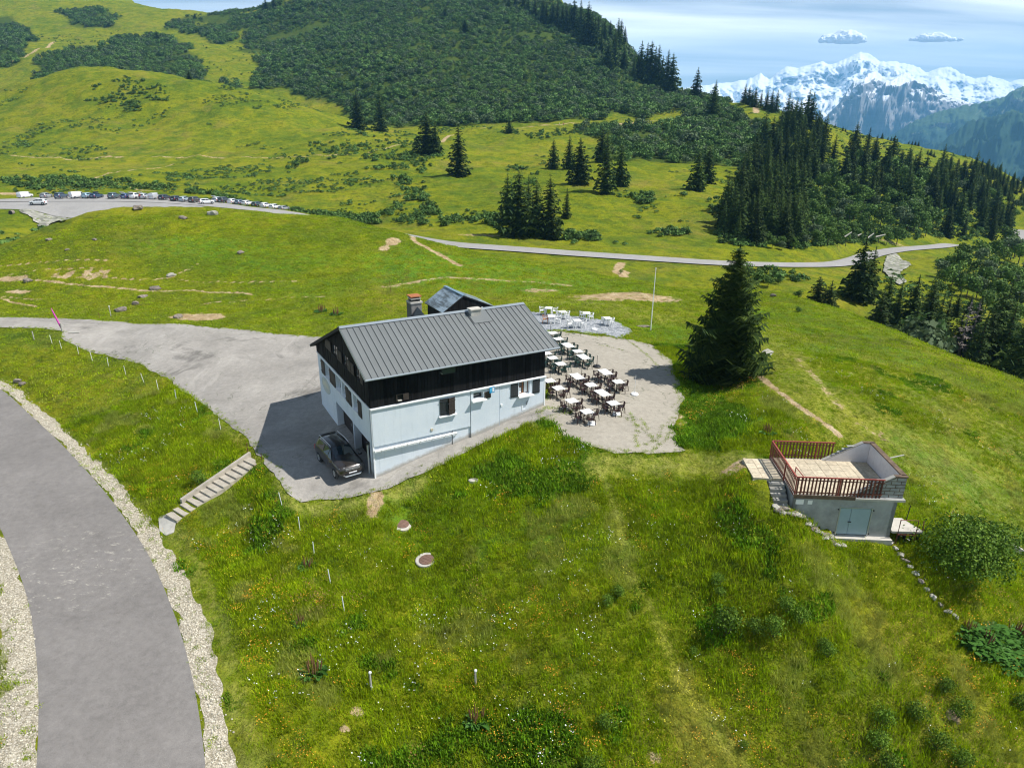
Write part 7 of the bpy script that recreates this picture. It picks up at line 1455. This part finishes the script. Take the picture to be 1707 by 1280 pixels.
# meadow grass: clumps of blades, three heights and tints
def tuft(seed, n, rad, h, w, lean=.6):
    r = np.random.default_rng(seed); V = []; F = []
    for i in range(n):
        a = r.uniform(0, 6.28); q = rad*math.sqrt(r.uniform(0, 1)); b = np.array([math.cos(a)*q, math.sin(a)*q, -.03]); d = r.uniform(0, 6.28); hh = h*r.uniform(.5, 1.15); l = hh*lean*r.uniform(.2, 1.0)
        s = np.array([-math.sin(d), math.cos(d), 0])*w*.5; dd = np.array([math.cos(d), math.sin(d), 0]); m1 = b + dd*l*.35 + [0,0,hh*.65]; tp = b + dd*l + [0,0,hh]
        k = len(V); V += [b-s, b+s, m1+s*.8, m1-s*.8, tp, tp]; F += [(k,k+1,k+2,k+3),(k+3,k+2,k+4,k+5)]
    return np.array(V), np.array(F)
def gleaf(name, stops, tr=.38): return leaf_mat(name, stops, .7, .30, tr, 2.0, .12, .42)
M['blade'] = gleaf('meadow_blades', [(0.15,(0.15,0.25,0.002)),(0.45,(0.27,0.385,0.003)),(0.8,(0.43,0.50,0.008))])
M['blade2'] = gleaf('dark_herb_leaves', [(0.15,(0.07,0.16,0.005)),(0.5,(0.14,0.28,0.008)),(0.85,(0.22,0.38,0.016))])
M['blade3'] = gleaf('pale_seeding_grass', [(0.15,(0.22,0.27,0.02)),(0.5,(0.36,0.41,0.06)),(0.85,(0.50,0.50,0.13))])
def near_points(n, a0, a1, r0, r1, tall=True):
    x, y = sector(n, a0, a1, r0, r1); mk, pv_, rk = maskat(x, y); d_, _ = polydist(x, y, lower_road[::3]); kp = (pv_ < .5) & (mk[:, 0] < .35) & (d_ > RW/2+1.35+.35*fbm(x*.8, y*.8, 2)) 
    kp &= ~((x > -60) & inpoly(x, y, [cabloc(-1.9,-.5), cabloc(5.8,-.5), cabloc(5.8,4.4), cabloc(-1.9,4.4)])) 
    hx_, hy_ = x-HA[0], y-HA[1]; lx = hx_*math.cos(HTH)+hy_*math.sin(HTH); ly = -hx_*math.sin(HTH)+hy_*math.cos(HTH); kp &= ~((lx > -.5) & (lx < 12.8) & (ly > -.3) & (ly < 12.8)); kp &= ~((lx > 12.4) & (lx < 17.6) & (ly > 17) & (ly < 21.1))
    for (uu, vv, rr) in ((670,873.5,.60),(710,933,.62),(790,802,.4)):
        c = cast(uu, vv)[0]; kp &= (np.hypot(x-c[0], y-c[1]) > rr)
    s0, s1 = np.array([top[0], top[1]]), np.array([bot[0], bot[1]]); ds, _ = polydist(x, y, np.array([s0, s1])); kp &= ds > .95
    return x[kp], y[kp], mk[kp]
x, y, mk = near_points(88000, -47, 47, 19, 62); n1 = fbm(x*.22, y*.22, 4); n2 = fbm(x*.5+40, y*.5, 3); short = np.clip(mk[:, 2]*1.3, 0, .85); z = hgt(x, y)
cls = np.where(n1+.5*n2 > .70, 1, np.where((n2-.5*n1 > .62), 2, 0)); cls = np.where(mk[:, 1] > .6, 1, cls)
for c, mname, nb, rad, h, w, lab in ((0,'blade',26,.30,.24,.022,'tall green and yellow meadow grass around the chalet'),(1,'blade2',22,.28,.20,.05,'dark leafy herbs growing in the meadow'),(2,'blade3',26,.26,.34,.014,'pale seeding grass in light patches of the meadow')):
    for k in range(2):
        m_ = (cls == c); q = np.where(m_)[0][k::2]; V_, F_ = tuft(500+c*3+k, nb, rad, h, w, .7)
        scatter('meadow_grass' if c != 1 else 'meadow_herbs', V_, F_, M[mname], np.column_stack([x[q], y[q], z[q]]), rots(len(q)), (rng.uniform(.55, 1.25, len(q))*(1-short[q])*(1.0+.25*n1[q])).clip(.2, 2), lab)
x, y, mk = near_points(60000, -41, 41, 62, 122); n1 = fbm(x*.1, y*.1, 4); z = hgt(x, y)
for k in range(2):
    V_, F_ = tuft(520+k, 22, .55, .16, .05, .9); q = slice(k, None, 2)
    scatter('pasture_grass', V_, F_, M['blade'] if k else M['blade3'], np.column_stack([x[q], y[q], z[q]]), rots(len(x[q])), (rng.uniform(.5, 1.1, len(x[q])) if k else rng.uniform(.3, .8, len(x[q]))), 'short grazed grass on the pasture behind the chalet')
# wild flowers: orange-yellow, white, and rusty sorrel
def flower(seed, n, rad, h, s):
    r = np.random.default_rng(seed); V = []; F = []
    for i in range(n):
        a = r.uniform(0, 6.28); q = rad*math.sqrt(r.uniform(0, 1)); c = np.array([math.cos(a)*q, math.sin(a)*q, h*r.uniform(.7, 1.2)]); t = r.normal(size=3)*.25; u_ = np.array([1, 0, t[0]])*s*r.uniform(.6,1.2); v_ = np.array([0, 1, t[1]])*s*r.uniform(.6,1.2); k = len(V)
        V += [c-u_-v_, c+u_-v_, c+u_+v_, c-u_+v_]; F.append((k, k+1, k+2, k+3))
    return np.array(V), np.array(F)
for nm, col, thr, sc, n, hh, s, dens, lab in (('orange_flowers',(0.62,0.27,0.01),.30,.35,15000,.28,.018,6,'small orange flowers sprinkled through the meadow'),('yellow_flowers',(0.60,0.50,0.02),.05,.25,12000,.25,.015,5,'small yellow flowers sprinkled through the meadow'),('white_flowers',(0.78,0.78,0.76),.42,.5,11000,.32,.020,3,'small white flowers in loose groups on the meadow'),('rusty_sorrel',(0.26,0.13,0.05),.75,.3,9000,.42,.02,12,'rusty seed heads of sorrel in the tall grass')):
    x, y, mk = near_points(int(n*.45), -47, 47, 19, 60); nz_ = fbm(x*sc+len(nm)*7, y*sc+3, 3); kp = (nz_ > thr) & (mk[:, 2] < .4); x, y = x[kp], y[kp]; V_, F_ = flower(len(nm), dens, .28, hh, s)
    scatter(nm, V_, F_, plain(nm+'_petals', col, .7, objvar=.25), np.column_stack([x, y, hgt(x, y)]), rots(len(x)), rng.uniform(.7, 1.2, len(x)), lab)
# pebbles on the verges of the lower road
pb = rock_mesh(9, 1, .7, .2); Vp = np.array([v.co[:] for v in pb.vertices]); Fp = np.array([p.vertices[:] for p in pb.polygons])
for q, (C_, wd, n) in enumerate(((vr, .40, 7000), (vl, .75, 7000))):
    i = rng.integers(0, len(C_)-1, n); f_ = rng.uniform(0, 1, n); T2 = np.gradient(C_, axis=0); T2 /= np.linalg.norm(T2, axis=1)[:, None]; N2 = np.stack([-T2[:, 1], T2[:, 0]], -1); c = C_[i]*(1-f_)[:, None]+C_[i+1]*f_[:, None] + N2[i]*rng.normal(0, wd*.62, n)[:, None]
    dl, _ = polydist(c[:, 0], c[:, 1], lower_road[::3]); kp = (dl > RW/2-.02) & (c[:, 1] > 14) & (c[:, 1] < 75); c = c[kp]; x, y = c[:, 0], c[:, 1]
    scatter('loose_pebbles', Vp, Fp, M['pebble'] if 'pebble' in M else M.setdefault('pebble', plain('limestone_pebbles', (0.48,0.44,0.35), .95, objvar=.35)), np.column_stack([x, y, hgt(x, y, HP)+.02]), rots(len(x), .5), rng.uniform(.018, .06, len(x)), 'pale limestone pebbles along the verge of the road')
# weeds in the cracks and along the edges of the paving
ex_, ey_ = [], []
for Q in (lotQ, terQ, graQ):
    n = len(Q)
    for k in range(n):
        a, b = Q[k], Q[(k+1) % n]
        for _ in range(6): f_ = rng.uniform(); p = a*(1-f_)+b*f_ + rng.normal(0, .22, 2); ex_.append(p[0]); ey_.append(p[1])
for line in ([(1040,562),(1062,580),(1085,598),(1100,615)],[(1085,560),(1098,580),(1105,600)],[(1000,752),(1040,757),(1085,752),(1110,735),(1122,715)],[(1060,745),(1095,735),(1105,710)],[(990,757),(1060,764),(1130,757)],[(1050,690),(1062,715),(1060,740)],[(1020,690),(1050,702),(1085,725),(1095,740)],[(1000,575),(1040,585)],[(1070,700),(1090,740)],[(1125,640),(1135,680)]):
    C_ = resample(px(line, HP), .12)
    for p in C_:
        if rng.uniform() < .7: ex_.append(p[0]+rng.normal(0, .06)); ey_.append(p[1]+rng.normal(0, .06))
for C_, wd in ((vr, .55), (vl, 1.0)):
    for _ in range(900): k = rng.integers(0, len(C_)); p = C_[k]+rng.normal(0, wd, 2); ex_.append(p[0]); ey_.append(p[1])
x = np.array(ex_); y = np.array(ey_); dl, _ = polydist(x, y, lower_road[::3]); kp = (dl > RW/2-.05) & (fbm(x*.4, y*.4, 3) > np.where(dl < 8, -.1, -9)); x, y = x[kp], y[kp]; hx_, hy_ = x-HA[0], y-HA[1]; lx = hx_*math.cos(HTH)+hy_*math.sin(HTH); ly = -hx_*math.sin(HTH)+hy_*math.cos(HTH); kp = ~((lx > -.6) & (lx < 12.9) & (ly > -.25) & (ly < 13)); x, y = x[kp], y[kp]
V_, F_ = tuft(560, 24, .13, .09, .018, 1.0); scatter('paving_weeds', V_, F_, M['blade'], np.column_stack([x, y, hgt(x, y, HP)+.02]), rots(len(x)), rng.uniform(.5, 1.5, len(x)), 'small grass tufts along the cracks and edges of the paving')

# ------------------------------------------------------------------ single bushes and herbs of the meadow
NB = []
for s in range(3):
    v, f = blob_np(600+s, 1000, 1.05, .95, .9, .72, .115, 13, -.1, .22); NB.append(np_mesh('foliage', v, f, M['willow'] if 'willow' in M else M.setdefault('willow', leaf_mat('willow_leaves', [(0.2,(0.035,0.085,0.006)),(0.5,(0.085,0.165,0.012)),(0.85,(0.22,0.33,0.035))], .65, .2, .15, 3.0))))
stem = MB()
for k in range(7): a = k*.9; stem.tube([(0,0,-.05),(math.cos(a)*.3,math.sin(a)*.3,.5),(math.cos(a)*.6,math.sin(a)*.6,1.0)], [.03,.02,.008], 5, cap=False)
stm = stem.mesh('stem', M['bark'])
mb_ = [(1212,1052,.78,'largest round willow bush in the lower meadow'),(1258,1052,.45,'small willow bush right of the largest one'),(1290,1056,.55,'willow bush at the right of the three in a row'),(1310,1015,.45,'low willow bush above the row of three'),(1334,1035,.45,'willow bush right of the low one above the row'),(1195,972,.38,'small dark bush in the middle of the meadow'),(1200,990,.3,'smaller dark bush touching the middle one'),(1030,990,.35,'small dark bush left of the path, upper one'),(1012,1005,.33,'small dark bush left of the path, lower one'),
 (1378,1090,.42,'thin upright bush below the pale grass'),(1370,1075,.3,'thin small bush above the upright one'),(1470,1205,.5,'willow bush at the lower right, upper of a cluster'),(1462,1245,.55,'pale leaved willow bush near the lower right'),(1525,1195,.50,'single round willow bush beside a bare spot'),(1575,1150,.42,'willow bush highest of the lower right ones'),(1597,1190,.50,'willow bush right of the bare spot'),(1560,1245,.55,'willow bush at the bottom right of the bare spot'),(1600,1275,.5,'willow bush cut by the bottom edge'),(1480,1280,.5,'willow bush at the bottom edge below the cluster'),
 (1010,1210,.42,'low dark bush near the bottom of the meadow'),(985,1285,.5,'dark bush at the bottom edge of the meadow'),(335,805,.55,'dark bush against the side wall of the staircase'),(1700,1180,.5,'dark bush at the right edge of the meadow'),(1240,1245,.25,'tiny bush in the bottom meadow'),(1102,962,.16,'tiny bush on the mown track'),(1155,1085,.22,'small weed clump left of the bushes'),(1035,452,.4,'small bush at the culvert by the far road')]
for k, (u, v_, s, lab) in enumerate(mb_):
    p = cast(u, v_+4)[0]; t = empty('willow_bush', (p[0], p[1], float(hgt(p[0], p[1]))-.05), random.uniform(0, 6)); t.scale = (s*1.15, s*1.15, s*1.35); tag(t, lab, 'bush', 'single bushes in the meadow'); link('foliage', NB[k % 3], t); link('stem', stm, t)
# the large willow thicket right of the cabin
v, f = blob_np(640, 9500, 2.9, 2.4, 1.7, 1.3, .135, 26, -.15, .2); p = cast(1608, 985)[0]
t = empty('willow_thicket', (p[0]+.4, p[1]+1.0, float(hgt(p[0]+.4, p[1]+1.0))-.25)); tag(t, 'large willow thicket below the small concrete platform', 'bush'); link('foliage', np_mesh('foliage', v, f, M['willow']), t); o = link('stem', stm, t); o.scale = (2.5, 2.5, 1.6)
v, f = blob_np(641, 5200, 2.7, 1.7, .75, .5, .13, 18, -.1); p = cast(1625, 905)[0]; t = empty('willow_thicket', (p[0], p[1]+.3, float(hgt(p[0], p[1]))-.2), -.3); tag(t, 'low green thicket between platform and broken kerb', 'bush'); link('foliage', np_mesh('foliage', v, f, M['leaf']), t); o = link('stem', stm, t); o.scale = (2, 2, .7)
# dock plants with rusty spikes
def big_leaf(seed, n, rad, l, w, up=.35):
    r = np.random.default_rng(seed); V = []; F = []
    for i in range(n):
        a = r.uniform(0, 6.28); q = rad*math.sqrt(r.uniform(0, 1)); b = np.array([math.cos(a)*q, math.sin(a)*q, .03]); d = np.array([math.cos(a+r.normal(0,.6)), math.sin(a+r.normal(0,.6)), 0]); s = np.array([-d[1], d[0], 0]); L_ = l*r.uniform(.6,1.2); W_ = w*r.uniform(.7,1.2); u_ = up*r.uniform(.5,1.5); k = len(V)
        V += [b, b+d*L_*.35+s*W_+[0,0,u_*L_], b+d*L_*.75+s*W_*.8+[0,0,u_*L_*1.1], b+d*L_+[0,0,u_*L_*.6], b+d*L_*.75-s*W_*.8+[0,0,u_*L_*1.1], b+d*L_*.35-s*W_+[0,0,u_*L_]]; F += [(k,k+1,k+2,k+3),(k,k+3,k+4,k+5)]
    return np.array(V), np.array(F)
v, f = big_leaf(1, 60, .45, .38, .11); dock_l = np_mesh('foliage', v, f, leaf_mat('dock_leaves', [(0.2,(0.04,0.11,0.015)),(0.8,(0.10,0.24,0.04))], .5, .15, .2, 2.0))
mb = MB(); rr_ = random.Random(3); rst = plain('rusty_seed_spikes', (0.17, 0.08, 0.035), .9, var=.3)
for k in range(9): a = rr_.uniform(0, 6.28); q = rr_.uniform(.05,.35); h_ = rr_.uniform(.6,1.0); mb.tube([(math.cos(a)*q,math.sin(a)*q,0),(math.cos(a)*q*1.2,math.sin(a)*q*1.2,h_*.5),(math.cos(a)*q*1.4,math.sin(a)*q*1.4,h_)], [.012,.045,.015], 5)
dock_s = mb.mesh('seed_spike', rst)
for (u, v_, s, lab) in ((522,1120,.95,'dock plant with rusty spikes in the left meadow'),(795,1200,.9,'dock plant with rusty spikes near the bottom post'),(500,1040,.55,'small dock plant above the rusty one'),(512,945,.7,'dock plant beside the fence stakes'),(560,525,1.0,'dock plant in the pasture by the chalet roof, right'),(535,520,1.0,'dock plant in the pasture by the chalet roof, left'),(1640,1075,.9,'rusty dock plant in the broad leaves at the right'),(1690,1060,.9,'rusty dock plant at the right edge'),(1615,1050,.7,'rusty dock plant nearest the thicket'),(1280,722,.7,'pale flowering dock above the cabin landing')):
    p = cast(u, v_)[0]; t = empty('dock_plant', (p[0], p[1], float(hgt(p[0], p[1]))), random.uniform(0, 6)); t.scale = (s, s, s); tag(t, lab, 'plant', 'dock plants in the meadow'); link('foliage', dock_l, t); link('seed_spike', dock_s, t)
# broad-leaved patch at the right edge
xs_, ys_ = [], []
for _ in range(420):
    u, v_ = random.uniform(1600, 1720), random.uniform(1045, 1120)
    if v_ < 1035 + (u-1600)*.75 + 30: p = cast(u, v_)[0]; xs_.append(p[0]); ys_.append(p[1])
x, y = np.array(xs_), np.array(ys_); v, f = big_leaf(2, 14, .3, .34, .11, .2); scatter('broad_leaves', v, f, dock_l.materials[0], np.column_stack([x, y, hgt(x, y)+.05]), rots(len(x), .2), rng.uniform(.6, 1.2, len(x)), 'broad green leaves of a weed patch at the right edge')
# stone slab slope below the far road and fallen poles at its edge
ssp = px([(1478,428),(1492,424),(1518,440),(1512,449),(1500,455),(1512,470),(1500,478),(1480,465),(1472,452)], HF); o = draped('stone_slab_slope', jitter(ssp, 1.5, .3, .3), M['scree'], 2.0, .35, HF); tag(o, kind='structure')
ssp = px([(30,340),(130,342),(125,360),(110,372),(85,375),(60,370),(35,358)], HF); o = draped('scree', jitter(ssp, 2.0, 1.2, .2), M['scree'], 2.0, .25, HF); tag(o, kind='structure')
for (u, v_, u2, v2, lab) in ((1408,395,1420,387,'pale fallen trunk at the lower edge of the wood, leftmost'),(1446,397,1457,389,'pale fallen trunk behind the tall spruce top'),(1460,395,1476,391,'pale bent trunk right of the tall spruce top'),(1430,393,1436,390,'short pale log in the wood edge')):
    a, b = rays(u, v_)*192, rays(u2, v2)*192; za = float(hgt(a[0], a[1])); t = empty('fallen_trunk', (a[0], a[1], a[2])); tag(t, lab, 'log', 'pale fallen trunks'); MB().tube([(0,0,0), tuple(b-a)], [.22,.12], 6).build('log', M['concw'], t)
# ------------------------------------------------------------------ far mountains
def mountain_mat(name, rock, rock2, green=None, snow=None, zs=(0, 1), gz=(0, 1), wood=None):
    m, nt, b = mat(name); p = worldpos(nt); b.inputs['Roughness'].default_value = .95; b.inputs['Specular IOR Level'].default_value = .1
    sp = N(nt, 'ShaderNodeSeparateXYZ'); L(nt, p, sp.inputs[0]); g = N(nt, 'ShaderNodeNewGeometry'); sn_ = N(nt, 'ShaderNodeSeparateXYZ'); L(nt, g.outputs['Normal'], sn_.inputs[0])
    km = N(nt, 'ShaderNodeVectorMath', operation='SCALE', ins={'Scale': .001}); L(nt, p, km.inputs[0]); q = km.outputs[0]
    st = N(nt, 'ShaderNodeMapping', ins={'Scale': (1, 1, 9)}); L(nt, q, st.inputs[0])
    c = mixcol(nt, mrange(nt, noise(nt, st.outputs[0], 2.2, 8, .7), .35, .65), rock, rock2)
    if green:
        f = math_(nt, 'ADD', mrange(nt, sp.outputs['Z'], gz[0], gz[1], 1, 0, False), math_(nt, 'MULTIPLY', math_(nt, 'SUBTRACT', noise(nt, q, 3.0, 7, .65), .5), 2.2))
        f = math_(nt, 'MULTIPLY', mrange(nt, f, .35, .6), mrange(nt, sn_.outputs['Z'], .35, .6)); c = mixcol(nt, f, c, green)
    if wood:
        f = math_(nt, 'ADD', mrange(nt, sp.outputs['Z'], wood[0], wood[1], 1, 0, False), math_(nt, 'MULTIPLY', math_(nt, 'SUBTRACT', noise(nt, q, 5.0, 8, .7), .5), 3.0)); c = mixcol(nt, mrange(nt, f, .45, .55), c, (.022, .05, .022))
    if snow:
        f = math_(nt, 'ADD', mrange(nt, sp.outputs['Z'], zs[0], zs[1], 0, 1, False), math_(nt, 'MULTIPLY', math_(nt, 'SUBTRACT', noise(nt, q, 2.6, 9, .62), .5), 1.5)); f = math_(nt, 'ADD', f, mrange(nt, sn_.outputs['Z'], .30, .85, -.30, .70, False)); c = mixcol(nt, mrange(nt, f, .42, .52), c, snow)
    L(nt, c, b.inputs['Base Color'])
    bp = N(nt, 'ShaderNodeBump', ins={'Strength': .4, 'Distance': 50.0}); L(nt, noise(nt, q, 6.0, 8, .7), bp.inputs['Height']); L(nt, bp.outputs[0], b.inputs['Normal']); return m
def mountain(name, label, sky_, R, rfront, rback, zfoot, m, amp, freq, nu=520, nr=150, shape=1.0, seed=0, cliff=0.0, stretch=1.0):
    """a range that stands R metres away: crest line with the photograph's profile, ridged flanks toward us and a back slope"""
    us = [s[0] for s in sky_]; U_ = np.linspace(us[0], us[-1], nu); Vs = np.interp(U_, us, [s[1] for s in sky_])
    tt = np.array([s[2] if len(s) > 2 else 1.0 for s in sky_]); TT = np.interp(U_, us, tt)*R
    crest = rays(U_, Vs)*TT[:, None]; az = np.arctan2(crest[:, 0], crest[:, 1]); rc_ = np.hypot(crest[:, 0], crest[:, 1]); zc = crest[:, 2]
    S = np.concatenate([np.linspace(0, 1, nr), np.linspace(1, 1.35, 20)[1:]]); A, SS = np.meshgrid(az, S, indexing='ij')
    r0 = rc_[:, None]*rfront; r = np.where(SS <= 1, r0+(rc_[:, None]-r0)*SS, rc_[:, None]*(1+(SS-1)/.35*(rback-1))); X = np.sin(A)*r; Y = np.cos(A)*r
    kb = np.exp(-np.linspace(-2.5, 2.5, 61)**2); kb /= kb.sum(); zbl = np.convolve(np.pad(zc, 30, mode='edge'), kb, mode='valid'); ww = np.clip(SS, 0, 1)**9; zc2 = zbl[:, None]*(1-ww) + zc[:, None]*ww
    f = np.clip(SS, 0, 1)**shape
    if cliff: f = f*(1-cliff) + cliff*(1/(1+np.exp(-(SS-.72)*26)) - 1/(1+math.exp(.72*26)))/(1/(1+math.exp(-.28*26)))
    back = np.clip((SS-1)/.35, 0, 1); Z = zfoot + (zc2-zfoot)*np.where(SS <= 1, f, 1-back*.8)
    k = freq/1000.0; wx = fbm(X*k*.7+9, Y*k*.7, 4)*.5; rd = ridged(X*k+seed*3.1+wx, Y*k*stretch+seed+wx*.8+Z*k*.35, 7, .54); rd = (rd-1.0)*amp
    w = np.clip((1-np.abs(SS-1)*(1.0))*1.0, 0, 1); env = np.where(SS <= 1, (1-SS**6)*np.clip(SS*3, 0, 1), back**.5)
    Z = Z + rd*env*np.clip((zc[:, None]-zfoot)/(zc.max()-zfoot), .15, 1)
    jag = amp*.028*fbm(U_*.18+seed*9, U_*0+seed, 5, .6); Z += jag[:, None]*np.exp(-((SS-1)*9)**2)
    rr_ = 1 + .020*fbm(A*55+seed, Z/170+seed, 5, .6)*np.clip(np.abs(SS-1)*8, 0, 1); X = X*rr_; Y = Y*rr_
    V = np.stack([X, Y, Z], -1).reshape(-1, 3); n1_, n2_ = X.shape; I, J = np.meshgrid(np.arange(n1_-1), np.arange(n2_-1), indexing='ij')
    F = np.stack([I*n2_+J, I*n2_+J+1, (I+1)*n2_+J+1, (I+1)*n2_+J], -1).reshape(-1, 4)[:, ::-1]
    me = np_mesh(name, V, F, m, True)
    if me.polygons[len(F)//2].normal.z < 0: me.flip_normals()
    return tag(link(name, me), label, kind='structure')
MB_SKY = [(700,170),(950,160),(1120,150),(1190,140),(1217,137.5),(1245,133),(1260,127),(1268,121),(1275,129),(1283,134),(1295,122),(1310,110.5),(1331,113.5),(1352,108),(1371,102),(1380,108),(1387,108),(1402,102),(1415,96),(1433,88),(1449,89.5),(1467,103.4),(1489,102),(1516,108),(1530,112),(1544,121),(1566,114),(1585,111),(1603,123.5),(1625,131),(1636,129),(1649,127),(1662,130),(1674,133),(1686,137),(1700,132),(1720,138),(1800,128),(1950,150),(2300,170)]
mountain('mountain_range', 'snow covered high mountain range with a rounded white summit', MB_SKY, 10600, .62, 1.07, -700, mountain_mat('snowy_granite', (.16,.17,.18), (.26,.26,.26), None, (.95,.96,.97), (-450, 50)), 300, .62, 900, 230, 1.15, 1)
CL_SKY = [(1330,262,.95),(1371,199,.97),(1396,176,.98),(1414,149,1),(1424,135,1),(1442,131,1),(1448,122.6,1.03),(1461,119.8,1.05),(1470,126.6,1.04),(1477,134,1.02),(1487,136,1.02),(1498,127,1.05),(1509,120.4,1.06),(1518,129,1.05),(1528,138,1.04),(1550,146,1.03),(1581,160,1.02),(1612,169,1.0),(1660,185,.98),(1740,230,.95)]
mountain('cliff_mountain', 'blue grey cliff mountain with snow ledges before the white range', CL_SKY, 7400, .62, 1.12, -900, mountain_mat('layered_limestone', (.17,.16,.16), (.29,.28,.27), (.09,.13,.05), (.85,.86,.88), (300, 700), (-500, 50)), 170, 1.3, 420, 170, .75, 5, .55)
GR_SKY = [(1380,262,1),(1440,246,1),(1489,223,1),(1520,204,1),(1550,191,1),(1612,176,1),(1640,170,1),(1658,165.5,1),(1674,162,1),(1680,156,1),(1688,151,1),(1707,145,1),(1760,120,1),(1900,80,1.05),(2300,70,1.1)]
mountain('green_mountain', 'blue green wooded mountain at the right edge, upper one', GR_SKY, 5600, .60, 1.12, -900, mountain_mat('wooded_alp', (.20,.20,.17), (.26,.25,.22), (.06,.10,.035), None, (700,1300), (100, 900), (-200, 260)), 300, 1.7, 460, 150, .85, 9)
GB_SKY = [(1450,330,1),(1540,262,1),(1590,222,1),(1612,204,1),(1640,197,1),(1662,193,1),(1676,188,1),(1689,185,1),(1707,189,1),(1780,176,1),(2000,150,1.05),(2300,150,1.1)]
mountain('wooded_mountain', 'dark blue green wooded mountain at the right edge, lower one', GB_SKY, 4100, .62, 1.14, -850, mountain_mat('wooded_slope', (.15,.17,.10), (.20,.20,.15), (.05,.09,.03), None, (0,1), (50, 500), (-100, 330)), 260, 2.3, 420, 150, .9, 13)
# two small fair weather clouds and a wisp above the range
M['cloud'] = plain('cloud_white', (0.99, 0.99, 0.99), 1.0, spec=0.0)
def cloud(u, v, w, h, seed, label):
    r = random.Random(seed); c = rays(u, v)*15000; px_m = 15000/FPX; bm = bmesh.new()
    for k in range(34):
        a = r.uniform(-1, 1); rad = (1-abs(a)**1.5*.75)*h*px_m*r.uniform(.18, .55); T = Matrix.Translation((a*w*px_m*.5, r.uniform(-.4,.4)*w*px_m*.3, rad*.35)) @ Matrix.Diagonal((1.35, 1.2, .8, 1)); bmesh.ops.create_icosphere(bm, subdivisions=4, radius=rad, matrix=T)
    P = np.array([q.co[:] for q in bm.verts]); n = fbm(P[:, 0]/110+seed, P[:, 2]/110+P[:, 1]/150, 5, .62)
    for q, k in zip(bm.verts, n): q.co += q.normal*float(k)*h*px_m*.11
    for q in bm.verts:
        if q.co.z < 0: q.co.z *= .45
    me = bpy.data.meshes.new('cloud'); bm.to_mesh(me); bm.free(); me.materials.append(M['cloud']); me.polygons.foreach_set('use_smooth', np.ones(len(me.polygons), bool)); return tag(link('cloud', me, None, c), label, 'cloud')
cloud(1407, 70, 74, 27, 1, 'small white cloud floating above the left part of the snowy range'); cloud(1558, 68, 82, 19, 2, 'flat small white cloud above the right part of the snowy range')
# ------------------------------------------------------------------ air
hz_ = MB().box(-12600, 12600, -12600, 12600, -1400, 1130).build('haze', None); hz_.data.materials.clear()
mh = bpy.data.materials.new('mountain_air'); mh.use_nodes = True; nt = mh.node_tree; nt.nodes.clear(); ou = N(nt, 'ShaderNodeOutputMaterial'); pv_ = N(nt, 'ShaderNodeVolumePrincipled'); pv_.inputs['Density'].default_value = 8.0e-5; pv_.inputs['Color'].default_value = (0.22, 0.56, 0.98, 1); pv_.inputs['Anisotropy'].default_value = 0.0
L(nt, pv_.outputs[0], ou.inputs['Volume']); hz_.data.materials.append(mh); tag(hz_, 'thin blue mountain air', kind='stuff')
